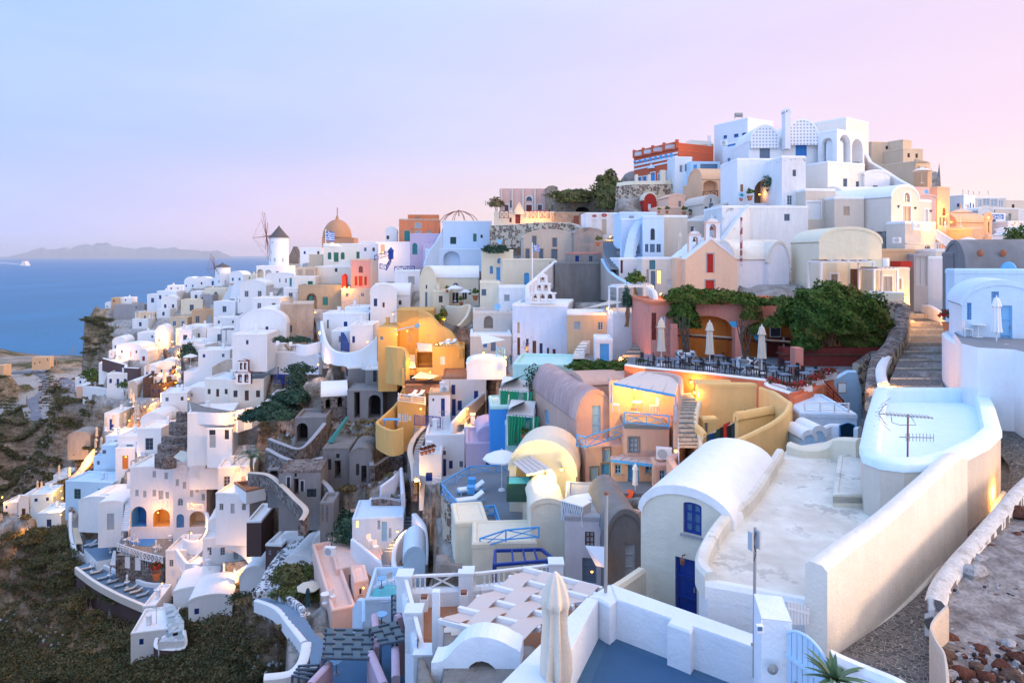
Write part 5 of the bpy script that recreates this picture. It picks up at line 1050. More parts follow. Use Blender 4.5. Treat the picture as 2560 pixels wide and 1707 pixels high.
def Belfry(label,x0,x1,yt,yb,d,tiers=((1,.62),),mat='white',acc=None,bell=True,th=0,thick=.7,name='bell_tower'):
 """arched bell wall: tiers of openings (count per tier, height share)"""
 A,B=P(x0,yb,d),P(x1,yb,d);wd=B.x-A.x;ht=P(x0,yt,d).z-A.z;c=(A+B)/2;u=Vc((math.cos(rad(th)),math.sin(rad(th)),0));v=Vc((-u.y,u.x,0))
 r=empty(name,c,label,'bell tower');m=MB();z0=0
 nt_=len(tiers);tot=sum(t[1]for t in tiers);hs=[ht*t[1]/tot for t in tiers];ww=wd
 for(cnt,_),hh in zip(tiers,hs):
  cap=min(ww*.3/max(1,cnt),hh*.35);f=lambda s,z,dp:c+u*s+v*dp+Vc((0,0,z0+z))
  ow=ww/(cnt+.55*(cnt+1));ol=[(-ww/2,0),(ww/2,0),(ww/2,hh-cap)]+[(ww/2*.8*math.cos(a*math.pi/8),hh-cap+cap*math.sin(a*math.pi/8))for a in range(9)]+[(-ww/2,hh-cap)]
  holes=[];
  for k in range(cnt):
   s0=-ww/2+ow*.55+k*ow*1.55;holes.append([(s0+a,hh*.12+b)for a,b in outline(ow,hh*.62,1)])
  for dp,fl_ in((-thick/2,0),(thick/2,1)):m.poly([f(a,b,dp)for a,b in ol],mat,[[f(a,b,dp)for a,b in h_]for h_ in holes])
  for lp in[ol]+holes:
   for i in range(len(lp)):p,q=lp[i],lp[(i+1)%len(lp)];m.quad(f(*p,-thick/2),f(*q,-thick/2),f(*q,thick/2),f(*p,thick/2),acc or mat)
  m.box(c+Vc((0,0,z0+hh-cap)),(ww*1.1,thick*1.15,.1),acc or mat,Matrix(((u.x,v.x,0),(u.y,v.y,0),(0,0,1))))
  if bell:
   for h_ in holes:
    bx=sum(p[0]for p in h_)/len(h_);by=max(p[1]for p in h_);br=min(.28,ow*.33);bb=MB();bb.lathe(f(bx,by-br*2.6,0),[(br,0),(br*.8,br*.5),(br*.5,br*1.4),(.02,br*1.7)],'rust',12);bb.bar(f(bx,by-br,0),f(bx,by,0),.04,'black');bb.obj('bell',r,smooth=50)
  z0+=hh-cap*.3;ww*=.62
 m.obj('frame',r,smooth=30);MB().bar(c+Vc((0,0,z0)),c+Vc((0,0,z0+.5)),.05,'chalk').obj('finial',r)
 return r
Belfry('white bell tower with one peach trimmed arch on the church gable',742,870,1125,1330,64.5,((1,1),),'white','peach')
Belfry('smaller white bell tower left of the church gable',588,700,1240,1440,66,((1,1),),'white','peach')
MB().tube([P(1075,1560,61.5),P(1078,1115,61.5)],.12,'redchain').obj('rusty_mast',o=P(1075,1560,61.5));tag(COL.objects[-1],'tall dark red lattice mast before the church vault','mast')
House('huge stained white retaining wall rising right of the bell tower',None,900,1690,1010,1620,74,3,6,'oldwhite','lime','flat',name='retaining_house',sink=4)
Wall('slanting white buttress edge left of the huge stained wall',[(1135,1000,74.2),(1060,1090,73.8),(960,1220,73.4),(880,1330,73),(860,1450,73)],9,.8,'oldwhite',name='buttress',curve=False)
House('white tower with small windows above the huge stained wall',None,1450,1668,552,1060,78,3,6,'oldwhite','lime','flat',ops=['Rw 1548 678 1580 738 dusk','Rw 1497 912 1545 1000 ash'],name='white_tower',cat='house')
House('white wall with a big arched opening, lamp glow and oleander inside',None,1040,1455,575,1000,82,2,6,'white','lime','flat',ops=['RO 1195 760 1445 985 darkgrey .9','Rw 1068 812 1095 880 orange'],name='arched_house')
Lamp('amber lamp inside the big arched opening',1243,905,83.0,24,'wall',.4)
Bush('tall oleander in the big arched opening',[(1400,880,81.5,1.2,.8,2.6),(1380,820,81.5,1.6,.8,1.6),(1420,770,81.5,.6,.6,1.4)],700,.16,'bluegreen','oleander','shrub',True)
Put(POT,1155,960,81,0,'bushy potted tree left of the big arched opening',1.35);Put(POT,1075,965,81,0,'low pot below the satellite dish by the arched opening',.9)
Put(DISH,1075,965,80.8,0,'satellite dish left of the big arched opening',1.0)
mn=House('white mansion with two latticed vaults and blue shuttered doors',None,1145,1955,400,640,96,-3,9,'white','lime','flat',ops=['Rd 1245 432 1340 600 dusk','Rd 1575 450 1678 560 midblue','Rw 1598 392 1668 444 dusk 1','Ro 1812 385 1915 610 white 1'],name='white_mansion',cat='mansion',par=.02,sink=5)
House('left latticed vault on the white mansion roof',None,1165,1420,425,470,95.6,-3,8,'latticew','lime','vR',crown=272,name='roof_vault',cat='roof vault',group='latticed vaults of the mansion',pv=1,sink=.2,foot=False)
House('right latticed vault on the white mansion roof',None,1490,1780,375,440,94.8,-3,8,'latticew','lime','vR',crown=220,name='roof_vault',cat='roof vault',group='latticed vaults of the mansion',sink=.2,foot=False)
House('tall white chimney between the two latticed vaults',None,1480,1530,150,480,94,-3,1.4,'milk','white','vR',crown=116,ops=['Rw 1490 130 1500 150 rust'],name='chimney',cat='chimney',foot=False,sink=.1)
House('white and beige upper block behind the arcade, highest on the right',1720,2040,2245,195,520,99,35,8,'ivory','lime','flat',name='upper_block',cat='house',par=.2)
House('white arcade wing with three tall arches on its right face',1780,1955,2205,305,660,92,30,9,'white','lime','flat',ops=['RO 1978 355 2080 635 white 1','RO 2092 395 2192 670 white 1','LO 1812 385 1915 605 white 1'],name='arcade_wing',cat='house',par=.02)
for x0,y0,x1,y1,lb in((1866,460,1908,600,'left'),(1975,492,2007,622,'middle'),(2100,605,2160,665,'right')):
 m=MB();A=P(x0,y1,94.5);B=P(x1,y0,94.5);m.box((A+B)/2,(B.x-A.x,.12,B.z-A.z),'dusk');tag(m.obj('door',o=A),f'dark glazed door inside the arcade, {lb} of three','door','arcade doors')
House('long plain white storey under the arcade with tall dark windows',1668,1870,2210,600,930,86,22,8,'ivory','lime','flat',ops=['Rw 2012 758 2050 862 dusk','Rw 2128 785 2160 865 dusk'],name='plain_storey',cat='house',par=.05)
House('white blue-trimmed house with a solar heater on its roof',828,1135,1372,200,640,108,30,7,'white','lime','flat',ops=['Lw 912 362 945 395 midblue','Lw 1008 348 1050 382 midblue','Lw 1083 338 1120 370 midblue'],name='trimmed_house',par=.15)
House('white lower front with a bright blue band below the solar heater house',905,1145,1200,395,670,103,25,4,'white','lime','flat',ops=['Lb 950 570 975 650 pale','Lw 1000 502 1045 530 pale','Ls 950 408 1138 450 azul'],name='trimmed_house',par=.05)
r=empty('solar_heater',P(1050,205,107),'solar water heater tank on the tallest white blue-trimmed roof','solar heater');m=MB();m.tube([P(1020,175,107),P(1085,175,107)],.36,'metal',14);m.obj('tank',r,smooth=50);m=MB();m.bar(P(1020,190,107),P(1015,210,107),.1,'metal');m.bar(P(1085,190,107),P(1085,205,107),.1,'metal');m.obj('stand',r)
AC.at(P(917,455,100.5),0,1.2,'big beige air conditioner below the blue band',GP[id(AC)])
cm=House('red and white captain mansion with blue windows and a roof balustrade',None,92,500,580,800,118,-62,8,'capred','capred','flat',ops=['Rb 175 740 207 780 azul 0 T','Rb 128 745 158 780 azul 0 T','Rd 245 705 285 782 azul 0 T','Rb 315 715 342 780 azul 0 T','Rd 393 690 445 805 midblue 0 T'],name='captain_mansion',cat='mansion',par=.05)
fc=cm['fR'];rr=cm['root']
def band(x0,y0,x1,y1,hpx,mat,nm,dp=.12,w_=None):
 A,B=on(fc,x0,y0,dp),on(fc,x1,y1,dp);q=hpx*_t[2]/F*118;m=MB();m.bar(A,B,.3,mat,q)if False else m.add([A+Vc((0,0,q/2)),B+Vc((0,0,q/2)),B-Vc((0,0,q/2)),A-Vc((0,0,q/2)),A+Vc((0,.4,q/2)),B+Vc((0,.4,q/2)),B+Vc((0,.4,-q/2)),A+Vc((0,.4,-q/2))],[(0,1,2,3),(0,4,5,1),(3,2,6,7)],mat);m.obj(nm,rr)
House('upper storey of the red captain mansion with a strip of pale blue panes',None,92,500,522,600,118.2,-62,8,'capred','capred','flat',name='mansion_attic',cat='mansion',par=.05,foot=False,ops=[])
for yy,hp,mt in((585,14,'white'),(620,18,'white'),(658,14,'white')):band(92,yy+20,500,yy-65,hp,mt,'cornice')
for k in range(8):
 x=112+k*48;m=MB();A=on(fc,x,608-k*9,.16);m.box(A,(.75,.1,.42+k*.04),'azul');m.obj('window',rr)
r=empty('balustrade',P(290,540,118),'red roof balustrade with four white panels on the captain mansion','balustrade')
for k,(a,b)in enumerate(((105,170),(190,258),(278,360),(384,474))):
 sl_=lambda x:532-(x-105)*.235;m=MB()
 for j in range(9):q=on(fc,a+(b-a)*(j+.5)/9,sl_(a),.2);m.box(q,(.14,.12,.8),'chalk',None,.6)
 m.obj('baluster_panel',r)
m=MB()
for dy,w_ in((-22,.35),(24,.5)):A,B=on(fc,88,540+dy,.1),on(fc,502,445+dy,.1);m.bar(A,B,.3,'capred',w_*.7)
m.obj('rails',r)
for x in(97,180,268,372,490):m=MB();q=on(fc,x,534-(x-97)*.235,.1);m.box(q,(.5,.45,1.45),'capred');m.obj('pier',r)
m=MB();a=on(fc,228,668,.3);b=on(fc,298,660,.3);c=(a+b)/2+Vc((0,0,.8));m.poly([a,b,c],'chalk');m.poly([a+Vc((0,.3,0)),b+Vc((0,.3,0)),c+Vc((0,.3,0))],'chalk');m.quad(a,c,c+Vc((0,.4,0)),a+Vc((0,.4,0)),'chalk');m.quad(b,c,c+Vc((0,.4,0)),b+Vc((0,.4,0)),'chalk');m.obj('pediment',rr)
House('white annex with narrow windows right of the captain mansion',None,468,625,560,800,106,4,6,'white','lime','flat',ops=['Rb 515 640 532 700 azul 0 sand','Rb 562 632 580 692 azul 0 sand'],name='white_annex',par=.05)
House('glazed blue veranda under white slats beside the white annex',None,615,880,600,740,104,4,5,'skyblue','chalk','flat',ops=['Rd 638 632 670 740 azul','Rb 700 625 860 680 dusk'],name='veranda',cat='veranda',par=0)
Wall('tan terrace wall with awnings behind the white annex',[(510,430,120),(620,450,118),(820,440,116)],9,.5,'beige','beige',curve=False,name='terrace_wall')
m=MB();q=[P(555,425,119),P(610,405,119),P(720,412,118),P(822,425,117),P(690,478,116),P(660,470,116)];m.poly(q,'canvas');tag(m.obj('shade_sail',o=q[4]),'tan shade sails above the tan terrace by the captain mansion','shade sail')
for x in(612,772,790):m=MB();m.tube([P(x,540,115),P(x,400 if x<700 else 365,115)],.12,'chalk');tag(m.obj('awning_pole',o=P(x,540,115)),f'{"left" if x == 612 else "middle" if x == 772 else "right"} white pole of the tan terrace awning','pole','awning poles')
Wall('curved black-and-cream stone bastion below the captain mansion',[(-60,830,109),(60,815,107.5),(200,812,107),(350,808,107.2),(480,805,108.5),(560,790,111)],[1060,1080,1080,1080,1080,1000],1.2,'rubblelight','cream',name='bastion')
Wall('cream parapet with piers crowning the stone bastion',[(-60,800,109),(60,785,107.5),(200,783,107),(350,780,107.2),(480,765,108.5)],2.2,.5,'cream',name='parapet_wall')
for x in(118,235,360):Block(f'cream pier on the bastion parapet, {"left" if x == 118 else "middle" if x == 235 else "wide right"} of three',x-(22 if x==360 else 12),x+(22 if x==360 else 12),720 if x<300 else 680,800,106.8,1,'cream','pier','pier',0,sink=.3,foot=False)
House('deep red arched cave entrance in the stone bastion',None,180,300,960,1060,104,6,2,'redm','cream','vR',crown=890,ops=['Rd 220 990 248 1050 chalk'],name='red_cave_house',cat='house')
House('cream curved apron right of the red cave entrance',None,300,480,910,1060,104.5,4,2,'beige','beige','flat',name='cream_apron',cat='wall',par=.05)
House('peach house with a tall arched loggia and iron balcony',545,725,1038,790,1080,98,14,6,'orangepeach','orangepeach','flat',ops=['Ro 725 740 860 935 orangepeach'],name='peach_house',par=.1)
House('peach barrel vault with the open loggia arch',None,718,1038,770,960,96.5,5,6,'orangepeach','orangepeach','vL',crown=680,ops=['Ro 728 745 860 935 orangepeach .6'],name='peach_vault',cat='house')
Rail('dark iron balcony in the peach loggia arch',[(726,880,95.6),(860,870,95.6)],.97,'black','x',sp=1.2,th=.06)
House('low peach rooms stepping down left of the loggia',None,410,560,935,1080,96,5,5,'peach','peach','vR',crown=905,ops=['Rw 500 965 525 1022 ash'],name='peach_rooms',cat='house')
House('peach terrace wall with potted plants below the loggia',None,300,680,1020,1100,93,3,4,'peach','peach','flat',name='peach_terrace_wall',cat='wall',par=.3)
for x,y,s_,lb in((320,1075,.7,'left'),(395,1080,.95,'middle'),(550,1095,1.15,'right, largest'),(605,1095,.8,'far right')):Put(POT,x,y,91.5,0,f'potted plant on the peach terrace, {lb}',s_)
House('small grey-white vaulted chapel house with dark shuttered slits',None,728,885,1000,1120,88,10,6,'greige2','greige2','vR',crown=915,ops=['Rw 740 1015 768 1112 dusk','Rd 780 985 820 1085 dusk','Rw 828 1005 845 1085 dusk','Rw 790 940 806 980 dusk'],name='chapel_house')
House('beige rounded vault right of the small chapel house',None,870,1060,1075,1200,85,8,6,'greige2','greige2','vR',crown=990,ops=['Rs 912 1078 935 1125 sand','Rs 915 1020 930 1055 sand'],name='beige_vault',cat='house')
House('beige barrel room above the bell towers',None,748,940,1140,1300,80,6,5,'greige2','greige2','vR',crown=1090,name='beige_vault',cat='house')
House('small beige block with grey shuttered windows behind the chapel house',None,860,1060,945,1060,90,6,5,'greige2','lime','flat',ops=['Rs 885 950 925 1010 ash','Rs 945 965 1000 1000 ash'],name='beige_block',cat='house',par=.1)
DISH.at(P(938,935,88),0,.85,'satellite dish on the peach vault wall',GP[id(DISH)])
T(1920,400)
House('greige corner house with white trimmed shutters above the stained wall',None,345,620,265,640,76,6,6,'greige2','lime','flat',ops=['Rs 358 385 485 545 chalk 0 T'],name='greige_house',par=.05,sink=4)
House('greige middle house with a small boarded window',None,610,880,340,640,74,2,6,'greige2','lime','flat',ops=['Rs 692 425 750 512 sand'],name='greige_house',par=.05,sink=4)
House('greige house with an arched gable, shuttered door and white corner trims',885,1130,1500,345,570,72,28,6,'greige3','lime','flat',ops=['Ls 968 415 1038 555 sand 0 T','Rs 1440 455 1465 578 chalk 0 T'],name='greige_house',par=.05,sink=8)
House('rounded white-edged gable of the greige house with a fan window',None,1132,1385,345,572,71.6,26,9,'greige3','lime','vR',crown=240,ops=['Rw 1248 300 1302 385 sand 1 T','Rs 1235 425 1310 562 sand 0 T'],name='gable_wing',cat='house',sink=1,foot=False)
House('white barrel roof left of the arched gable',None,700,1150,330,480,79,3,7,'white','lime','vL',crown=262,name='white_vault',cat='house')
House('lower greige storey with a balcony, boxed fan and arched basement window',1085,1258,1538,565,850,69.5,22,6,'greige3','lime','flat',ops=['Rw 1435 770 1490 840 ash 1 T'],name='greige_house',cat='house',par=.02,sink=4)
Rail('white ring-patterned balcony rail on the greige house',[(1328,572,68.6),(1480,585,70)],.85,'chalk','x',sp=1.0,th=.1)
AC.at(P(1180,765,68.6),0,1.0,'air conditioner on the side of the lower greige storey',GP[id(AC)])
m=MB();m.bar(P(1265,770,67.5),P(1510,785,70.5),.25,'canvas',.12);tag(m.obj('rolled_awning',o=P(1265,770,67.5)),'rolled awning above the arched basement window','awning')
for x,y,lb in((1198,428,'left'),(1353,442,'middle'),(1495,470,'right')):m=MB();q=P(x,y,70.2 if x<1400 else 72);m.lathe(q,[(.01,.15),(.16,.06),(.17,0)],'black',10);m.lathe(q,[(.01,-.2),(.09,-.16),(.09,0)],'metal',10);tag(m.obj('wall_lantern',o=q),f'unlit black lantern on the greige gable house, {lb} of three','lantern','lanterns of the greige house')
Lamp('bright lamp on the pink corner right of the greige gable house',1515,578,70.5,220,'wall',.8)
House('tan wall with cables and a red box below the lower greige storey',None,1045,1350,820,1000,65,2,3,'tan','tan','flat',name='tan_wall_block',cat='wall',par=.05)
House('grey garage block with a dark gap under its roof, beside the tall white wall',None,1340,1470,865,1170,64,0,5,'greywall','greywall','flat',ops=['Rs 1360 885 1460 1150 ash'],name='grey_block',cat='house',par=.02)
House('red box shed above the tan wall with cables',None,1218,1325,930,975,63,5,1.5,'redm','redm','flat',name='red_box',cat='box',par=0,sink=.1,foot=False)
MB().tube([P(1080,900,60),P(1080,975,60)],.3,'chalk',12).obj('water_tank',o=P(1080,975,60));tag(COL.objects[-1],'small white upright water tank over the thatched pergola','tank')
House('white slab roof left of the grey barrel roof by the stair railing',None,1540,1700,820,890,67,2,6,'greige3','lime','flat',name='slab_house',par=.02)
Rail('white stair railing going up right of the greige storey',[(1700,740,66.5),(1545,640,70.5)],1.1,'chalk','v',sp=1.0,th=.08)
Rail('white level railing below the stair railing',[(1540,765,66.2),(1690,765,65.8)],.7,'chalk','v',sp=1.0,th=.08)
House('white block with a curved roof line behind the arcade storey',None,885,1120,140,330,88,12,6,'white','lime','vR',crown=100,ops=['Rw 962 235 1008 268 dusk'],name='white_block',cat='house')
Wall('sloping blue-white stair wall rising toward the tan tower',[(1330,245,84),(1200,175,88),(1095,105,92),(940,15,97),(900,-60,100)],7,.5,'white',name='stair_wall',curve=False)
House('tall tan house at the top right with stepped battlements',930,1355,1490,10,260,112,30,6,'beige','beige','flat',name='tan_house',par=.3)
T(1560,240)
House('upper tan tower with small square windows beside the highest white block',2245,2560,2640,400,620,122,25,6,'beige','beige','flat',name='tan_tower',cat='tower',par=.2,ops=['Lw 2400 520 2420 545 dark'])
T(1920,240)
House('small tan cube on top of the tan tower',None,950,1255,420,560,124,10,6,'beige','beige','flat',name='tan_cube',cat='house',par=.2,ops=['Rw 1080 460 1105 490 dark','Rw 1180 470 1200 500 dark'])
House('tan block with a battlemented parapet right of the tan cube',None,1240,1420,480,700,120,15,6,'beige','beige','flat',name='tan_block',cat='house',par=.3)
T(1920,400)
for k in range(8):Block('tan battlement block on the skyline parapet of the tan house',1365+k*16,1374+k*16,-8+k*4,20,111,.5,'beige','battlement','battlement',20,sink=.1,foot=False,group='battlements on the tan house skyline')
House('tan terrace house under the tilted parasol',1340,1465,1505,80,240,104,25,5,'tan','tan','flat',name='tan_house',par=.1)
Put(O_WHITE,1412,215,100,0,'grey-white parasol on the tan terrace at the upper right',.9)
House('brown-orange slanted house with three dark windows and lit wall lamps',1190,1555,1668,245,640,88,25,6,'tan2','tan2','flat',ops=['Rw 1602 438 1632 512 rust 1','Rw 1572 522 1596 600 dusk','Rw 1602 528 1630 608 dusk','Rw 1636 535 1652 600 dusk'],name='orange_lit_house',par=.02,sink=4)
Lamp('dazzling left wall lamp of the orange lit house',1585,488,86.5,320,'wall',.9);Lamp('dazzling right wall lamp of the orange lit house',1645,500,87.5,320,'wall',.9)
House('pink wall strip beside the greige gable',None,1385,1540,340,640,80,15,4,'palepink','palepink','vR',crown=330,name='pink_strip_house',cat='house')
House('small pink roof block with the satellite dish above the gable',None,1335,1480,250,340,86,10,5,'palepink','palepink','flat',name='pink_block',cat='house',par=.1)
DISH.at(P(1450,335,84),0,.8,'large satellite dish beside the slanted orange lit house',GP[id(DISH)])
T(2240,440,320,2345)
House('white far house with air conditioner and small blue window, right skyline',985,1240,1450,350,700,128,32,6,'white','lime','flat',ops=['Lb 1112 505 1160 570 blue','Rb 1310 525 1330 640 midblue','Rb 1352 490 1378 630 midblue','Rb 1405 505 1430 640 midblue','Rb 1275 515 1290 570 midblue'],name='far_white_house')
House('glazed rooftop restaurant on the right skyline',None,1440,2020,400,600,135,-4,7,'greige3','lime','flat',ops=['Rc 1590 400 1720 545 chalk','Rc 1735 425 1860 560 chalk','Rc 1880 445 1965 570 chalk','Rc 1505 430 1565 560 chalk'],name='glazed_restaurant',cat='restaurant')
House('pale roof wedge at the far right skyline edge',None,2020,2420,445,640,140,4,7,'greige3','greige3','flat',name='far_house',par=.1)
House('cream terraced block below the glazed rooftop restaurant',None,1780,2240,590,720,126,2,6,'greige3','lime','flat',ops=['Rw 2060 690 2110 780 ash','Rw 1800 620 1820 660 dusk'],name='far_house')
House('white vault beside the cream terraced block, far right',None,1505,1780,650,720,122,4,6,'white','lime','vR',crown=580,name='far_vault_house',cat='house')
House('white block at the right edge under the pale roof wedge',None,2230,2420,610,900,128,4,6,'white','lime','flat',ops=['Rw 2320 880 2345 950 midblue'],name='far_house')
House('orange barrel roofed house glowing at its right gable',None,1110,1690,860,1100,98,16,6,'orangepeach','orangepeach','vL',crown=690,name='orange_vault_house',cat='house')
House('glowing orange gable end with narrow dark windows',1620,1650,1760,800,1200,95,12,6,'orangepeach','orangepeach','vR',crown=680,ops=['Rw 1690 840 1712 1040 brown'],name='orange_gable_house',cat='house')
House('peach curved stair parapet block below the orange barrel roof',None,950,1590,940,1300,92,3,5,'peachgrad','peachgrad','flat',ops=[],name='peach_terrace_house',cat='house',par=.3)
House('brownish peach house with a cream end wall right of the stair railing',890,1400,1590,960,1400,86,20,6,'orangepeach','orangepeach','flat',name='peach_terrace_house',cat='house',par=.1)
Lamp('strong yellow lamp at the foot of the orange lit house terrace',1010,850,95,300,'wall',1.0)
Lamp('yellow glow lamp on the orange gable end',1690,760,93,160,'wall',.6)
Put(O_TAN,1183,935,90,0,'wide pinkish parasol on the peach roof terrace',.95);Put(O_WHITE,1318,1400,80,0,'wide white parasol above the grey barrel roof',.7)
Put(P_WHITE,895,1010,86,0,'folded white parasol below the orange lit house',.5);Put(P_CREAM,1670,1200,86,0,'folded parasol beside the red rail of the orange gable house',.5)
m=MB();a=P(1175,600,112);m.lathe(P(1175,695,112),[(.8,0),(.5,.5),(.2,1.2),(.02,1.9)],'orangepeach',8);tag(m.obj('pointed_awning',o=P(1175,695,112)),'small pointed orange canopy top behind the wide pinkish parasol','canopy')
House('blue railed white house right of the orange gable',None,1735,2010,690,1000,104,3,5,'white','lime','flat',name='blue_railed_house',cat='house')
Rail('blue lattice roof railing right of the orange barrel roof',[(1735,712,103),(1960,712,103)],.7,'midblue','x',sp=1.2,th=.09)
House('white lower rooms with a lamp at the right edge',None,2050,2420,830,1200,100,3,5,'white','lime','flat',ops=['Rd 2260 940 2290 1100 ash'],name='far_house')
Lamp('orange lamp on the white rooms at the right edge',2200,870,98,100,'wall',.6)
Belfry('pale blue and white church gable with two arched bells, right edge',1850,2300,915,1210,66,((2,.8),(1,.4)),'bluewhite',None,False,0,1.5)
Bush('small green bush at the right edge behind the grey barrel roof',[(2320,1170,62,1.5,1.5,1.5)],500,.2,'leaf','bush','bush',True)
for x in(1225,1325,1420,1525,1690):m=MB();m.tube([P(x,345,130),P(x,250+(x%7)*6,130)],.05,'metal');m.bar(P(x-10,265+(x%7)*6,130),P(x+10,262+(x%7)*6,130),.05,'metal');tag(m.obj('rooftop_antenna',o=P(x,345,130)),'thin TV antenna on the right skyline roofs','antenna','antennas on the right skyline')
WR='lime'
def A_(lb,L,C,R,yt,yb,d,th=3,dep=5,wall='white',rm=WR,roof='flat',crown=None,ops=(),**k):return House(lb,L,C,R,yt,yb,d,th,dep,wall,rm,roof,crown,ops,**k)
T(1200,400)
A_('worn pale blue house with dark wooden doors and a bell gable on its roof',None,298,800,1320,1880,67,-10,8,'oldblue',WR,name='worn_house',par=.15,sink=2,ops=['Rs 343 1489 365 1589 sand','Rs 342 1629 368 1791 brown','Rw 422 1641 446 1769 blue','Rd 482 1659 516 1864 brown','Rw 546 1681 574 1819 blue','Rw 614 1724 634 1809 brown','Rd 666 1734 694 1875 maroon'])
A_('brown shaded side room of the worn house under a grey sail, warm lit',None,800,1220,1400,1760,63.5,-4,4,'tan',WR,name='shaded_room',par=.05)
Belfry('white stepped belfry with arches in three tiers on the worn pale blue house',460,690,1030,1310,66.5,((3,1),(2,.8),(1,.7)),'white',None,True,-6,.9)
m=MB();q=[P(930,1370,62),P(1330,1305,62.5),P(1180,1285,66),P(1160,1300,66)];m.poly(q,'canvas');tag(m.obj('shade_sail',o=q[0]),'long grey shade sail beside the lit brown room','shade sail')
Lamp('bright lamp under the long grey shade sail',1172,1362,62,160,'wall',.5)
r=empty('flagpole',P(478,1290,66),'white flagpole with a blue striped flag beside the stepped belfry','flagpole');MB().tube([P(478,1290,66),P(480,760,66)],.06,'chalk').obj('pole',r)
def Flag(r,x0,y0,x1,y1,d):
 m=MB();n=10;a,b=P(x0,y0,d),P(x1,y1,d);hh=(a.z-b.z)
 for s in range(9):
  vs=[Vc((a.x+(b.x-a.x)*k/n,d+.12*math.sin(k*1.1),a.z-hh*(s+j)/9-.1*hh*k/n))for j in(0,1)for k in range(n+1)]
  m.add(vs,[(k,k+1,n+k+2,n+k+1)for k in range(n)],'flagblue' if s%2==0 else 'sail')
 cw=hh*5/9;o=a+Vc((0,-.04,0));e=Vc((cw,0,0));m.quad(o,o+e,o+e-Vc((0,0,cw)),o-Vc((0,0,cw)),'flagblue');o+=Vc((0,-.03,0))
 for(u0,u1,v0,v1)in((.4,.6,0,1),(0,1,.4,.6)):m.quad(o+Vc((cw*u0,0,-cw*v0)),o+Vc((cw*u1,0,-cw*v0)),o+Vc((cw*u1,0,-cw*v1)),o+Vc((cw*u0,0,-cw*v1)),'sail')
 m.obj('flag',r)
Flag(r,484,778,548,838,66)
A_('white terrace block with plants and a dark narrow tree below the slatted pergola',None,1220,1540,1400,1900,60,2,5,'milk',WR,name='terrace_block',par=.6)
Wall('white wall with a yellow lit edge left of the rose-red restaurant',[(1535,1160,61),(1600,1200,57),(1610,1300,56),(1560,1350,55)],6.5,.4,'ivory')
Lamp('lamp lighting the narrow yellow gap left of the restaurant',1555,1560,55,160,'x',.4);Lamp('lamp on the ledge behind the slatted pergola terrace',1660,1230,60,90,'x',.6)
Pergola('white slatted pergola top beside the narrow dark tree',1262,1590,60,61.5,1165,1400,nb=14,dep=1.5)
Bush('narrow dark evergreen on the white terrace block',[(1350,1330,59,.5,.5,1.6),(1345,1290,59,.35,.35,1.3)],420,.12,'bluegreen','cypress','tree',True)
Bush('round-headed small palm above the white slatted pergola',[(1430,1110,62,.9,.9,.9)],320,.2,'leaf','small_palm','tree',True)
A_('white lower block with an azure door beside lit steps',None,1060,1215,1640,1850,56,-4,3,'milk',WR,name='door_block',par=.05,ops=['Rd 1100 1685 1185 1845 azul'],crown=None)
Stairs('worn steps with a yellow glow behind the azure door block',[((850,1820),(960,1830),57),((870,1750),(960,1760),59),((940,1660),(1010,1660),62)],8,WR,'step');Lamp('hot yellow lamp beside the worn steps',1055,1668,58.5,230,'wall',.5)
Stairs('dark stone steps with a red rail between the white wall and the restaurant',[((1250,1870),(1420,1880),52.5),((1390,1720),(1520,1720),56.5),((1450,1640),(1530,1640),59)],9,'cobble','step')
Lamp('lamp at the foot of the dark stone steps beside a rusty niche',1290,1815,53.5,70,'wall',.4);Lamp('lamp over the flowers at the corner of the worn pale blue house',835,1885,60,120,'wall',.5)
Bush('long bed of green shrubs with red flowers below the azure door',[(960+k*85,1905+(k%2)*22,52.5-k*.4,1.4,.9,.6)for k in range(7)],2200,.11,'leaf','shrub_bed','shrubs',False)
A_('peach grey corner wall block left of the church front',None,1800,1900,900,1260,65.5,-2,4,'peachgrad','peachgrad',name='church_annex',par=.05)
A_('pale kiosk house with a grey door and lit shelves left of the church',None,1490,1820,895,1300,68,-4,5,'greige3',WR,name='shop_house',cat='shop',par=.1,ops=['Rb 1555 920 1610 1005 teal','Rd 1568 1018 1610 1185 dusk','Rc 1528 1005 1550 1125 sand','Rl 1622 1010 1668 1140 sand','Rs 1715 1095 1790 1170 chalk','Rc 1485 925 1500 990 wood'])
Put(P_CREAM,1835,885,67,0,'cream folded parasol on the roof of the pale kiosk house',1.0)
A_('pale blue front with an oval window and three dark glazed doors',None,1495,1690,515,905,76,-5,6,'bluefront','bluefront',name='oval_window_house',par=.05,ops=['Rw 1565 628 1605 735 black 1','Rw 1515 772 1545 845 dusk','Rd 1560 772 1605 848 dusk','Rw 1620 772 1660 848 dusk'])
A_('greige blank side block behind the pale blue oval window front',None,1690,1905,510,900,77,4,6,'greige2',WR,name='side_block',par=.1);A_('greige block with a small wall lamp left of the bell towers',None,1900,2090,545,850,80,3,5,'greige2',WR,name='side_block',par=.05)
A_('pale blue stair house with a diagonal flight and recessed dark doors',1285,1300,1495,540,1130,78,10,6,'bluefront','bluefront',name='stair_house',par=.3,ops=['Ro 1385 640 1490 900 bluefront'])
Stairs('pale blue diagonal flight on the stair house',[((1320,890),(1400,900),75.5),((1370,700),(1440,650),76.6),((1440,560),(1500,550),77.6)],10,'lightblue','lightblue',side='bluefront')
for x,y in((1412,842),(1450,800)):A_(f'dark glazed door in the recess of the stair house, {"left" if x < 1430 else "right"}',None,x-14,x+16,y-20,y+55,77.5,0,.1,'dusk','dusk',name='door',cat='door',par=0,sink=.1,foot=False)
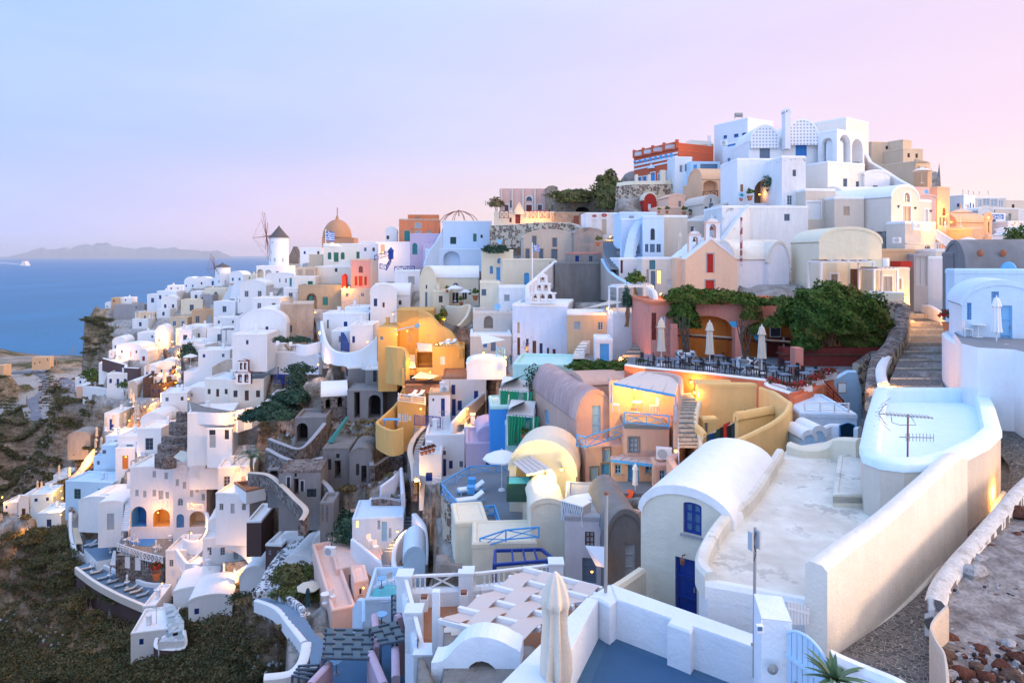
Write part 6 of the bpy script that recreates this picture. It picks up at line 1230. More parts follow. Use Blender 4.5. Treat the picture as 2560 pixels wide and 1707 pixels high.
A_('white lower front with a slim maroon door below the diagonal flight',None,1275,1500,900,1180,74,6,4,'milk',WR,name='lower_front',par=.02,ops=['Rd 1290 855 1312 1040 maroon','Rs 1410 1000 1475 1070 ash'])
A_('pale blue parapet house top above the stair house',None,1285,1620,480,600,82,3,4,'bluefront','bluefront',name='parapet_house',par=.4)
Stairs('dark blue-grey street steps between ruins and the pale blue stair house',[((1200,1010),(1270,1000),74),((1135,850),(1250,850),82),((1130,735),(1225,735),90)],16,'ash','floorgrey',side='greywall')
Wall('curved wall with pale blue coping along the lower street',[(1125,905,82),(1180,1000,76),(1260,1070,71),(1350,1120,67),(1410,1160,64)],[1290,1290,1290,1300,1310],.5,'tan3','azurewhite',name='street_wall')
Lamp('lamp at the top of the dark street steps',1195,705,90,200,'x',1.2)
A_('white shop fronts with two round red signs and pale shutters',None,975,1285,485,690,98,3,5,'white',WR,name='shop_house',cat='shop',par=.05,ops=['Rs 1118 545 1162 685 canvas','Rs 1030 550 1075 620 chalk','Rs 1200 525 1245 650 chalk'])
for x,y,w in((1050,515,20),(1140,508,25)):
 q=P(x,y,97.3);r=empty('round_sign',q,f'round red sign with white writing on the shop fronts, {"left, smaller" if x < 1100 else "right, larger"}','sign','round red signs');s_=w*_t[2]/F*97;m=MB();m.lathe(q,[(.01,.06),(s_,.05),(s_,0)],'redm',20,.7,Matrix.Rotation(rad(90),3,'X'));m.obj('board',r);m=MB()
 for k in(-1,1):m.bar(q+Vc((-s_*.5,-.1,.12*k)),q+Vc((s_*.5,-.1,.12*k)),.1,'chalk',.03)
 m.obj('lettering',r)
pm=A_('salmon pink panelled mansion with a half round fanlight on the ridge',180,184,622,262,600,122,2,8,'palepink','palepink',name='panelled_mansion',cat='mansion',par=.05,ops=['Rw 225 412 262 480 maroon 0 T','Rw 530 412 568 462 maroon 0 T','Rd 424 412 476 525 maroon 0 T','Rw 424 335 478 378 dusk 1 T'])
for x in(196,296,395,505,612):A,B=P(x-7,262,121.6),P(x+7,600,121.6);m=MB();m.box((A+B)/2+Vc((0,.2,0)),(B.x-A.x,.3,A.z-B.z),'greige3');m.obj('pilaster',pm['root'])
A_('cream forecourt wall with a gabled gate and iron panels before the pink mansion',None,130,690,475,610,113,2,4,'cream','cream',name='forecourt_house',par=.5,ops=['Rd 325 478 370 585 maroon','Rs 270 530 290 572 maroon'])
A_('small gabled gate top above the maroon door',None,318,402,462,500,112.4,2,1,'cream','cream','gR',395,name='gate_top',cat='gate',foot=False,sink=0)
for a,b,lb in((180,262,'left'),(450,525,'middle'),(550,635,'right')):Rail(f'iron panel of the cream forecourt wall, {lb} of three',[(a,470,112.2),(b,468,112.2)],1.3,'maroon','x',sp=.8,th=.07,group='iron panels')
Lamp('strong yellow lamp washing the cream forecourt wall',520,560,111.4,420,'x',1.0)
Put(P_GREY,284,470,112,0,'slim dark folded parasol before the panelled mansion',.8)
A_('ruined stone walls with an arch between the mansion and the bastion',None,690,1120,330,480,118,3,3,'ruin','ruin',name='stone_ruin',cat='ruin',par=.3,ops=['RO 880 430 1005 478 dark .6'])
A_('lower ochre stone ruin with a rusty door',None,680,975,480,600,110,3,4,'ruin','ruin',name='stone_ruin',cat='ruin',par=.1,ops=['Rd 858 512 910 590 rust'])
A_('broken stone stump beside the green shrub on the ridge',None,1115,1180,225,480,116,3,3,'ruin','ruin',name='stone_ruin',cat='ruin',par=.1);A_('ruined gable stump right of the panelled mansion',None,615,710,262,470,119,3,3,'ruin','ruin','vR',245,name='stone_ruin',cat='ruin')
Bush('tall green shrub against the broken stump on the ridge',[(1185,330,113,2.8,2,4.5),(1200,400,113,2.2,2,3),(1170,430,112.5,2,1.5,2)],2600,.3,'drygreen');Bush('low green shrubs on the ruined wall top',[(820,340,117,4,1.5,1.3),(930,335,117,4,1.5,1.3),(860,380,116,3,1.5,1)],1600,.28,'drygreen');Bush('dry shrub at the left foot of the panelled mansion',[(145,420,120,1.6,1.5,1.6)],300,.3,'dryscrub')
Lamp('amber lamp on the ochre ruin',700,590,108,150,'x',1.0)
Wall('long stone and plaster terrace wall curving under the ruins',[(100,600,108),(300,595,106),(530,575,104),(760,575,103),(880,590,102),(960,640,100)],[810,810,790,740,720,760],.8,'rubblelight','greige',name='terrace_wall')
A_('grey-brown plaster house with blue-grey shuttered windows on two floors',None,400,870,720,915,97,3,6,'greige','greige','vR',645,name='shuttered_house',ops=['Rs 480 698 518 778 dusk 0 tan','Rs 665 715 706 800 dusk 0 tan','Rs 418 815 455 905 dusk 0 tan','Rs 543 815 580 908 dusk 0 tan','Rs 655 818 710 915 dusk 0 tan','Rd 488 830 525 908 sand'])
A_('weathered grey rounded ruin right of the shuttered plaster house',None,865,1130,680,945,95,3,6,'ruingrey','ruingrey','vR',630,name='rounded_ruin',cat='ruin')
A_('large dark weathered plaster wall with exposed stones above the belfry',None,690,1115,945,1300,82,5,5,'darkgrey','darkgrey',name='weathered_wall',cat='ruin',par=.2)
A_('grey mottled corner with red tiles left of the dark street steps',None,820,1110,850,960,88,3,4,'ruingrey','rosered',name='mottled_house',par=.1);Put(POT,1085,790,92,0,'spiky green plant on the weathered ruin ledge',1.3)
DISH.at(P(178,790,103),0,1.0,'satellite dish on the rubble of the long terrace wall',GP[id(DISH)])
A_('cream house with blue arched windows and a small blue door canopy',None,20,305,825,1110,92,4,6,'cream','cream',name='cream_house',par=.3,ops=['Rb 90 970 120 1045 azul 1','Rb 230 975 262 1050 azul 1','Rb 158 900 198 950 azul 1','Rd 150 985 205 1115 azul'])
Bush('dark green hanging plants on the cream wall top',[(80,835,91,.9,.5,.9),(140,850,91,1.1,.5,1.0),(195,830,91,1.1,.5,.8)],600,.16,'bluegreen','hanging_plants','plants',False)
A_('long cream terrace house with a blue arched door',None,210,690,910,1170,88,6,6,'cream','cream',name='cream_house',par=.3,ops=['Rd 405 1035 452 1165 azul .6'])
Wall('diagonal white stair wall down from the cream house to the belfry',[(690,925,84),(600,1000,80),(500,1090,75),(430,1150,72),(440,1260,70)],3,.5,'milk',name='stair_wall',curve=False)
A_('plain white block left of the worn pale blue house',None,180,440,1165,1400,76,3,5,'white',WR,name='plain_block',par=.2);A_('cream stepped blocks with potted plants left of the plain white block',None,0,185,1120,1400,80,3,5,'cream','cream',name='stepped_block',par=.2)
A_('lilac grey house with arched niche and blue door left of the worn house',None,-60,300,1400,1680,72,4,6,'greige2','greige2',name='lilac_house',par=.2,ops=['Ro 35 1430 120 1545 greige2 1']);DISH.at(P(160,1400,70),0,.9,'pale blue dish on the lilac grey house roof',GP[id(DISH)])
A_('grey-beige house with a white sail over blue framed windows',None,-90,290,1600,1760,68,3,5,'greige2',WR,name='sail_house',par=.2,ops=['Rb 30 1640 65 1720 midblue','Rd 100 1650 145 1755 dusk']);m=MB();m.poly([P(0,1585,66),P(235,1650,65),P(20,1690,64)],'sail');tag(m.obj('shade_sail',o=P(20,1690,64)),'white triangular sail left of the worn pale blue house','shade sail')
Rail('pale blue gate panel beside the worn house',[(150,1720,63.5),(225,1722,63.5)],1.0,'azul','x',sp=.6,th=.05)
for x,y,d,lb in((32,1770,64,'left of'),(232,1810,63,'right of')):Lamp(f'yellow lamp {lb} the pale blue gate panel',x,y,d,90,'wall',.4)
A_('white rounded wall block below the gate panel with a yellow lit end',None,-120,240,1885,1960,62,3,3,'white',WR,'vR',1835,name='rounded_block',sink=.6);Lamp('yellow lamp lighting the end of the white rounded wall block',180,1945,60,220,'x',.7)
T(600,500)
A_('pale blue cubic house with an arched porch and roof stairs on the ridge',None,1860,2310,190,600,128,6,7,'bluefront',WR,name='cubic_house',par=.2,ops=['Rd 2140 310 2172 382 green','Rw 2208 320 2228 348 black','Rd 1930 340 1985 405 darkgreen'])
A_('lower pale blue storey with a deep arched porch',None,1700,2240,450,650,124,6,6,'bluefront','bluefront',name='porch_house',par=.05,ops=['Ro 1868 470 2020 612 bluefront .8'])
Wall('pale blue diagonal stair wall of the cubic house',[(1850,290,125),(1790,400,124),(1730,470,123.5),(1690,580,123)],8,.5,'bluefront',curve=False,name='stair_wall')
r=empty('gazebo_frame',P(2010,185,132),'wrought iron dome frame on the roof of the pale blue cubic house','gazebo');m=MB()
for k in range(10):
 a=k*math.pi*2/10;c=P(2010,180,132);R_=4.2;m.tube([c+Vc((R_*math.cos(a),R_*.5*math.sin(a),-.6)),c+Vc((R_*.7*math.cos(a),R_*.35*math.sin(a),.8)),c+Vc((R_*.3*math.cos(a),R_*.15*math.sin(a),1.6)),c+Vc((0,0,1.8))],.07,'rust',4)
m.obj('ribs',r);MB().tube([P(2010,150,132),P(2008,90,132)],.12,'rust').obj('finial',r)
A_('orange-red ruined house with broken edges and grey arched doors',None,1460,1825,175,380,138,3,6,'orangeruin','rustyplaster',name='orange_ruin',cat='ruin',par=.2,ops=['Rs 1605 205 1662 262 ash 1 tan','Rd 1605 285 1662 378 ash 0 tan','Rs 1508 282 1560 376 teal 0 tan','Rs 1705 282 1765 340 sand'])
A_('raised back wall of the orange ruin on the ridge',None,1540,1825,135,200,140,3,2,'orangeruin','rustyplaster',name='orange_ruin',cat='ruin',par=0,foot=False)
A_('lilac house with a dark blue arched door under a blue slab',None,1560,1860,310,600,132,8,6,'lilac','lilac',name='lilac_house',par=.2,ops=['Rd 1582 395 1628 500 teal 1']);A_('lilac lower house beside the lilac stair',None,1680,1860,405,640,129,8,6,'lilac','lilac',name='lilac_house',par=.2)
A_('white house with blue balcony stairs below the orange ruin',None,1270,1600,385,620,134,3,6,'white',WR,name='balcony_house',par=.3,ops=['Rd 1290 410 1330 500 sand'])
A_('white vault beside the orange ruin on the ridge',None,1335,1440,290,390,142,5,5,'white',WR,'vR',250,name='white_vault',cat='house')
Rail('royal blue lattice balcony left of the blue sentry box',[(1235,510,130),(1370,470,131)],1.0,'blue','x',sp=1.3,th=.1);Rail('royal blue stair rails descending in a zigzag',[(1385,530,129),(1345,600,127),(1285,585,127)],1.0,'blue','x',sp=1.3,th=.1);Rail('royal blue roof railing of the white block with the grey door',[(1420,612,122),(1600,608,122)],1.0,'blue','x',sp=1.3,th=.1)
r=empty('sentry_box',P(1385,540,128.5),'royal blue pointed wooden box at the head of the blue stairs','booth');m=MB();m.box(P(1385,500,128.5),(.9,.8,1.9),'blue');m.obj('body',r);m=MB();m.lathe(P(1385,472,128.5),[(.7,0),(.4,.4),(.02,.9)],'blue',6);m.obj('roof',r)
A_('white block with a grey boarded door under the royal blue roof railing',None,1420,1650,645,830,120,5,6,'milk',WR,name='white_block',ops=['Rs 1548 705 1598 775 ash 0 sand']);Lamp('lamp in the orange doorway left of the blue balcony',1310,480,132,260,'wall',1.0)
A_('white long block behind the blue sentry box',None,1100,1280,400,640,142,5,6,'milk',WR,name='white_block')
dm=A_('square brown drum house carrying the great brown dome',None,752,1045,345,560,178,6,9,'domebrown','domebrown','flat',name='domed_church',cat='church',par=0,ops=['Rw 1005 385 1022 415 sand 1','Rw 915 385 935 410 sand 1'])
c=P(893,345,182);R_=14.0;rp=130*_t[2]/F*182;m=MB();m.lathe(c,[(rp*math.cos(k*math.pi/24),rp*1.28*math.sin(k*math.pi/24))for k in range(12)]+[(.5,rp*1.28),(.35,rp*1.28+.8),(.02,rp*1.28+1.6)],'domebrown',40);m.obj('dome',dm['root'],smooth=60)
MB().tube([c+Vc((0,0,rp*1.28)),c+Vc((0,0,rp*1.28+3.4))],.12,'rust').obj('cross',dm['root'])
r=empty('flagpole',P(787,430,160),'thin flagpole with a striped blue and white flag before the brown dome','flagpole');MB().tube([P(787,430,160),P(787,270,160)],.1,'chalk').obj('pole',r);Flag(r,790,288,868,372,160)
A_('white house with green doors on its terrace under the great dome',None,765,1110,400,600,156,4,6,'ivory',WR,name='green_door_house',ops=['Rs 805 480 838 545 green .8','Rd 860 482 905 568 green','Rs 925 480 960 545 green .8','Rs 1068 475 1098 538 green']);Put(O_WHITE,845,560,152,0,'white umbrella before the green doors',1.6)
A_('broad white house with one small arched window below the green doors',None,690,1025,610,775,148,3,7,'ivory',WR,name='broad_house',par=.1,ops=['Rw 870 625 895 660 black .6']);Wall('stepped white parapet left of the pink house',[(1015,540,150),(940,560,150),(900,590,150),(770,600,150)],3,.5,'ivory',curve=False)
A_('pink-red house with three red doors and an arched upper window',1015,1018,1205,545,800,140,6,6,'pink','beige',name='pink_house',par=.05,ops=['Rw 1090 605 1128 668 redpaint 1 tan','Rs 1052 700 1078 785 redpaint 0 tan','Rd 1090 698 1125 790 redpaint 0 tan','Rs 1142 702 1165 782 redpaint 0 tan'])
A_('beige plaster side of the pink-red house',None,1203,1285,540,800,139.6,20,6,'greige','greige',name='beige_side_house',par=.05);A_('low beige blocks right of the pink-red house',None,1270,1420,640,830,136,4,6,'greige','greige',name='beige_block',par=.1)
Lamp('yellow lamps at the red kiosk beside the pink house',960,800,137,380,'x',1.2);Lamp('second yellow lamp below the red kiosk',1000,805,136,200,'x',1.2);A_('tiny red kiosk beside the pink house',None,935,972,700,750,138,0,1.5,'redm','redm','gR',685,name='red_kiosk',cat='kiosk',foot=False)
A_('olive grey old house with teal arched door and shutter',None,535,935,780,1000,138,3,7,'olive','olive',name='olive_house',par=.1,ops=['Ro 610 858 705 1000 olive 1','Rs 758 890 808 965 teal']);A_('teal door inside the arch of the olive house',None,632,665,880,980,138.6,0,.2,'teal','teal',name='door',cat='door',par=0,foot=False,sink=.1)
A_('beige extension right of the olive grey old house',None,930,1215,815,1000,136,8,7,'greige','greige',name='beige_extension',par=.1)
A_('beige house with ornate window shutters and green lamps above the olive house',None,510,690,620,780,146,3,6,'beige','beige',name='shutter_house',par=.3,ops=['Rs 530 640 575 690 sand','Rs 600 640 680 690 sand']);A_('white arch block with a green shutter left of the broad white house',None,500,690,700,780,143,3,4,'ivory',WR,name='arch_block',ops=['Rs 622 745 668 775 green']);A_('beige block under the left side of the great dome',None,635,760,500,620,158,4,5,'beige','beige',name='beige_block')
A_('white ridge house left of the great dome',None,550,755,440,570,175,8,6,'white',WR,name='ridge_house');A_('small white ridge block right of the great dome',None,1105,1245,385,480,158,6,6,'milk',WR,name='ridge_house',par=.05)
Lamp('amber street lamp at the left foot of the olive house',553,935,133,240,'post',1.0);Lamp('amber street lamp on the lane below the olive house',690,1030,128,240,'post',1.0)
def Mill(label,x,yt,yb,wpx,ycone,d,hubx,huby,R,nb=8):
 b=P(x,yb,d);t=P(x,yt,d);w=wpx*_t[2]/F*d/2;root=empty('windmill',b,label,'windmill');m=MB();hh=t.z-b.z;m.lathe(b,[(w*1.06,-3),(w*1.04,0),(w,hh),(.01,hh)],'white',32);m.obj('tower',root,smooth=50)
 k=P(x,ycone,d).z-t.z;m=MB();m.lathe(t,[(w*1.1,-.1),(w*.55,k*.45),(w*.12,k*.85),(.02,k)],'darkthatch',24);m.obj('cap',root,smooth=40)
 for dx,y0,y1,ww in((-.1,.12,.34,.5),(.75,.12,.34,.45),(-.4,.8,.86,.35)):
  m=MB();a=math.asin(dx*.9);q=b+Vc((w*1.03*math.sin(a),-w*1.03*math.cos(a),hh*(y0+y1)/2));m.box(q,(ww*1.4,.15,hh*(y1-y0)*.6),'ash',Matrix.Rotation(a,3,'Z'));m.obj('window',root)
 h=P(hubx,huby,d-w*.6);m=MB();m.tube([t+Vc((0,0,k*.2)),h],.22,'rust',8);m.obj('axle',root)
 ax=(h-t-Vc((0,0,k*.2))).normalized();u=ax.cross(Vc((0,0,1))).normalized();v=u.cross(ax);m=MB()
 for j in range(nb):a=math.pi*2*j/nb+.12;m.tube([h,h+(u*math.cos(a)+v*math.sin(a))*R],[.13,.06],'rust',4)
 tip=h+ax*R*.5
 m.tube([h,tip],[.14,.05],'rust',4)
 for j in range(nb):a=math.pi*2*j/nb+.12;a2=a+math.pi*2/nb;m.tube([tip,h+(u*math.cos(a)+v*math.sin(a))*R],.018,'rust',3);m.tube([h+(u*math.cos(a)+v*math.sin(a))*R,h+(u*math.cos(a2)+v*math.sin(a2))*R],.02,'rust',3)
 m.obj('sail_spokes',root);CTRL.append((b.x,b.y,b.z-.3,1));return root
Mill('large white windmill with a dark conical cap and bare red-brown spokes',358,345,610,168,232,226,243,335,9.0,10)
Lamp('warm lamp at the foot of the large windmill',470,615,215,300,'x',1.2)
A_('dark thatched cone roof hut behind the large windmill',None,450,535,520,580,232,6,6,'darkgrey','darkthatch','gR',430,name='thatched_hut',cat='hut')
A_('white house with two round arched porches under the large windmill',None,150,450,605,720,214,4,8,'white',WR,name='porch_house',ops=['Ro 155 635 215 712 cream 1','Ro 228 640 292 712 white 1','Rw 330 655 355 672 dusk']);A_('white gabled house with tiny green door beneath the large windmill',None,240,500,690,800,200,4,8,'white',WR,'vR',670,name='white_vault',cat='house',ops=['Rd 455 715 475 790 teal','Rw 360 720 370 755 dusk','Rw 415 720 428 758 dusk'])
def V(lb,x0,x1,yt,yb,d,wall='white',cr=None,n=0,c='blue',th=3,dep=6,k='w',rm=WR,name='white_house',**q):
 """plain town house: n small openings spread over the front; cr = crown row of a barrel roof over the front"""
 ww=(x1-x0)/max(n,1);hh=min((yb-yt)*.42,ww*.6);s=min(hh*.66,ww*.36)
 o=[('R','d' if(i==n//2 and k=='d')else 'w',x0+ww*(i+.5)-s/2,yt+(yb-yt)*.34,x0+ww*(i+.5)+s/2,yt+(yb-yt)*.34+hh*(1.5 if i==n//2 and k=='d' else 1),c)for i in range(n)]+list(q.pop('ops',()))
 h=House(lb,None,x0,x1,yt,yb,d,th,dep,wall,rm,'vR' if cr else 'flat',cr,o,name=name,cat='house' if 'house' in name or 'vault' in name else name.split('_')[-1],**q)
 if not cr and x1-x0>110 and yt>200 and name!='blue_door':
  c=h['O']+h['u']*h['a']*random.uniform(.2,.8)+h['v']*h['b']*random.uniform(.3,.8);m=MB();m.box((c.x,c.y,h['zt']+.35),(.5,.5,1.1),wall);m.box((c.x,c.y,h['zt']+.95),(.62,.62,.12),wall);m.obj('chimney',h['root'])
  if random.random()<.5:c=c+h['u']*.9;m=MB();m.bar((c.x,c.y,h['zt']-.3),(c.x,c.y,h['zt']+2),.05,'metal');m.bar((c.x-.5,c.y,h['zt']+1.8),(c.x+.5,c.y,h['zt']+1.85),.04,'metal');m.obj('aerial',h['root'])
 return h
T(600,500)
V('white barrel house with two narrow windows and an amber lamp, left of the yellow house',1195,1440,870,1120,112,'white',775,0,th=12,ops=['Rw 1228 905 1260 975 blue','Rw 1308 940 1328 985 maroon'])
A_('long white barrel roof behind the amber lamp house',None,1230,1560,880,990,116,3,5,'white',WR,'vL',770,name='white_vault',cat='house');Lamp('amber lamp on the white barrel house',1405,1048,109,160,'wall',.7)
A_('cream barrel roofed house with white umbrellas on its terrace',None,1720,2190,720,960,104,3,6,'cream',WR,'vL',612,name='cream_vault_house',ops=['Rw 1955 760 2005 790 dusk 1','Rd 1950 850 2005 945 black','Rw 2042 842 2082 910 black','Rw 2098 825 2122 868 black'])
A_('cream arched gable of the barrel roofed umbrella house',None,1650,1800,800,1100,102,8,5,'cream','cream','vR',615,name='cream_gable_house',ops=['Rw 1705 780 1718 815 black','Rd 1700 845 1720 980 dusk'])
V('cream square block with one brown window before the cream gable',1770,1920,835,1100,98,'cream',ops=['Rw 1825 880 1860 940 brown'],rm='cream',name='cream_house')
Wall('curved cream wall swooping down to the lane below the white umbrellas',[(1900,968,97),(2010,975,95),(2110,960,95),(2080,1060,91),(2000,1150,88)],[1150,1150,1140,1150,1155],.4,'cream');Wall('cream wall behind the orange lantern bushes',[(2110,980,95),(2240,985,94),(2350,960,93)],4,.4,'cream')
for x,y,s in((1975,850,.9),(2060,870,.8)):Put(O_WHITE,x,y+80,97,0,f'white umbrella on the cream house terrace, {"left" if x < 2000 else "right"}',s)
Lamp('orange lantern glowing in the bushes of the cream house',1880,1095,90,130,'floor',.5);Bush('dark potted bushes beside the orange lantern',[(1830,1100,90,.9,.7,.9),(1865,1060,91,.6,.6,1.3)],500,.14,'leaf')
for x,y,r_,lb in((1900,810,1.2,'round red-brown plant on the cream vault'),(2030,930,1.6,'terrace plants left of the white cloth'),(2250,910,2,'tall plants at the right end of the cream terrace'),(2160,880,2,'climbing plant in the middle of the cream terrace')):Put(POT,x,y+40,97,0,lb,r_*.8)
yw='ochre'
A_('tall yellow-ochre house with glowing terrace lamps in the middle of the slope',None,1440,1780,1010,1420,92,4,5,yw,yw,name='yellow_house',par=.02,ops=['Rc 1435 1230 1465 1300 chalk','Rd 1548 1235 1580 1310 sand'])
V('yellow-ochre left wing with a small grey window',1268,1440,1170,1560,89,yw,ops=['Rw 1285 1250 1315 1285 ash'],rm=yw,name='yellow_house',par=.02)
Wall('yellow-ochre wall sweeping down to the right from the tall yellow house',[(1650,1010,91),(1740,1040,90),(1830,1140,88),(1930,1200,87),(1990,1290,86),(2030,1370,84)],[1450]*6,.5,yw);Wall('yellow-ochre curved parapet of the lower terraces',[(1350,1340,87),(1430,1345,85.5),(1520,1370,84.5),(1540,1470,83.5)],5,.5,yw)
V('yellow-ochre lower block with a white door and loungers on its roof',1768,2060,1350,1600,84,yw,ops=['Rs 1835 1435 1880 1510 chalk'],rm=yw,name='yellow_house',dep=5)
V('open yellow room with a white sail and a wooden bench',1610,1775,1380,1560,86,yw,rm=yw,name='yellow_house',ops=[('R','O',1625,1390,1765,1545,yw)],dep=4,foot=False)
Stairs('yellow lit steps beside the open yellow room',[((1550,1540),(1610,1540),83.5),((1555,1420),(1605,1420),86.5)],8,yw,'chalk',side=yw)
for x,y,d,p,lb in((1535,1200,88.8,300,'on the tall yellow house, uppermost'),(1805,1325,82,180,'by the loungers on the yellow roof'),(1440,1230,86.5,150,'left terrace of the yellow house'),(1580,1490,82.5,200,'at the yellow lit steps')):Lamp(f'golden lamp {lb}',x,y,d,p,'wall',.7,col=(1,.5,.08))
for x,lb in((1885,'left'),(1945,'right')):Put(L_WHITE,x,1330,83,60,f'white lounger on the yellow roof terrace, {lb} of two',.9)
m=MB();m.poly([P(1370,1215,86),P(1690,1140,88),P(1500,1170,90)],'canvas');tag(m.obj('shade_sail',o=P(1370,1215,86)),'thin grey sail before the tall yellow house','shade sail','sails of the yellow houses');m=MB();m.poly([P(1620,1310,83.5),P(1765,1320,83.5),P(1765,1390,82.5),P(1640,1385,82.5)],'canvas');tag(m.obj('shade_sail',o=P(1765,1390,82.5)),'square grey sail over the yellow bench','shade sail','sails of the yellow houses');DISH.at(P(1628,1200,88),0,.9,'blue dish on the tall yellow house',GP[id(DISH)])
V('white cluster house with blue shutters and a blue gate',760,1180,1040,1290,112,n=0,ops=['Rs 952 1115 986 1182 blue','Rd 798 1100 815 1180 dusk','Rw 1160 1150 1178 1240 blue'])
V('stepped white cube above the blue shuttered cluster',960,1180,985,1100,118);V('white cube with a small tan window beside the blue stair gate',840,1010,1200,1340,106,n=1,c='sand');V('white cube right of the blue stair gate with blue shutters',1010,1220,1145,1350,103,ops=['Rs 1030 1250 1055 1310 blue','Rw 995 1215 1005 1260 maroon'])
Stairs('royal blue gated stairs in the white cluster',[((930,1380),(995,1380),100),((925,1290),(990,1300),103),((925,1220),(950,1210),105)],10,'floorgrey','blue',side='blue');Rail('royal blue gate railing of the white cluster',[(928,1300,99.5),(998,1310,99.5)],1.4,'blue','v',sp=.8,th=.08)
Wall('white swooping wall from the yellow house down to the white cluster',[(1260,1250,96),(1180,1330,96),(1080,1385,96),(960,1400,97),(850,1370,99),(780,1270,104),(750,1110,112)],[1560,1560,1540,1520,1500,1480,1400],.5,'white')
Stairs('grey lane steps winding between the big white wall and the white cluster',[((760,1540),(820,1540),103),((760,1420),(820,1430),108),((745,1300),(790,1310),113),((715,1190),(748,1190),120),((680,1080),(740,1090),126)],30,'floorgrey','ash',side='greywall')
Lamp('yellow lamp low beside the lane at the end of the big white wall',718,1510,101,260,'floor',.7);Lamp('glow in the niche of the white cluster',1170,1300,100,120,'x',.6);Lamp('orange glow half way up the winding lane',730,1215,118,90,'x',.7)
V('huge white barrel house with two black-framed windows on the left centre',0,425,1140,1400,118,'white',1005,th=6,dep=9,ops=['Rw 235 1160 260 1250 blue','Rw 280 1218 306 1288 blue'])
V('white block with a small blue window before the huge barrel house',-70,250,1230,1420,112,ops=['Rw 55 1285 78 1325 blue'])
Wall('immense curving white wall below the white furniture terrace',[(-60,1440,124),(100,1400,121),(300,1390,118),(500,1390,116),(690,1400,114),(740,1440,112)],[1600]*6,.6,'white')
Wall('low curved white parapet around the white furniture',[(520,1320,108),(600,1330,107),(690,1310,107),(740,1300,108)],1.8,.4,'white')
for i,(x,y)in enumerate(((340,1340),(400,1345),(470,1350),(500,1360))):Put(TB_W if i%2 else CH_W,x,y+20,107.5,20*i,f'white terrace furniture piece, {["first", "second", "third", "last"][i]} from the left before the huge barrel house',1.3)
V('rusty plastered old house with grey doors and windows, wedge shaped',370,675,950,1320,121,'rustyplaster',ops=['Rw 447 1150 480 1215 dusk','Rs 447 1228 482 1310 ash','Rs 503 1230 535 1290 ash','Rs 566 1240 594 1300 ash','Rs 618 1245 666 1315 ash'],name='rusty_house',rm='greige',th=16,par=.1)
V('white flat house behind the rusty plastered old house',110,375,900,1030,132,n=2,c='ash');V('white house with a grey shutter left of the olive house',400,530,805,940,142,n=1,c='ash');V('white dome-like low roof under the large windmill',0,240,790,920,160,cr=740,n=2,c='ash')
Bush('dark plants on the terrace of the rusty house',[(370,1295,112,1.4,1,.9),(540,1300,112,2.4,1,1.1)],700,.18,'bluegreen')
T(600,880)
co='concrete'
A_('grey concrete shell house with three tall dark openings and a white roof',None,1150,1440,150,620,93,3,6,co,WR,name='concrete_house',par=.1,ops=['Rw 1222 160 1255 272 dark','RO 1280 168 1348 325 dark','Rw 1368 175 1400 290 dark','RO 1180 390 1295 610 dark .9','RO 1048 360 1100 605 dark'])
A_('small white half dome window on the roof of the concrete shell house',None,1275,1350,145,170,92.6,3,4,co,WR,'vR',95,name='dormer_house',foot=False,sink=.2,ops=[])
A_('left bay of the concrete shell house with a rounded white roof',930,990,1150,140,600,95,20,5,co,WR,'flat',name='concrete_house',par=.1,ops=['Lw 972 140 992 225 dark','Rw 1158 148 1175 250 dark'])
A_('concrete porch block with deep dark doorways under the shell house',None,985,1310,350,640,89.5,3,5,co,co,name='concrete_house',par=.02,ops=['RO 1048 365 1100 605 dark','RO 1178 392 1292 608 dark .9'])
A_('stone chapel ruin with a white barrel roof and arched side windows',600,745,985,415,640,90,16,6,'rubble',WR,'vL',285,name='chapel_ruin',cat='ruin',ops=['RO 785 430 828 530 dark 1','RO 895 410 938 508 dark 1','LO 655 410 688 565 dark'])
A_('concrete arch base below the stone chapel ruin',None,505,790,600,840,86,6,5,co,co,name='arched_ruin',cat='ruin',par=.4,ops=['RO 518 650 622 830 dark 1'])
for pts,h_,lb in(([(275,790,84),(400,840,82),(540,880,81),(640,810,82),(775,650,85)],2.6,'descending in a V below the chapel ruin'),([(250,880,80),(400,960,78),(560,1000,77),(760,960,78)],5.5,'broad band under the V shaped wall'),([(900,890,82),(1060,885,81),(1180,950,79),(1215,1040,77)],2.4,'arching over the right concrete rooms'),([(1225,1040,79),(1400,935,82),(1500,960,82)],4,'above the white triangle wall'),([(90,1100,78),(260,1120,76),(380,1210,73),(500,1330,70),(605,1440,67),(560,1540,65)],1.6,'snaking white-capped along the stairs'),([(600,1105,77),(720,1150,75),(830,1250,73),(860,1380,71)],3,'falling right of the lower grey house'),([(1210,1340,70),(1320,1330,70),(1480,1360,70)],1.5,'above the lower right shrubs'),([(1690,680,78),(1600,780,76),(1560,900,73),(1590,1050,70),(1600,1180,67)],2.2,'pale-topped beside the long stair to the yellow glow')):Wall(f'dark rubble stone wall {lb}',pts,h_,.6,'rubble','greige' if '-' in lb or 'pale' in lb else 'greywall',name='rubble_wall')
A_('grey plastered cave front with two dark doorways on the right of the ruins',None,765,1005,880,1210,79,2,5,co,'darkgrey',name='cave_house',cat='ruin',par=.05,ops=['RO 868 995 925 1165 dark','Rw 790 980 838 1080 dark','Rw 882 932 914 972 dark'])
A_('second grey cave front joined on the right with a paper notice',None,1005,1210,960,1220,77.5,4,5,co,'darkgrey','vR',885,name='cave_house',cat='ruin',ops=['Rw 1065 1025 1095 1130 dark','RO 1112 1040 1162 1205 dark'])
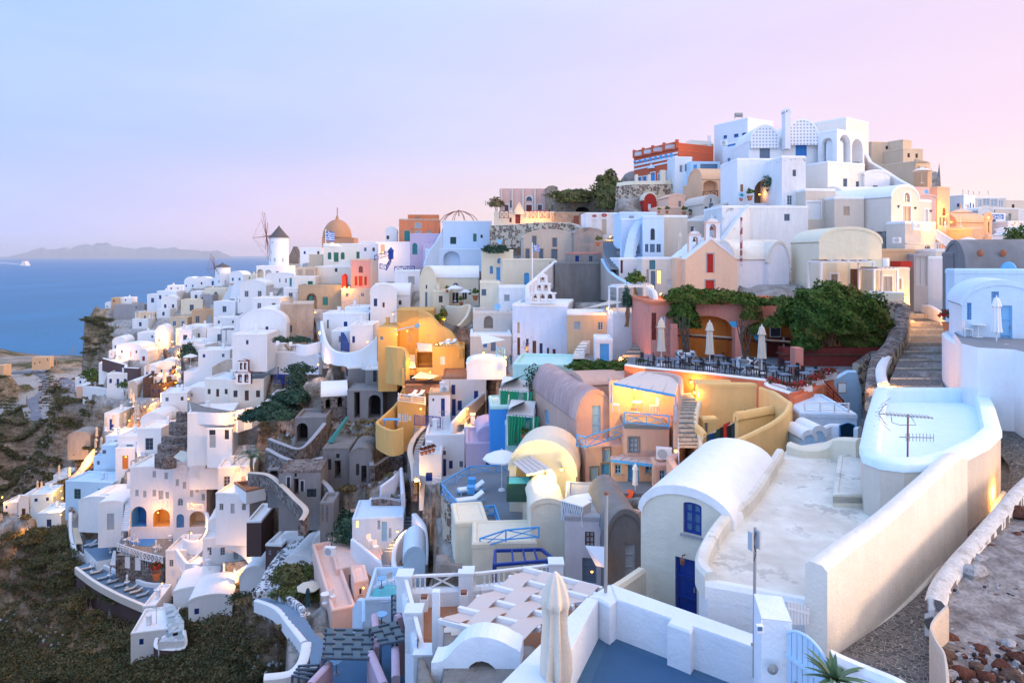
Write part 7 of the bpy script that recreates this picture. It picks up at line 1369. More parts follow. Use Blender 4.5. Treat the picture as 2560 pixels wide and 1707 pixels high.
A_('lower grey house front with pale window surrounds in the ruins',None,355,740,1090,1400,73,4,4,co,'rubble',name='grey_house',cat='ruin',par=.05,ops=['Rw 430 1145 460 1250 dark 0 ash','RO 492 1160 537 1310 dark','Rw 556 1180 586 1280 dark 0 ash','Rw 500 1105 522 1145 dark','Rw 615 1255 700 1330 dark'])
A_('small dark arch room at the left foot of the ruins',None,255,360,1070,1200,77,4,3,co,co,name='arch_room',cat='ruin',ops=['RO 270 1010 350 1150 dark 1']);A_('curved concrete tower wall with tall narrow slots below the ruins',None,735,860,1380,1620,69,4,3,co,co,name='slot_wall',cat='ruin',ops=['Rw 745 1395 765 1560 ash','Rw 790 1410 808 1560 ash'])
for k in range(3):m=MB();m.tube([P(985-k*8,600+k*14,84),P(815+k*12,835,81)],.22,'teal',5);tag(m.obj('green_pipe',o=P(815+k*12,835,81)),f'long green plastic bundle leaning on the ruins, {["upper", "middle", "lower"][k]} strand','tarp','green bundles')
Wall('white wall curving up from the church terrace toward the ruins',[(-30,570,104),(200,480,108),(340,350,114),(420,330,116),(620,140,124),(720,130,125)],3,.5,'white');V('royal blue double door lobby with blue balcony in the big white wall',345,402,120,250,117,'blue',dep=.5,name='blue_door',foot=False,ops=['Rw 360 135 390 190 chalk']);Rail('royal blue little balcony below the blue door',[(322,205,114),(458,208,114)],1.6,'blue','x',sp=1.5,th=.12)
Bush('thin tree with pale leaves by the big white wall, above the ruins',[(550,180,108,2.6,1.5,1.6),(530,240,107,1.6,1.5,2),(540,330,105,2,1.5,2)],900,.2,'bluegreen','thin_tree','tree',True);Bush('dark shrubs covering the bank left of the chapel ruin',[(470,430,98,3,2,1.3),(350,520,97,3,2,1.2),(240,580,95,3,2,1.2),(150,600,94,2.4,2,1),(540,440,95,1.6,1.5,1.5),(390,600,92,2,1.5,1)],3600,.2,'bluegreen','shrub_bank','shrubs',False)
def Palm(lb,x,y,d,R,hh):
 c=P(x,y,d);r=empty('palm_tree',c-Vc((0,0,hh)),lb,'palm tree');MB().tube([c-Vc((0,0,hh)),c-Vc((.1,0,hh/2)),c],[.28,.22,.25],'wood',8).obj('trunk',r);m=MB();rg=random.Random(2)
 for k in range(34):
  a=k*2.4;e=rg.uniform(-.2,1.3);u=Vc((math.cos(a),math.sin(a),0));s=Vc((-u.y,u.x,0));pts=[c+u*R*math.cos(e)*f+Vc((0,0,R*(math.sin(e)*f-.75*f*f)))for f in(0,.25,.5,.75,1)]
  for i in range(4):
   for j in range(4):
    p=pts[i].lerp(pts[i+1],j/4)
    for sg in(-1,1):q=p+s*sg*R*.2*(1-i/5)+u*R*.1-Vc((0,0,.06*R));m.add([p,p+u*.07,q],[(0,1,2)],'agave' if k%3 else 'darkgreen')
 m.obj('fronds',r)
Palm('dark palm tree at the left foot of the ruins',110,950,80,2.6,2.2)
V('white house with royal blue door and shutters below a tiled roof',1850,2260,230,640,78,'white',ops=['Rs 1940 300 1976 390 blue','Rs 2148 355 2186 430 blue','Rd 1945 430 1980 585 blue','Rs 1998 445 2036 535 blue'],rm='tiles',par=.02)
V('white outhouse with a royal blue door left of the tiled roof house',1732,1930,375,620,75,ops=['Rd 1845 425 1880 590 blue','Rw 1765 425 1782 450 brown'],rm='tan',dep=3,par=.02);AC.at(P(1885,360,76),0,1.0,'air conditioner on the tiled roof house',GP[id(AC)])
Stairs('orange lit steps climbing right of the blue shuttered house',[((1950,690),(2040,640),72),((2110,560),(2180,520),76),((2230,400),(2310,370),80)],16,'ash','tan3',side='darkgrey');Wall('white stair wall lit orange beside the climbing steps',[(1940,650,71),(2060,520,74),(2180,420,77),(2260,350,79)],2.0,.4,'white')
Lamp('lamp making the stair wall glow orange',2090,520,73,200,'x',.5)
V('yellow-ochre tower house with white shuttered window and roof loungers',1445,1700,420,690,80,yw,ops=['Rc 1490 568 1540 640 chalk','Rs 1445 560 1480 640 chalk','Rs 1545 585 1572 630 chalk'],rm=yw,name='yellow_house',dep=5)
V('yellow-ochre back block under a grey sail above the roof loungers',1490,1850,150,430,84,yw,rm=yw,name='yellow_house',dep=4);Wall('yellow-ochre garden wall curving under the blue table',[(1490,380,84),(1430,480,81),(1300,600,79),(1265,650,77.5),(1390,715,75),(1500,690,75)],3.0,.4,yw)
Rail('white roof railing round the loungers of the yellow tower',[(1455,375,81),(1455,385,79),(1700,415,78.5)],.9,'chalk','h',sp=2,th=.08);m=MB();m.poly([P(1575,238,80),P(1655,180,83),P(1830,215,82),P(1760,245,80)],'canvas');tag(m.obj('shade_sail',o=P(1575,238,80)),'grey sail with a lamp above the roof loungers','shade sail','sails of the yellow houses')
for x,lb in((1580,'left'),(1645,'right')):Put(L_WHITE,x,410,79.5,60,f'white lounger on the yellow tower roof, {lb} of two',.9)
m=MB();m.box(P(1690,330,82),(4.6,1.4,1.0),'tiles');m.box(P(1690,310,82.6),(4.8,.6,1.4),'brown');tag(m.obj('sofa',o=P(1690,345,82)),'brown cushioned sofa on the yellow tower roof','sofa')
for x,y,d,p,lb in((1745,185,80,220,'under the grey sail'),(1780,350,78,200,'by the brown sofa'),(1620,1160,66,200,'at the foot of the long stair'),(1660,520,78,90,'on the yellow tower side')):Lamp(f'golden lamp {lb}',x,y,d,p,'wall',.6,col=(1,.5,.08))
m=MB();q=P(1385,670,77);m.box(q+Vc((0,0,.7)),(1.9,.8,.08),'azul');[m.bar(q+Vc((a,b,0)),q+Vc((a,b,.7)),.08,'azul')for a in(-.8,.8)for b in(-.3,.3)];tag(m.obj('blue_table',o=q),'bright blue table on the yellow garden terrace','table')
Rail('royal blue gate and rail of the blue shuttered house',[(1600,580,76),(1770,590,73.5),(1840,600,73)],1.2,'blue','v',sp=1,th=.06)
V('white house with a half glazed blue door and potted plants on its roof',1700,2060,760,1150,70,ops=['Rw 1858 905 1890 945 dusk','Rd 1835 980 1892 1140 blue','Rs 1918 995 1952 1070 blue','Rs 2015 1000 2048 1055 dusk'],par=.2)
V('white front cube with flower pots and a blue wicket gate',1645,1850,940,1190,67,n=0,dep=3,ops=['Rd 1705 1105 1765 1185 blue'],par=.4);V('white-lilac block right of the half glazed blue door',2060,2200,690,1000,71,'milk',dep=5);V('mauve stacked blocks below the azure wall',2200,2350,720,1050,68,'mauve',dep=5)
for k in range(4):Put(POTR,1670+k*35,945-k*10,67,0,f'clay pot on the white front cube, {["first", "second", "third", "fourth"][k]} from the left',.75)
Rail('white X railing of the blue wicket terrace',[(1770,1145,65.5),(1890,1160,65)],.75,'chalk','x',sp=.7,th=.05)
Stairs('long narrow stair down to the yellow glow left of the blue wicket house',[((1600,1190),(1655,1190),65),((1590,1040),(1650,1040),70),((1600,900),(1660,900),74),((1690,720),(1730,720),78)],22,'greywall','tan3',side='darkgrey')
Wall('white triangular buttress wall below the rubble bank',[(1290,1230,71),(1400,1150,72),(1480,1060,73),(1500,1300,69)],2.5,.4,'milk',curve=False)
def VS(rows):
 for lb,x0,x1,yt,yb,d,cr,n,*r in rows:V(lb,x0,x1,yt,yb,d,r[1]if len(r)>1 else 'white',cr,n,r[0]if r else 'blue',th=random.choice((-6,3,8,14)),k=r[2]if len(r)>2 else 'w',rm=(r[1]if len(r)>1 and r[1]in('beige','greywall','rubble','brownstone','cream','tan','skyblue')else WR))
T(0,500)
Mill('smaller white windmill with blue arched door and dark spokes, near the headland',2045,615,785,130,574,267,1972,624,6.2,9)
VS([('white cottage with a blue door joined to the smaller windmill',1920,1985,720,790,266,0,1,'blue','white','d'),('long white arched cottage left of the smaller windmill',1690,1800,760,810,275,708,0),('white arch-roofed cottage with a tall dark window near the smaller windmill',1780,1920,735,790,272,708,1),('lilac white terrace house at the head of the headland path',1535,1680,785,850,285,0,0),('white house with three dark windows below the headland crest',1440,1620,835,950,270,0,3),('white block with arched door left of the three dark windows',1350,1450,866,965,275,0,1),('white vault house with a half round fanlight near the headland',1480,1625,930,1010,262,880,2),('lowest white headland cottage beside dark shrubs',1440,1560,1000,1080,258,0,1),('grey concrete terrace wall house on the cliff',1040,1330,965,1100,285,0,0,'blue','greywall'),('dark rubble garden block right of the grey cliff terrace',1325,1445,960,1030,280,0,0,'blue','rubble'),('small white terrace with an orange post on the cliff tip',1095,1208,897,935,292,0,1),('tan stump of a wall at the cliff tip',1020,1095,900,975,290,0,0,'blue','tan'),('round white lookout at the cliff edge',965,1040,955,995,292,935,0),('white lower room of the pergola house on the cliff',1215,1360,1090,1180,252,0,1),('beige shaded room behind the cliff pergola',1240,1420,1040,1100,256,0,1,'dusk','beige')])
Pergola('white pergola on the cliff house left of the big beige house',1242,1400,250,250,1025,1092,dep=3)
VS([('big beige house with a grey door left of the white lanes',1760,1970,1010,1170,222,0,2,'ash','tan','d'),('beige corner front with pale blue shutters',1560,1720,1075,1180,224,0,2,'pale','beige'),('cream upper house with stepped parapet above the big beige house',1660,1860,915,1050,236,0,1,'dusk','cream'),('grey shaded wall house right of the cream upper house',1840,1950,870,960,238,0,0,'blue','greywall'),('white block above the cream upper house',1750,1850,840,930,246,0,1),('cream terraced house below the smaller windmill',1880,2080,810,910,244,0,1,'dusk','cream'),('pale blue framed roof house right of the smaller windmill',2105,2230,690,760,262,655,2,'azul'),('cream lit house beside the large windmill hill',2230,2350,685,740,246,0,1,'sand','cream'),('striped white dome-roofed house right of the long stairs',2200,2420,790,910,222,745,2,'ash'),('white terrace house with arched dining shade',2180,2350,880,960,214,0,3,'dusk'),('white wall house with two niches under the big beige lane',1960,2160,930,1060,216,0,1,'dusk'),('white house with three tiny slots left of the huge barrel house',2230,2350,920,1040,206,0,3,'dusk'),('very large white barrel vault at the right end of the left slope',2150,2420,1180,1260,168,1030,0),('white double vault house with two navy windows',2120,2420,1215,1400,160,1190,2),('white cube below the blue pergola on the left slope',1900,2130,1180,1330,178,0,1,'dusk'),('white roof block with railing above the blue pergola',1960,2180,1080,1190,192,0,0),('tall plain white house by the thin pole',1820,2110,1380,1620,150,0,0),('white vaulted small house with mint shutter',1750,1890,1190,1290,190,1160,1,'green'),('white terraces with an arched niche right of the lit beige gable',1640,1760,1190,1330,186,0,1,'black'),('low white flat rooms with potted flowers',1670,1900,1290,1400,180,0,2,'ash')])
Stairs('long white stairs sweeping up toward the smaller windmill',[((2110,910),(2190,905),222),((2140,800),(2230,760),238),((2200,740),(2260,735),250)],22,'ash','chalk',side='white');Stairs('grey-blue stairs beside the cream terraced house',[((2040,920),(2110,920),226),((2110,790),(2150,780),242)],16,'dusk','chalk',side='cream')
Pergola('dark blue pergola over a terrace on the left slope',2030,2210,172,172,1190,1310,'dusk',dep=3)
T(240,780,320,2345)
VS([('great white cubic house with a dark oval window',760,1090,375,680,196,0,0),('white sloped annex with an oval window right of the great cubic house',1080,1320,440,640,192,250,0),('white house with bright red door and shutters',370,830,640,850,186,580,0),('white gabled front with a small red window near the red door',800,940,740,940,182,690,1,'redpaint'),('rounded white dome house at the left of the red door house',300,540,560,700,192,460,2,'black'),('tiny white arch room at the far left of the red door house',235,330,740,800,188,700,1),('white vault house beside the blue spiral steps',1120,1450,1000,1150,166,900,2),('blue-doored white dome house with a glazed porch',880,1110,1030,1180,164,970,2,'blue'),('white flat house with blue doors over brown stone',970,1220,1190,1340,158,0,3,'midblue','white','d'),('white terrace wall house with lamp by the folded parasol',1210,1480,1160,1330,160,0,1,'azul'),('brown stone base of the blue doored flat house',1000,1210,1330,1560,152,0,2,'blue','brownstone'),('grey-brown stone house wall with blue shutters left of the stone base',860,1010,1210,1560,156,0,2,'blue','brownstone'),('white house with checkered navy door',200,600,1130,1400,172,0,3,'blue','white','d'),('long white block with an ornate red blind at its door',50,480,930,1130,180,0,1,'blue'),('grey vaulted porch between white houses',590,760,1330,1560,162,1255,0,'blue','greige'),('white tall end wall with an amber doorway',1460,1640,300,600,196,0,1,'brown','ivory'),('white double storey with small balcony right of the lit doorway',1640,2010,250,520,192,0,2,'dusk'),('pale blue-white cube with mint window above the shrub garden',1560,1740,560,780,178,0,1,'green'),('white awning rooms right of the dark round shrub',1750,1990,600,850,172,0,2,'ash'),('white terrace block with parasol table before the tall plain wall',1610,1890,1090,1400,150,0,0),('white rounded base wall left of the church yard',1640,2000,1410,1640,140,1380,0),('white cubes stepping above the long church stairs',1180,1640,1480,1640,142,0,1)])
fr=A_('bright red double door and shutters front of the red door house',None,620,800,705,870,185.4,3,.3,ops=['Rd 690 725 742 880 redpaint','Rs 628 728 662 822 redpaint','Rs 768 740 798 835 redpaint'],name='red_door_house',par=0,foot=False)
Wall('long dark red-brown stone wall under the red door house terrace',[(140,840,180),(340,900,178),(560,960,176),(540,1010,174),(800,1025,172)],3.5,.8,'brownwall',WR,name='brown_wall',curve=False)
Stairs('blue-grey steps with amber lamps between brown stone walls',[((1490,1290),(1560,1290),150),((1480,1050),(1560,1050),162),((1440,800),(1560,790),176)],26,'dusk','ash',side='brownstone')
Wall('brown stone walls beside the blue-grey steps',[(1300,1240,158),(1430,1000,166),(1330,820,178),(1260,680,186)],4,.8,'brownstone',name='brown_wall')
Put(P_CREAM,1250,1390,153,0,'folded cream parasol before the white terrace wall, left slope',1.8);Put(P_CREAM,948,1180,160,0,'folded cream parasol by the glazed porch, left slope',1.6);Put(O_WHITE,1730,1000,150,0,'round white umbrella beside the tall plain white house',1.1)
Bush('round dark shrub garden beside the amber steps',[(1700,720,172,2.2,1.5,2.4),(1720,820,170,3.4,1.5,1.6)],700,.3,'bluegreen');Bush('flowering shrubs at the checkered door',[(530,1370,168,2,1.2,1.8)],250,.3,'leaf')
for x,y,d,p,lb in((1400,540,192,1500,'filling the narrow alley at the beige gable'),(1530,680,182,700,'glowing over the top of the blue-grey steps'),(1500,1000,164,420,'in the middle of the blue-grey steps'),(1510,1130,156,420,'low on the blue-grey steps'),(565,440,196,500,'on the small terrace left of the great cubic house'),(560,590,190,500,'behind the rounded dome house'),(400,850,184,500,'on the terrace left of the red door'),(1460,1290,154,260,'by the folded parasol terrace'),(1170,1330,154,220,'under the blue doored flat house'),(1260,1400,150,260,'below the cream parasol'),(1530,790,174,260,'beside the top blue gate'),(1180,1140,163,160,'at the flower pots of the vault house')):Lamp(f'amber lamp {lb}',x,y,d,p,'x',1.2)
T(0,880)
VS([('white church with a red-trimmed bell gable and brown doors, left part',1880,2115,240,530,114,0,3,'brown','ivory','d'),('white church right part with brown door',2110,2420,255,540,112,0,3,'brown','ivory','d')])
Belfry('white bell gable with dark red trim and two bells on the church',2172,2308,60,290,111,((2,1),(2,.8)),'white','maroon',True,3,.8)
Wall('weathered tan apse wall behind the red-trimmed bell gable',[(1965,130,122),(2110,60,121),(2240,100,120),(2440,200,119)],5,1,'rustyplaster','beige')
Wall('glowing white wall corner below the church yard',[(2065,545,106),(2200,530,105),(2320,500,105)],3.5,.4,'ivory');Lamp('yellow lamp lighting the corner below the church yard',2110,600,103,420,'x',.9);Deck('grey paved church yard before the brown doors',[(1740,450),(1880,500),(2120,540),(2320,520),(2060,560),(1760,545)],112,2,'darkgrey','white',name='church_yard')
VS([('white ruined-edge house with a black window, under the church',1720,2140,560,880,104,0,0),('white-lilac house with narrow stair beside terraces',1260,1480,700,960,122,0,1,'dusk'),('white long house with sloped stair, left centre',1080,1300,770,1000,128,0,1,'curtain' if False else 'ash'),('white round vault above the dark terraces',1290,1520,640,740,130,560,0),('white tall block left of the dark stepped terraces',1480,1720,380,560,136,0,0),('blue doored white kiosk with an arched gable',958,1095,560,720,150,0,1,'blue','white','d'),('tan blind house with white roof',970,1160,770,880,136,0,1,'sand'),('pale cyan pool house wall',930,1060,860,960,132,0,0,'blue','skyblue'),('white house with a glowing orange doorway above the pergola',1060,1240,880,1080,126,0,1,'orange','white','d'),('pale blue long roof house with an arched bay',600,1040,1180,1400,126,0,2,'green','skyblue'),('white-cyan roof block above the white staircase',860,1090,960,1100,132,0,0,'blue','skyblue'),('white vault room at the left of the hotel stairs',720,1120,1380,1500,118,1330,1,'ash'),('white rounded porch room of the loungers court',900,1130,1400,1640,112,1370,1,'ash','white','d')])
House('black window and pale door of the ruined-edge house',None,1900,2130,700,890,103,3,.3,'white',WR,'flat',None,['Rw 1920 712 1978 762 black','Rs 1922 765 1980 878 ash','Rw 2062 700 2102 800 black'],name='white_house',par=.02,foot=False)
for k,(x0,x1,y,d)in enumerate(((1640,1715,545,122),(1570,1720,640,119),(1500,1715,770,114),(1465,1700,840,111),(1440,1620,930,108))):Wall(f'dark lava stone terrace wall, {["topmost", "second", "third", "fourth", "lowest"][k]} of the stepped garden',[(x0,y,d),((x0+x1)/2,y+12,d-.5),(x1,y,d)],2.3,1,'rubble',name='lava_wall')
ho=[('R','c',x,y,x+32,y+60,'ash')for x,y in((1240,1262),(1312,1272),(1400,1262),(1520,1282),(1400,1090),(1510,1105))]
A_('large white hotel with shuttered windows, a round blue pool niche and arches',None,1195,1600,1050,1600,112,3,7,'milk',WR,name='hotel',cat='hotel',ops=ho+['Rs 1455 1270 1500 1350 ash','RO 1208 1415 1345 1600 azure 1','RO 1405 1440 1560 1600 ochre .8'])
A_('right wing of the large white hotel with balconies',None,1590,1895,1010,1640,110,6,7,'milk',WR,name='hotel',cat='hotel',ops=[('R','c',x,y,x+30,y+62,'ash')for x,y in((1785,1040),(1850,1090),(1612,1165),(1678,1190),(1795,1225),(1745,1265),(1852,1300))]+['Rb 1630 1340 1680 1410 ash 1','Rs 1785 1280 1835 1370 ash','Rb 1618 1485 1690 1610 midblue 1','RO 1740 1460 1880 1600 greige .8'])
for x0,x1,y,d,c,lb in((1400,1535,1395,110.5,'chalk','left'),(1725,1868,1425,107.5,'chalk','right, lit yellow'),(1620,1700,1080,108.5,'chalk','upper'),(1735,1820,1135,108,'chalk','upper right')):Rail(f'lattice balcony of the large white hotel, {lb}',[(x0,y-40,d),(x1,y-30,d)],1.1,c,'x',sp=.8,th=.07,group='hotel balconies')
Lamp('lamp inside the ochre arch of the hotel',1450,1470,111,260,'x',1.0);Lamp('lamp glowing on the right hotel balcony',1770,1395,107,160,'x',.6);Lamp('wall lamp on the orange-tiled terrace house right of the hotel',2185,1105,98,240,'wall',.7)
VS([('white upper hotel block with an awning terrace',1740,2070,960,1100,108,0,1,'ash'),('white house with a rounded corner behind the hotel',2070,2330,960,1070,104,0,1,'ash'),('white house with two shuttered doors and a yellow lamp',2000,2330,1060,1290,99,0,2,'sand','ivory','d'),('white terrace house with grey doors under the tiled roof terrace',1980,2290,1290,1580,95,0,3,'ash','white','d')])
Deck('orange-tiled roof terrace with a small white table, right of the hotel',[(2150,1190),(2260,1270),(2440,1230),(2350,1170)],96,2,'tiles','white',par=.5)
m=MB();m.poly([P(1590,965,106),P(1680,1005,104.5),P(1790,935,107),P(1660,900,109)],'canvas');tag(m.obj('awning',o=P(1680,1005,104.5)),'cream slatted awning on the upper hotel terrace','awning');Pergola('cream slatted pergola left of the hotel roof',1205,1330,116,116,1000,1060,'canvas')
Stairs('white staircase running straight down left of the hotel',[((1115,1640),(1180,1640),106),((1150,1400),(1205,1400),113),((1165,1200),(1200,1200),120),((1168,1100),(1195,1100),124)],40,'ash','chalk',side='white');Stairs('white zigzag stair on the left centre slope',[((1300,960),(1345,975),120),((1240,820),(1290,820),127)],16,'ash','chalk')
A_('rubble faced terrace with a lattice panel left of the white staircase',None,920,1150,1300,1420,118,3,5,'rubble',WR,name='rubble_house',par=.6)
VS([('white-blue sea view cafe block with a blue floor',280,480,1310,1500,150,0,0,'blue','skyblue'),('white arched room with a brown door at the far left',168,265,1390,1520,165,1320,1,'brown','white','d'),('blue doored white box at the far left terraces',412,480,1205,1290,168,0,1,'blue','white','d'),('white wall block with navy band at the far left',490,640,1130,1200,172,0,0),('white-blue lower cafe wall at the far left',340,560,1480,1640,140,0,1,'blue','skyblue'),('small white heap of walls at the left edge',30,160,1380,1470,178,0,0)])
Wall('white parapet climbing with lamps along the far left terraces',[(650,1140,160),(720,1080,160),(800,960,158),(860,890,156)],3,.5,'ivory')
for i,(x,y,d)in enumerate(((20,1330,178),(240,1500,155),(395,1300,158),(572,1338,150),(560,1272,152),(720,1108,156),(760,1020,157),(855,915,155),(1060,700,144),(1150,575,146),(1185,628,142),(1328,500,140),(1405,435,142),(1155,960,122),(550,1415,142),(560,1490,138),(200,1580,150),(1730,430,128))):Lamp(f'small orange lamp {["at the far left edge", "beside the brown door of the arched room", "under the far left parasols", "on the blue cafe steps", "above the blue cafe steps", "at the foot of the lamp-lit parapet", "half way up the lamp-lit parapet", "at the top of the lamp-lit parapet", "by the blue doored kiosk", "above the kiosk terrace", "right of the kiosk terrace", "on the dark steps of parasols", "above the steps of parasols", "in the orange doorway", "at the blue cafe table", "below the blue cafe table", "low on the dark bank at the far left", "left of the church yard"][i]}',x,y,d,380 if i not in(0,1,16)else 900,'x',1.0)
for i,(x,y,d)in enumerate(((1200,460,142),(1222,500,140),(1245,570,136),(1268,610,134),(1240,690,130),(1145,690,138),(975,720,142),(1040,700,142),(888,810,146),(878,915,144),(930,910,140),(543,1150,158),(638,1170,156),(382,1300,160),(345,1290,162),(500,1440,146))):Put(P_CREAM,x,y,d,0,f'small folded cream parasol, {["first", "second", "third", "fourth", "fifth", "sixth", "seventh", "eighth", "ninth", "tenth", "eleventh", "twelfth", "thirteenth", "fourteenth", "fifteenth", "lowest"][i]} going down the left slope terraces',1.25)
A_('grey abandoned stone hut with arched gate on the bank',None,620,830,780,880,160,6,5,'ruingrey','ruingrey','vR',735,name='stone_hut',cat='hut');Wall('curved whitewashed wall on the cliff under the checkered door house',[(775,310,182),(900,320,178),(1100,355,174),(1150,360,172)],5,.8,'whitestucco')
A_('peach round turret on the cliff corner',None,700,775,310,430,186,3,5,'peach',WR,name='turret',par=.1);A_('low white terrace with plants on the cliff corner',None,690,880,235,320,190,3,6,'white',WR,name='white_terrace_house',par=.6);Bush('flowering plants on the cliff corner terrace',[(840,230,184,3,2,2.6),(870,260,182,2,2,2)],500,.35,'leaf')
T(0,840,320,2345)
A_('lone tan concrete shed with an open end beside the sea road',472,585,910,395,540,420,14,8,'tan','tan',name='shed',par=0,ops=['LO 482 420 578 535 dark','Rw 628 485 645 522 dark','Rw 720 460 737 495 dark','Rw 865 410 882 455 dark'],pv=0);A_('crumbling tan wall at the left edge by the sea road',None,-60,65,540,740,360,3,6,'tan','tan',name='ruin',cat='ruin',par=.1,pv=0)
for x,y0,y1,d,lb in((1035,640,390,425,'upper'),(492,1300,1105,336,'lower'),(1320,345,185,420,'rusty far')):m=MB();m.tube([P(x,y0,d),P(x,y1,d)],.22,'wood',6);tag(m.obj('utility_pole',o=P(x,y0,d)),f'thin wooden pole by the sea road, {lb}','pole')
Strip('road',None,[((30,690),(40,650),420,428),((350,680),(350,640),422,430),((640,690),(680,620),420,432),((770,800),(850,730),402,412),((770,960),(890,900),380,388),((640,1090),(790,1060),362,366),((500,1170),(700,1190),352,350),((560,1330),(740,1330),334,334),((560,1560),(760,1560),310,310)],'roadmat');Strip('road',None,[((1060,800),(1100,870),408,398),((1250,780),(1230,1000),410,378),((1380,860),(1380,1010),398,376)],'roadmat')
ID()
for g in((0,925,420),(40,918,440),(95,918,428),(150,905,450),(60,960,375),(20,1000,350),(60,1060,318),(130,1080,300),(30,1150,270),(100,1150,262),(160,1150,235),(20,1250,232),(90,1200,215),(200,790,290),(188,840,286),(178,900,284),(172,950,292),(165,1000,300),(240,800,282),(230,880,268),(220,960,258),(205,1010,262),(180,1060,262),(250,1080,205),(230,1140,190),(190,1200,176),(260,760,288),(250,1010,228),(650,1130,92),(760,1300,72),(800,1250,74),(870,1280,70),(620,1080,96),(700,1080,90),(900,1180,76),(960,1080,80),(1080,1300,58),(1100,1400,44)):G(*g)
for x in range(-60,740,60):
 for y in range(1340,1730,45):
  if y>(1385-.2*x if x<170 else 1330+(x-170)*1.6 if x<330 else 1585+(x-330)*.1 if x<560 else 1500):G(x,y,40.55/((y-640)/1600+.45*(x-1280)/1600+.1))
for x,y,z in((-450,440,62),(-380,560,40),(-300,520,40),(-150,400,20),(-260,420,40),(-120,320,70),(-40,300,100),(60,300,100),(150,260,110),(260,240,110),(-220,380,20),(-330,300,50),(-300,200,45),(-250,100,50),(-150,60,55),(200,60,125),(300,130,120),(60,15,121),(-60,40,80),(-25,20,98),(-10,10,112),(-100,450,-10),(-60,380,30),(-20,14,100)):CTRL.append((x,y,z,0))
T(0,1280)
zb2=Deck('dark-walled pool deck with a row of loungers and small folded parasols',[(700,505),(870,440),(960,480),(1340,650),(1540,720),(1500,800),(1335,850),(1100,760),(880,640)],112,7,'bluedeck','brownwall',0,name='lounger_deck',cat='deck')
Wall('cream-topped parapet along the dark curved wall of the lounger deck',[(700,500),(860,620),(1080,740),(1335,850)],1.2,.5,'greige2','ivory',z=zb2+.8);Wall('white parapet between the lounger deck and the stone lane',[(870,445),(960,480),(1150,560),(1340,640),(1540,650)],1.2,.4,'white',z=zb2+.7)
for i,(x,y,w)in enumerate(((800,510,1),(890,545,1),(950,600,0),(1040,630,0),(1110,668,0),(1200,700,1),(1250,725,1),(1310,755,0),(1480,770,0))):(L_TAN if w else L_GREY).at(PZ(x,y+18,zb2),35,1,f'{"tan" if w else "grey"} lounger on the dark-walled deck, {["first", "second", "third", "fourth", "fifth", "sixth", "seventh", "eighth", "last"][i]} from the left',GP[id(L_TAN if w else L_GREY)])
for i,(x,y)in enumerate(((840,540),(1008,620),(1166,685),(1435,755))):q=PZ(x,y,zb2);P_WHITE.at(q,0,.85,f'folded white parasol on the dark-walled deck, {["first", "second", "third", "fourth"][i]} from the left',GP[id(P_WHITE)])if i<3 else None;TB_W.at(q,0,1.2,f'round white table on the dark-walled deck, {["first", "second", "third", "last"][i]} from the left',GP[id(TB_W)])
zp2=Deck('tiled pool terrace of the hotel with white lattice parapet',[(1070,320),(1200,90),(1900,90),(1960,250),(1700,330),(1500,420)],109,4.6,'tilegrid','rubble',name='pool_terrace')
q=[PZ(x,y,zp2+.03)for x,y in((1205,-10),(1350,0),(1360,140),(1475,210),(1390,310),(1290,310),(1165,265),(1230,170))];m=MB();m.poly(q,'pool');tag(m.obj('swimming_pool',o=q[0]),'bright blue kidney-shaped pool running out of the hotel niche','pool')
Rail('white X lattice parapet of the hotel pool terrace',[(1080,285,109),(1190,325,107.6),(1310,365,106),(1490,410,104.4)],1.3,'chalk','x',sp=.9,th=.12)
A_('rubble stone arcade with white doors under the pool terrace',None,1062,1505,394,600,107,-8,3,'rubble','tilegrid',name='stone_arcade',cat='arcade',par=0,foot=False,ops=['Rs 1142 395 1192 515 chalk','Rs 1235 405 1290 535 chalk','Rw 1330 415 1375 520 ash','Rs 1425 440 1470 560 chalk'])
for i,(x,y)in enumerate(((1225,290),(1427,345),(1562,240),(1625,215),(1662,285),(1150,275))):TB_W.at(PZ(x,y+15,zp2),0,1.1,f'round white table on the hotel pool terrace, {["by the lattice left", "by the lattice right", "back left", "under the arch parasol", "back right", "far left"][i]}',GP[id(TB_W)]);(P_WHITE.at(PZ(x+5,y+15,zp2),0,.8,f'folded white parasol on the hotel pool terrace, {["left", "right", "", "under the arch"][i]}',GP[id(P_WHITE)])if i in(0,1,3)else None);CH_W.at(PZ(x+40,y+5,zp2),70,1.1,f'white chair on the pool terrace beside the table {["by the lattice left", "by the lattice right", "back left", "under the arch parasol", "back right", "far left"][i]}',GP[id(CH_W)])
zl=Deck('blue-grey court with two grey loungers below the white porch room',[(770,330),(800,250),(960,250),(1060,330),(1060,420),(890,450)],116,3,'bluedeck','white',name='court')
for x,lb in((830,'left'),(880,'right')):L_GREY.at(PZ(x,310,zl),50,1.1,f'grey lounger in the court of the porch room, {lb}',GP[id(L_GREY)])
Wall('white outer parapet winding down the left edge of the hotel terraces',[(645,0,122),(650,180,120),(690,330,118),(800,400,116),(860,440,113)],2.5,.5,'white');Stairs('cream stairs inside the left outer parapet',[((700,300),(760,280),118),((660,140),(715,140),121)],14,'beige','cream',side='white');Stairs('white steps descending beside the stone arcade',[((1010,480),(1060,490),106),((1040,350),(1065,350),109)],9,'ash','chalk')
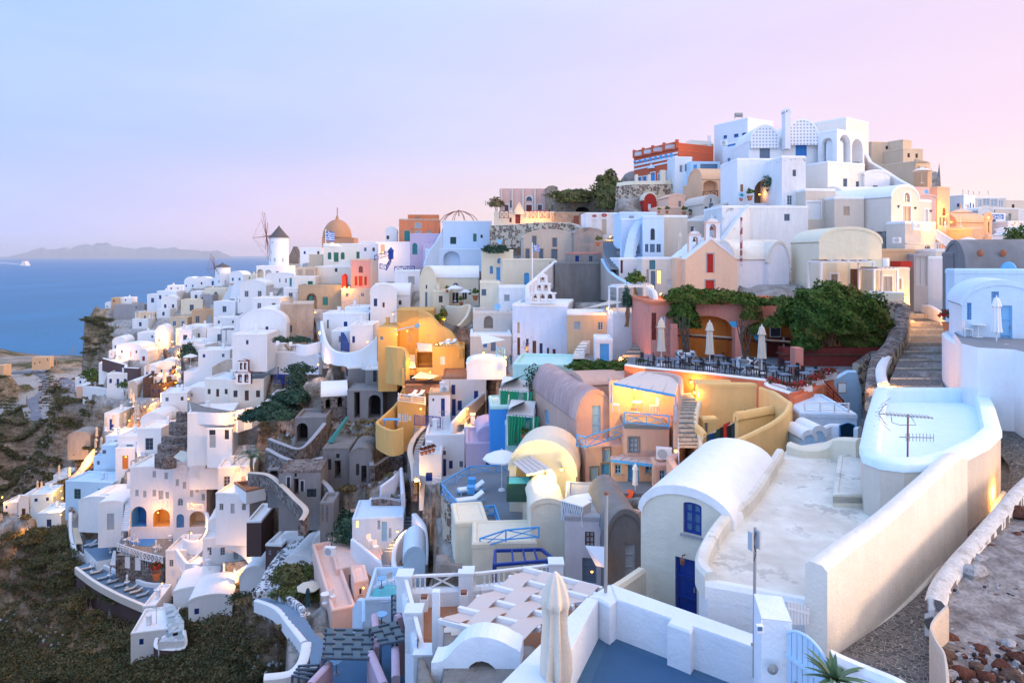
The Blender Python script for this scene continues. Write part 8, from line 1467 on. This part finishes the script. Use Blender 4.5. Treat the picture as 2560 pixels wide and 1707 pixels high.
VS([('white house with two open grey glass doors in the middle of the lower terraces',1520,1730,350,600,102,0,2,'ash','white','d'),('stepped white wall house with a window, beside the checkered stair',1700,1830,470,680,98,0,1,'dusk'),('white barrel house with a tan fan window',1910,2150,100,260,100,50,1,'sand'),('long white house with grey doors under the tan fan window',1860,2350,240,480,97,0,4,'ash','white','d'),('white vault with a small window at the stairs bottom right',2200,2480,640,800,88,500,1,'brown'),('lumpy white cave roof with a tiny blue window',1590,1960,740,940,90,690,1),('lower lumpy white rock-hewn house above the shrubs',1730,2130,830,1020,86,760,0),('white angular house with rounded roof terrace at the foot of the village',1200,1560,1110,1420,84,0,0),('white terrace cube with plants left of the marbled path',1310,1430,860,1010,92,0,0)])
Deck('marbled blue-white paving running down to the rounded terrace',[(1500,830),(1590,840),(1690,1000),(1690,1180),(1450,1190),(1560,1100)],90,2,'marble','white',name='marble_path',cat='paving');Wall('white curved bench wall of the small terrace with a deckchair',[(1440,1150,83),(1430,1220,81.6),(1500,1250,81),(1690,1235,81),(1690,1080,83)],1.4,.45,'brownwall',WR)
Put(CH_D,1610,1200,82,30,'wooden deckchair on the small rounded terrace',1.3);Put(TB_W,1515,1200,82,0,'square white table on the small rounded terrace',1.1)
Stairs('checkered stair winding between white houses to the lower terrace',[((1830,680),(1890,690),94),((1830,560),(1900,540),97),((1770,450),(1830,430),100),((1700,380),(1760,350),102.5)],20,'floorgrey','chalk',side='white')
for pts in([(1620,330,101),(1720,460,99),(1830,500,97),(1925,520,95.5)],[(1690,240,103),(1750,260,102),(1850,240,101),(1915,100,101),(1900,0,104)],[(2110,200,98),(2230,260,95.5),(2330,380,93),(2300,430,92)],[(2050,620,92),(2140,560,93),(2270,480,94)],[(1890,560,95),(2000,590,93.4),(2010,650,92)]):Wall(f'white rounded terrace wall in the lower village, {["beside the checkered stair", "glowing yellow at its bend", "round the brown-tiled terrace", "above the lit lower court", "before the small blue court"][[1620, 1690, 2110, 2050, 1890].index(pts[0][0])]}',pts,2.2,.45,'white')
for i,(x,y,d,p)in enumerate(((1890,130,101,700),(2200,530,92,700),(1755,190,101,120),(1490,650,99,120),(2060,655,91,120),(250,200,148,500))):Lamp(f'warm lamp {["at the bend of the tall terrace wall", "filling the lower court with yellow", "small on the pool terrace wall", "on the parapet by the lounger deck", "on the small court wall", "down the dark bank at the far left"][i]}',x,y,d,p,'x',.9)
for i,(x,y,d)in enumerate(((1910,440,96),(2055,560,93),(1640,670,98),(2150,610,91),(2210,240,97),(1015,330,113))):Put(P_WHITE,x,y+30,d,0,f'folded white parasol in the lower village courts, {["beside the long white house", "in the small blue court", "before the open glass doors", "in the yellow lit court", "on the brown-tiled terrace", "in the lounger court"][i]}',.8);Put(TB_W,x,y+38,d-.3,0,f'round white table in the lower village courts, {["beside the long white house", "in the small blue court", "before the open glass doors", "in the yellow lit court", "on the brown-tiled terrace", "in the lounger court"][i]}',1.0)
Put(POTR,1435,620,102,0,'red flowering bush beside the stone arcade',2.6)
T(600,1280)
VS([('white barrel roof house with an arched end and small window left of the pebble wall',380,580,250,440,80,190,1,'ash'),('dark lava cube with white edges and small windows',235,385,290,460,79,0,2,'ash','brownwall'),('second dark lava wall block above the tiled terrace',60,195,80,200,84,0,0,'blue','brownwall'),('white round house with three small coloured windows',415,660,455,580,74,395,3,'dusk'),('rock-white domed cave hut beside the peach house',665,880,330,500,72,200,0),('rose lower front with a pale blue door beside the round house',655,750,430,600,72,0,1,'azul','rosered','d'),('white roof block with curved stair above the peach house',1030,1240,60,230,68,0,1,'sand')])
A_('peach cube house with a grey-blue door and a boxed air conditioner',750,885,1340,520,900,62,22,6,'peach2','peach2',name='peach_cube_house',par=.05,ops=['Rd 1000 570 1030 760 dusk','Lw 795 490 838 630 dusk']);A_('front peach corner with a small lit window',None,1050,1180,640,860,57,20,3,'peach2','peach2',name='peach_cube_house',par=.02,ops=['Rw 1095 700 1115 755 brown'])
A_('lower peach terrace room with a round-topped grey window',665,845,1060,900,1130,55,24,5,'peach2','peach2',name='peach_terrace_house',par=.5,ops=['Lw 735 985 775 1090 dusk']);AC.at(P(828,395,63),-10,1.3,'boxed air conditioner on the peach cube roof',GP[id(AC)])
A_('white cave house with yellow lit window and pale blue door beside the curved stair',None,1030,1500,60,360,66,6,5,'lightblue','lightblue',name='stair_side_house',par=.1,ops=['Rc 1262 65 1288 160 pale','Rd 1300 85 1350 270 pale','Rc 1365 145 1390 240 pale','Rl 1062 50 1090 145 chalk'])
Stairs('dark curved stair with white edges and a hot yellow lamp',[((1320,550),(1410,540),56),((1300,470),(1400,430),58),((1310,390),(1400,350),60.5),((1430,250),(1500,210),64),((1500,130),(1610,140),67.5),((1490,0),(1590,10),71.5)],24,'steelgrey','chalk',side='white')
Wall('white parapet curling round the curved dark stair',[(1440,550,54.5),(1410,420,57),(1440,280,60.5),(1530,165,63.5),(1640,230,62),(1650,330,60)],2.6,.4,'white');Wall('white parapet of the small court with directors chairs',[(1030,240,65),(1120,310,63),(1230,400,61),(1330,490,59)],2,.35,'white');Wall('tall white wall right of the curved dark stair',[(1600,10,67),(1680,120,64),(1700,300,60),(1690,480,56)],5,.6,'lightblue')
A_('white barrel water tank block left of the balustrade terrace',None,1500,1700,470,640,52,8,4,'lightblue','lightblue','vR',330,name='tank_block',cat='house');Lamp('hot yellow lamp beside the curved dark stair',1445,175,62.5,260,'wall',.5);Lamp('lamp lighting the peach front corner',1135,690,55,60,'wall',.4)
for x,y,d,lb in((1190,270,62.5,'left at the court'),(1245,330,61,'right at the court'),(1385,650,50,'beside the blue table'),(850,790,57,'on the peach terrace')):Put(CH_W,x,y+30,d,40,f'white director chair {lb}',1.1)
Put(TB_S,1298,690,50,0,'pale blue round table above the whirlpool');Put(TB_W,780,830,57,0,'round white table on the peach terrace',1.1);Put(P_GREY,622,935,57,0,'folded violet parasol beside the peach terrace',.95);Put(O_TAN,632,850,62,0,'open tan umbrella in the garden left of the peach house',.8)
A_('pale blue-white court with a round whirlpool and table',None,1150,1510,800,960,48.5,4,5,'lightblue','lightblue',name='whirlpool_court',cat='terrace',par=.6);m=MB();c=P(1350,745,50);m.lathe(c,[(1.5,.15),(1.3,.2),(1.2,.05)],'lightblue',24);m.lathe(c,[(1.22,.06),(.01,.06)],'turquoise',24);tag(m.obj('whirlpool',o=c),'round turquoise whirlpool in the pale blue court','whirlpool')
Wall('tall white end wall between the peach house and the dark pergolas',[(1060,870,52),(1100,790,51),(1150,800,50),(1150,1000,49)],5,.5,'lightblue',curve=False)
Stairs('blue-grey stepped street running down to the bottom edge',[((640,1380),(720,1380),42),((640,1200),(770,1190),47),((560,1110),(690,1100),50),((440,960),(590,950),55),((330,850),(440,840),61),((150,800),(260,770),66)],20,'bluedeck','ash',side='greywall')
Wall('rounded white kerb wall along the left of the blue-grey stepped street',[(150,800,65),(330,870,60),(470,1030,53),(590,1180,47.5)],1.2,.5,'white',WR);Wall('thick white wall curling at the bottom of the stepped street',[(220,1500,41.5),(450,1470,42),(560,1380,43),(600,1270,45),(610,1190,47)],2.5,.7,'white',WR)
Wall('pebbled white rubble wall along the stepped street',[(370,740,64),(480,790,61),(580,880,57),(560,960,55)],3.0,.5,'whitestone',name='pebble_wall');Wall('pebbled black and white ramp wall beside the lava cubes',[(220,730,68),(300,600,71),(360,480,74),(480,330,78),(600,250,80)],1.6,2.4,'whitestone',name='pebble_wall')
Bush('garden shrubs between the round house and the tan umbrella',[(410,620,68,1.5,1.2,1.6),(520,600,67,1.7,1.3,1.4),(560,760,63,2.6,1.4,1.0),(650,590,67,1.2,1,1.3)],1800,.16,'drygreen');Bush('dark shrubs on the bank above the curved stair house',[(960,110,72,2,1.6,1.5),(1000,220,68,2,1.4,1.8),(1060,260,67,1.5,1,1.2)],1400,.18,'bluegreen')
def Weave(lb,q,nx,ny,c,sl_,post=2.4,g=.12):
 r=empty('woven_pergola',(q[0]+q[1])/2-Vc((0,0,post)),lb,'pergola','woven shade pergolas');m=MB();f=lambda u,v,z=0:q[0].lerp(q[1],u).lerp(q[3].lerp(q[2],u),v)+Vc((0,0,z))
 for j in range(ny+1):m.bar(f(-.03,j/ny),f(1.03,j/ny),.12,c)
 m.obj('slats',r);n=MB()
 for i in range(nx):
  u0,u1=(i+g)/nx,(i+1-g)/nx;L_=4*ny
  vs=[f(u,v/L_,.075*math.cos(v/4*math.pi+i*math.pi))for v in range(L_+1)for u in(u0,u1)];n.add(vs,[(2*k,2*k+1,2*k+3,2*k+2)for k in range(L_)],sl_)
 n.obj('woven_bands',r)
 for p in q:MB().bar(p,p-Vc((0,0,post)),.12,c).obj('post',r)
Weave('large dark woven pergola at the bottom, left of the balustrade terrace',[P(765,1340,37.5),P(1200,1345,37),P(1220,1080,41),P(790,1075,41.5)],5,6,'steelgrey','slate');Weave('smaller dark woven pergola right of the large one',[P(1290,1215,37.5),P(1530,1170,37.2),P(1440,1005,40.5),P(1190,1070,40)],3,4,'steelgrey','slate');Weave('narrow dark woven pergola against the balustrade terrace',[P(1400,930,42.5),P(1515,940,42),P(1515,760,45.5),P(1395,765,46)],1,4,'steelgrey','slate')
Weave('bare dark pergola corner beside the thick white wall',[P(480,1500,40),P(640,1530,39.5),P(720,1400,41.5),P(540,1410,42)],0,3,'steelgrey','slate',1.5)
for i,(a,b,h_)in enumerate((((1200,1270,38),(1320,1560,33.5),4),((1235,930,44),(1260,1240,39),4),((820,1370,38),(640,1560,35),3),((1425,1230,37.5),(1430,1500,34),5),((1430,950,42),(1540,900,42.5),4))):Wall(f'smooth mauve wall among the dark pergolas, {["centre, sloping down", "behind the smaller pergola", "left of the large pergola", "right by the balustrade house", "upper right"][i]}',[a,b],h_,.45,'mauve',name='mauve_wall')
Deck('deep blue floor below the dark pergolas',[(800,1250),(1540,1100),(1560,1560),(1540,1700),(700,1700)],46,2,'floorblue','mauve',name='court');Put(TB_S,885,1480,40,0,'blue round table under the large dark woven pergola',1.1);Put(TB_S,1300,1040,44,0,'blue round table behind the smaller woven pergola',1.1)
zt2=zof(py(590),22);b4=[PZ(x,y,zt2)for x,y in((1515,590),(1600,920),(1690,1300),(1800,1560),(2900,1900),(3700,800),(2900,480),(2200,560))]
r=empty('pergola_terrace_house',sum(b4,Vc())/8-Vc((0,0,5)),'white terrace house with balustrades and a woven cream pergola, bottom centre','house');m=MB()
for i in range(8):a,b=b4[i],b4[(i+1)%8];m.quad(a-Vc((0,0,.9)),b-Vc((0,0,.9)),b-Vc((0,0,7)),a-Vc((0,0,7)),'bluewhite')
m.obj('wall',r);m=MB();m.poly([p-Vc((0,0,1.02))for p in b4],'tiles');m.obj('floor',r);FOOT.append(([(p.x,p.y)for p in b4],zt2-2));[VIS.append((b4[i],b4[i+1]))for i in range(3)]
for a,b in((0,1),(1,2),(2,3),(0,7),(7,6),(6,5)):m=MB();ribbon(m,[b4[a]-Vc((0,0,.45)),b4[b]-Vc((0,0,.45))],.6,.3,'bluewhite');m.obj('parapet',r,smooth=50)
for k,p in enumerate((b4[0],b4[1],b4[2],b4[0].lerp(b4[7],.82),b4[6])):m=MB();m.box(p-Vc((0,0,.5)),(.5,.5,1.2),'bluewhite');m.box(p+Vc((0,0,.12)),(.56,.56,.06),'bluewhite');m.obj('pillar',r)
for a,b in((0,1),(1,2),(0,7),(7,6)):
 A,B=b4[a],b4[b];m=MB();m.bar(A,B,.12,'chalk',.07);dn=Vc((0,0,.42));n=max(6,int((B-A).length/.17));mid=A.lerp(B,.5);w_=(B-A).normalized()*.4
 for k in range(1,n):q=A.lerp(B,k/n);(m.tube([q,q-dn*.35,q-dn*.6,q-dn],[.022,.035,.02,.035],'chalk',6)if(q-mid).length>.45 else None)
 m.bar(mid-w_,mid+w_-dn,.05,'chalk');m.bar(mid+w_,mid-w_-dn,.05,'chalk');m.obj('balustrade',r)
Weave('woven cream pergola over the balustrade terrace',[P(1850,1000,17.2)*1,P(2560,1180,15.8),P(3300,700,19.5),P(2620,520,21)],4,5,'chalk','awning',1.6,.0)
MB().box(P(1800,1150,17.6),(.2,.2,2.6),'bluewhite').obj('pergola_post',o=P(1800,1300,17.6));tag(COL.objects[-1],'square white post at the front left corner of the cream pergola','post')
T(0,0,1,1);A,B=P(1078,1655,14.6),P(1300,1655,14.3);w_=(B-A).length;e=(B-A).normalized();fc=Face(A,e,Vc((e.y,-e.x,0)));z0=A.z-3;zt=A.z;m=MB()
ol=[(0,z0),(w_,z0)]+[(w_*a,zt+b)for a,b in((1,.42),(.96,.48),(.9,.52),(.82,.60),(.74,.65),(.64,.68),(.54,.68),(.45,.64),(.37,.56),(.3,.44),(.24,.3),(.18,.15),(.12,.05),(.06,.01),(0,0))];o2=[(w_*.58+a-.37,z0+b)for a,b in outline(.74,3.14,1)]
for dp in(0,-.6):m.poly([fc.pt(a,b,dp)for a,b in ol],'bluewhite',[[fc.pt(a,b,dp)for a,b in o2]])
for lp in(ol,o2):
 for i in range(len(lp)):p,q=lp[i],lp[(i+1)%len(lp)];m.quad(fc.pt(*p),fc.pt(*q),fc.pt(*q,-.6),fc.pt(*p,-.6),'bluewhite')
T(600,1280);tag(m.obj('arched_wall',o=A,smooth=40),'thick rounded white arch wall before the cream pergola, bottom centre','wall');m=MB();c=P(2230,1440,17.4);m.lathe(c-Vc((0,0,.2)),[(.01,-.3),(.42,-.22),(.5,0),(.35,.22),(.01,.3)],'canvas2',20);tag(m.obj('bean_bag',o=c),'cream bean bag seen through the white arch','bean bag');m=MB();c=P(2010,1170,18.5);m.lathe(c,[(.01,-.3),(.6,-.22),(.75,0),(.5,.2),(.01,.28)],'canvas2',20);tag(m.obj('bean_bag',o=c),'cream bean bag in the shade under the cream pergola','bean bag')
for x,y,lb in((1690,840,'left'),(2055,800,'right')):q=P(x,y,21.2);r2=empty('stone_lantern',q-Vc((0,0,.25)),f'small white lantern box in a corner of the balustrade terrace, {lb}','lantern','lantern boxes');MB().box(q,(.26,.26,.4),'chalk').obj('box',r2);MB().box(q+Vc((0,0,.24)),(.2,.2,.08),'rust').obj('candle',r2)
mk_agave('potted agave on the dark garden bank by the pebbled wall',300,760,64,.9,20)
ID()
for pl in(((-80,918,420),(40,918,440),(95,918,428),(170,905,450)),((600,1090,96),(700,1090,90)),((-90,1725,101),(300,1725,81),(700,1725,66)),((-60,1780,60),(300,1780,60),(700,1780,50))):
 q=[P(*p)for p in pl]
 for a,b in zip(q[:-1],q[1:]):VIS.append((a,b))
def build_terrain():
 C_=np.array(CTRL);FP=FOOT
 ks=np.linspace(-1.5,1.5,520);ds=np.concatenate([np.geomspace(5,330,360),np.geomspace(336,900,60)])
 K,D=np.meshgrid(ks,ds);X=(K*D).ravel();Y=D.ravel()
 Z=np.zeros_like(X);PV=np.zeros_like(X)
 cx,cy,cz,cp=C_.T
 for i in range(0,len(X),4000):
  dx=X[i:i+4000,None]-cx;dy=Y[i:i+4000,None]-cy;r2=dx*dx+dy*dy+.15
  w=1/r2**2.3;s=w.sum(1);Z[i:i+4000]=(w*cz).sum(1)/s;PV[i:i+4000]=(w*cp).sum(1)/s
 rg=np.random.default_rng(2);nz=np.zeros_like(X)
 for k in range(5):
  for q in range(5):
   fx,fy=rg.normal(size=2)*(.05*2**k);nz+=np.sin(X*fx+Y*fy+rg.random()*6)*(.55/1.75**k)
 rough=np.clip(1-PV*1.6,0,1)*np.clip(Y/90,0,1)
 Z+=nz*rough*.55
 for poly,zm in FP:
  p=np.array(poly);c=p.mean(0);q=c+(p-c)*1.03
  bb=(X>q[:,0].min())&(X<q[:,0].max())&(Y>q[:,1].min())&(Y<q[:,1].max())
  ix=np.where(bb)[0]
  if not len(ix):continue
  ins=np.zeros(len(ix),bool);j=len(q)-1
  for i in range(len(q)):
   a,b=q[i],q[j];cnd=((a[1]>Y[ix])!=(b[1]>Y[ix]))&(X[ix]<(b[0]-a[0])*(Y[ix]-a[1])/(b[1]-a[1]+1e-9)+a[0]);ins^=cnd;j=i
  Z[ix[ins]]=np.minimum(Z[ix[ins]],zm)
 Zg=Z.reshape(len(ds),len(ks));dk=ks[1]-ks[0];lim=np.full((len(ds),len(ks)),1e9)
 for a,b in VIS:
  ka,kb=a.x/a.y,b.x/b.y
  if ka>kb:ka,kb,a,b=kb,ka,b,a
  for j in range(max(0,int((ka-ks[0])/dk)-1),min(len(ks)-1,int((kb-ks[0])/dk)+2)+1):
   f=min(1,max(0,(ks[j]-ka)/(kb-ka+1e-9)));y=a.y+(b.y-a.y)*f;z=a.z+(b.z-a.z)*f;r=ds<y*1.002
   lim[r,j]=np.minimum(lim[r,j],H-(H-z)/y*ds[r]-.12)
 Zg[:]=np.minimum(Zg,lim);Z=Zg.ravel()
 far=np.clip((Y-560)/200,0,1);Z=Z*(1-far)+(-12)*far
 nk,nd=len(ks),len(ds)
 V=np.stack([X,Y,Z],1)
 i0=(np.arange(nd-1)[:,None]*nk+np.arange(nk-1)[None]).ravel();Fq=np.stack([i0,i0+1,i0+nk+1,i0+nk],1)
 me=bpy.data.meshes.new('hillside');me.vertices.add(len(V));me.vertices.foreach_set('co',V.astype('f').ravel())
 me.loops.add(len(Fq)*4);me.loops.foreach_set('vertex_index',Fq.astype('i').ravel());me.polygons.add(len(Fq));me.polygons.foreach_set('loop_start',np.arange(0,len(Fq)*4,4,dtype='i'))
 me.polygons.foreach_set('use_smooth',np.ones(len(Fq),bool))
 at=me.attributes.new('paved','FLOAT','POINT');at.data.foreach_set('value',PV.astype('f'));me.update();me.validate()
 m,t,b=newmat('hillside');p=wpos(t)
 ge=N(t,'ShaderNodeNewGeometry');sz=N(t,'ShaderNodeSeparateXYZ');t.links.new(ge.outputs['Normal'],sz.inputs[0])
 n1=noise(t,.16,9,p,.68);n2=noise(t,.9,6,p,.6)
 soilc=ramp(t,n1,[(.28,(.08,.065,.045)),(.42,(.17,.125,.08)),(.52,(.30,.225,.15)),(.62,(.42,.33,.25)),(.75,(.24,.16,.09))])
 veg=ramp(t,n2,[(.3,(.04,.05,.026)),(.55,(.10,.095,.045)),(.75,(.19,.14,.07))])
 c=mixc(t,ramp(t,noise(t,.07,5,p),[(.45,(0,0,0)),(.56,(1,1,1))]),soilc,veg)
 cliff=ramp(t,sz.outputs[2],[(.5,(1,1,1)),(.78,(0,0,0))])
 mp=N(t,'ShaderNodeMapping');mp.inputs['Scale'].default_value=(.4,.4,1.8);t.links.new(p,mp.inputs[0])
 rockc=ramp(t,noise(t,.5,9,mp.outputs[0],.7),[(.3,(.08,.055,.04)),(.45,(.20,.145,.10)),(.58,(.34,.26,.19)),(.7,(.46,.36,.28))])
 c=mixc(t,cliff,c,rockc)
 v=N(t,'ShaderNodeTexVoronoi');v.inputs['Scale'].default_value=1.3;t.links.new(p,v.inputs['Vector']);c=mixc(t,.45,c,v.outputs['Distance'],'SOFT_LIGHT')
 at_=N(t,'ShaderNodeAttribute',attribute_name='paved')
 pav=mixc(t,ramp(t,n2,[(.4,(0,0,0)),(.6,(1,1,1))]),(.48,.46,.43),(.30,.28,.26))
 c=mixc(t,ramp(t,mth(t,'ADD',at_.outputs['Fac'],mth(t,'MULTIPLY',mth(t,'SUBTRACT',n2,.5),.5)),[(.45,(0,0,0)),(.58,(1,1,1))]),c,mixc(t,cliff,pav,c))
 t.links.new(c,b.inputs['Base Color']);b.inputs['Roughness'].default_value=.95;b.inputs['Specular IOR Level'].default_value=.1
 bump(t,b,mth(t,'ADD',noise(t,.6,9,p,.7),mth(t,'MULTIPLY',noise(t,4,5,p),.2)),1.0,.9)
 me.materials.append(m);o=bpy.data.objects.new('hillside',me);COL.objects.link(o);tag(o,kind='structure')
 return V.reshape(nd,nk,3),PV.reshape(nd,nk),ks,ds
TV,TP,TK,TD=build_terrain()
def ground_z(x,y):
 k=np.clip((x/y-TK[0])/(TK[1]-TK[0]),0,len(TK)-1).round().astype(int);d=np.searchsorted(TD,y).clip(0,len(TD)-1);return TV[d,k,2]
m,t,b=newmat('sea');p=wpos(t)
mp=N(t,'ShaderNodeMapping');mp.inputs['Scale'].default_value=(.004,.0016,1);t.links.new(p,mp.inputs[0])
sp=N(t,'ShaderNodeSeparateXYZ');t.links.new(p,sp.inputs[0])
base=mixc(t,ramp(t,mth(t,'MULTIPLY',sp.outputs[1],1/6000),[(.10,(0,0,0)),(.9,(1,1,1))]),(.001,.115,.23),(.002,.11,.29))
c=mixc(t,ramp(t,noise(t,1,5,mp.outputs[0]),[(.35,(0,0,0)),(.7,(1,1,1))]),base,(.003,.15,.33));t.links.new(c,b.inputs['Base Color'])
b.inputs['Roughness'].default_value=.42;b.inputs['Specular IOR Level'].default_value=.22
mp2=N(t,'ShaderNodeMapping');mp2 .inputs['Scale'].default_value=(.05,.16,1);t.links.new(p,mp2 .inputs[0]);bump(t,b,noise(t,1,7,mp2 .outputs[0],.65),.6,3.0)
MATS['sea']=m
mb=MB();ys=[350,700,1500,4000,12000,40000,110000,300000]
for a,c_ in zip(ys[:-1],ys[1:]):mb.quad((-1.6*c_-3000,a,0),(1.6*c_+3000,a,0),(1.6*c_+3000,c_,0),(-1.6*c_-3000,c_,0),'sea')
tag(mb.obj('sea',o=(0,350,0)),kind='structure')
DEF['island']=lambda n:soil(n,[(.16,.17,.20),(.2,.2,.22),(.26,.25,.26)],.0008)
D0=40000;prof=[(2,645),(25,641),(60,632),(95,622),(108,618),(120,622),(140,625),(160,618),(175,621),(200,614),(225,611),(240,609),(265,608),(280,612),(300,617),(325,622),(345,620),(365,618),(400,621),(440,620),(470,624),(500,627),(530,627),(550,628),(562,633),(578,641),(585,645)]
rg=random.Random(4);X1=[q[0]for q in prof];fine=[]
for x in range(2,586,3):fine.append((x,float(np.interp(x,X1,[q[1]for q in prof]))+rg.uniform(-.7,.7)))
rows=[]
for j,(f,dd)in enumerate(((0,-1500),(.55,-700),(1,0),(.8,900),(.0,3000))):rows.append([Vc(((D0+dd)*(x-CX)/F,D0+dd,max(0,(645.2-y)/F*D0*f*(1+.05*math.sin(x*.11+j*2.3)+.04*math.sin(x*.23+j)))))for x,y in fine])
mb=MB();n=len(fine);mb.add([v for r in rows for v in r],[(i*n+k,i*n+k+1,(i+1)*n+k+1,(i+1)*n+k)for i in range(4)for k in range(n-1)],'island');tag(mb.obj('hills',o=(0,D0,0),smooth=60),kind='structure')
def scrub(name,polys,n,rmin,rmax,mat,size,seed,dens=34):
 rg=np.random.default_rng(seed);cs=[];rs=[]
 for _ in range(n):
  poly,w=polys[rg.integers(len(polys))],0
  a,b,c=rg.dirichlet((1,1,1));i=rg.integers(1,len(poly)-1);q=np.array(poly[0])*a+np.array(poly[i])*b+np.array(poly[i+1])*c
  k=(q[0]-CX)/F;j=int(np.clip((k-TK[0])/(TK[1]-TK[0]),0,len(TK)-1));s=(q[1]-HY)/F;row=TV[:,j]
  hit=np.where(((H-s*row[:,1])<=row[:,2])&(row[:,1]>44))[0]
  if not len(hit):continue
  p=row[hit[0]]
  if p[1]>460:continue
  r=rg.uniform(rmin,rmax)*(.6+p[1]/260);cs.append([p[0]+rg.normal()*.5,p[1],p[2]+r*.12]);rs.append([r*rg.uniform(.9,1.6),r*rg.uniform(.9,1.5),r*rg.uniform(.45,.8)])
 cs,rs=np.array(cs),np.array(rs);V_,R_=leaf_arrays(cs,rs,dens,size);o=bpy.data.objects.new(name,leaf_mesh(name,V_,R_,mat));COL.objects.link(o);tag(o,kind='stuff')
LS=[[(0,1380),(170,1300),(190,1480),(330,1560),(320,1700),(0,1700)],[(150,1240),(180,1480),(60,1480)],[(330,1600),(480,1560),(620,1480),(600,1700),(330,1700)],[(0,1640),(640,1640),(640,1715),(0,1715)]]
scrub('scrub',LS,2100,.5,1.6,'scrub',.17,3,120)
scrub('dry_scrub',LS+[[(330,1590),(560,1500),(700,1600),(640,1700),(400,1700)]],1000,.4,1.0,'dryscrub',.13,5,90)
scrub('hill_scrub',[[(0,960),(70,1020),(60,1240),(0,1300)],[(70,1080),(160,1040),(180,1240),(60,1300)],[(120,930),(190,1020),(200,1120),(110,1000)],[(170,800),(290,800),(280,880),(200,900)],[(120,1100),(240,1020),(230,1150),(170,1260),(100,1260)]],1500,.3,.95,'scrub',.3,7,60)
scrub('mid_scrub',[[(600,1040),(700,1000),(690,1120)],[(740,1240),(900,1200),(880,1330),(780,1330)],[(840,1080),(1000,1060),(980,1200)],[(600,1460),(760,1500),(700,1640),(600,1700)]],420,.25,.7,'dryscrub',.14,9,60)
rg=random.Random(12);mb=MB()
for i in range(1500):
 A=rg.choice((((60,1150),(240,1300)),((0,1550),(170,1700)),((590,1020),(1010,1350)),((600,1500),(760,1700)),((100,950),(200,1050))));x,y=rg.uniform(A[0][0],A[1][0]),rg.uniform(A[0][1],A[1][1]);k=(x-CX)/F;j=int((k-TK[0])/(TK[1]-TK[0]));s=(y-HY)/F;row=TV[:,j];h_=np.where(((H-s*row[:,1])<=row[:,2])&(row[:,1]>56))[0]
 if not len(h_):continue
 p=row[h_[0]];r_=rg.uniform(.001,.0032)*p[1];mb.box((p[0],p[1],p[2]+r_*.2),(r_*2,r_*1.6,r_*1.3),rg.choice(('rockgrey','rockbrown','rockgrey','rockred')),Matrix.Rotation(rg.uniform(0,3),3,'Z')@Matrix.Rotation(rg.uniform(-.6,.6),3,'X'),rg.uniform(.5,.8))
tag(mb.obj('scree',o=(0,80,60)),kind='stuff')
T(0,500)
d=5200;c=PZ(232,604,0);r=empty('ferry',c,'small white cruise ferry with lights, sailing on the far left sea','ferry');s_=c.y/F*_t[2];m=MB();m.box(c+Vc((0,0,s_*6)),(s_*48,s_*60,s_*12),'white');m.obj('hull',r);m=MB()
for k in range(3):m.box(c+Vc((0,0,s_*(18+10*k))),(s_*(40-9*k),s_*50,s_*9),'chalk')
m.obj('decks',r);MB().box(c+Vc((0,0,s_*50)),(s_*10,s_*10,s_*12),'orangecloth').obj('funnel',r)
m=MB();a=[PZ(x,y,.5)for x,y in((205,596),(100,584),(-100,576),(-100,572),(100,580),(205,592))];m.poly(a,'chalk');tag(m.obj('wake',o=a[0]),kind='structure')
mb=MB();mb.box((-4000,19000,379),(100000,50000,760),'dark');o=mb.obj('haze',o=(0,0,0));m=bpy.data.materials.new('haze');m.use_nodes=True;t=m.node_tree;t.nodes.clear()
v=N(t,'ShaderNodeVolumePrincipled');v.inputs['Color'].default_value=(1,1,1,1);v.inputs['Density'].default_value=2.6e-5;v.inputs['Anisotropy'].default_value=.2;oo=N(t,'ShaderNodeOutputMaterial');t.links.new(v.outputs[0],oo.inputs['Volume']);o.data.materials.clear();o.data.materials.append(m);tag(o,kind='stuff')
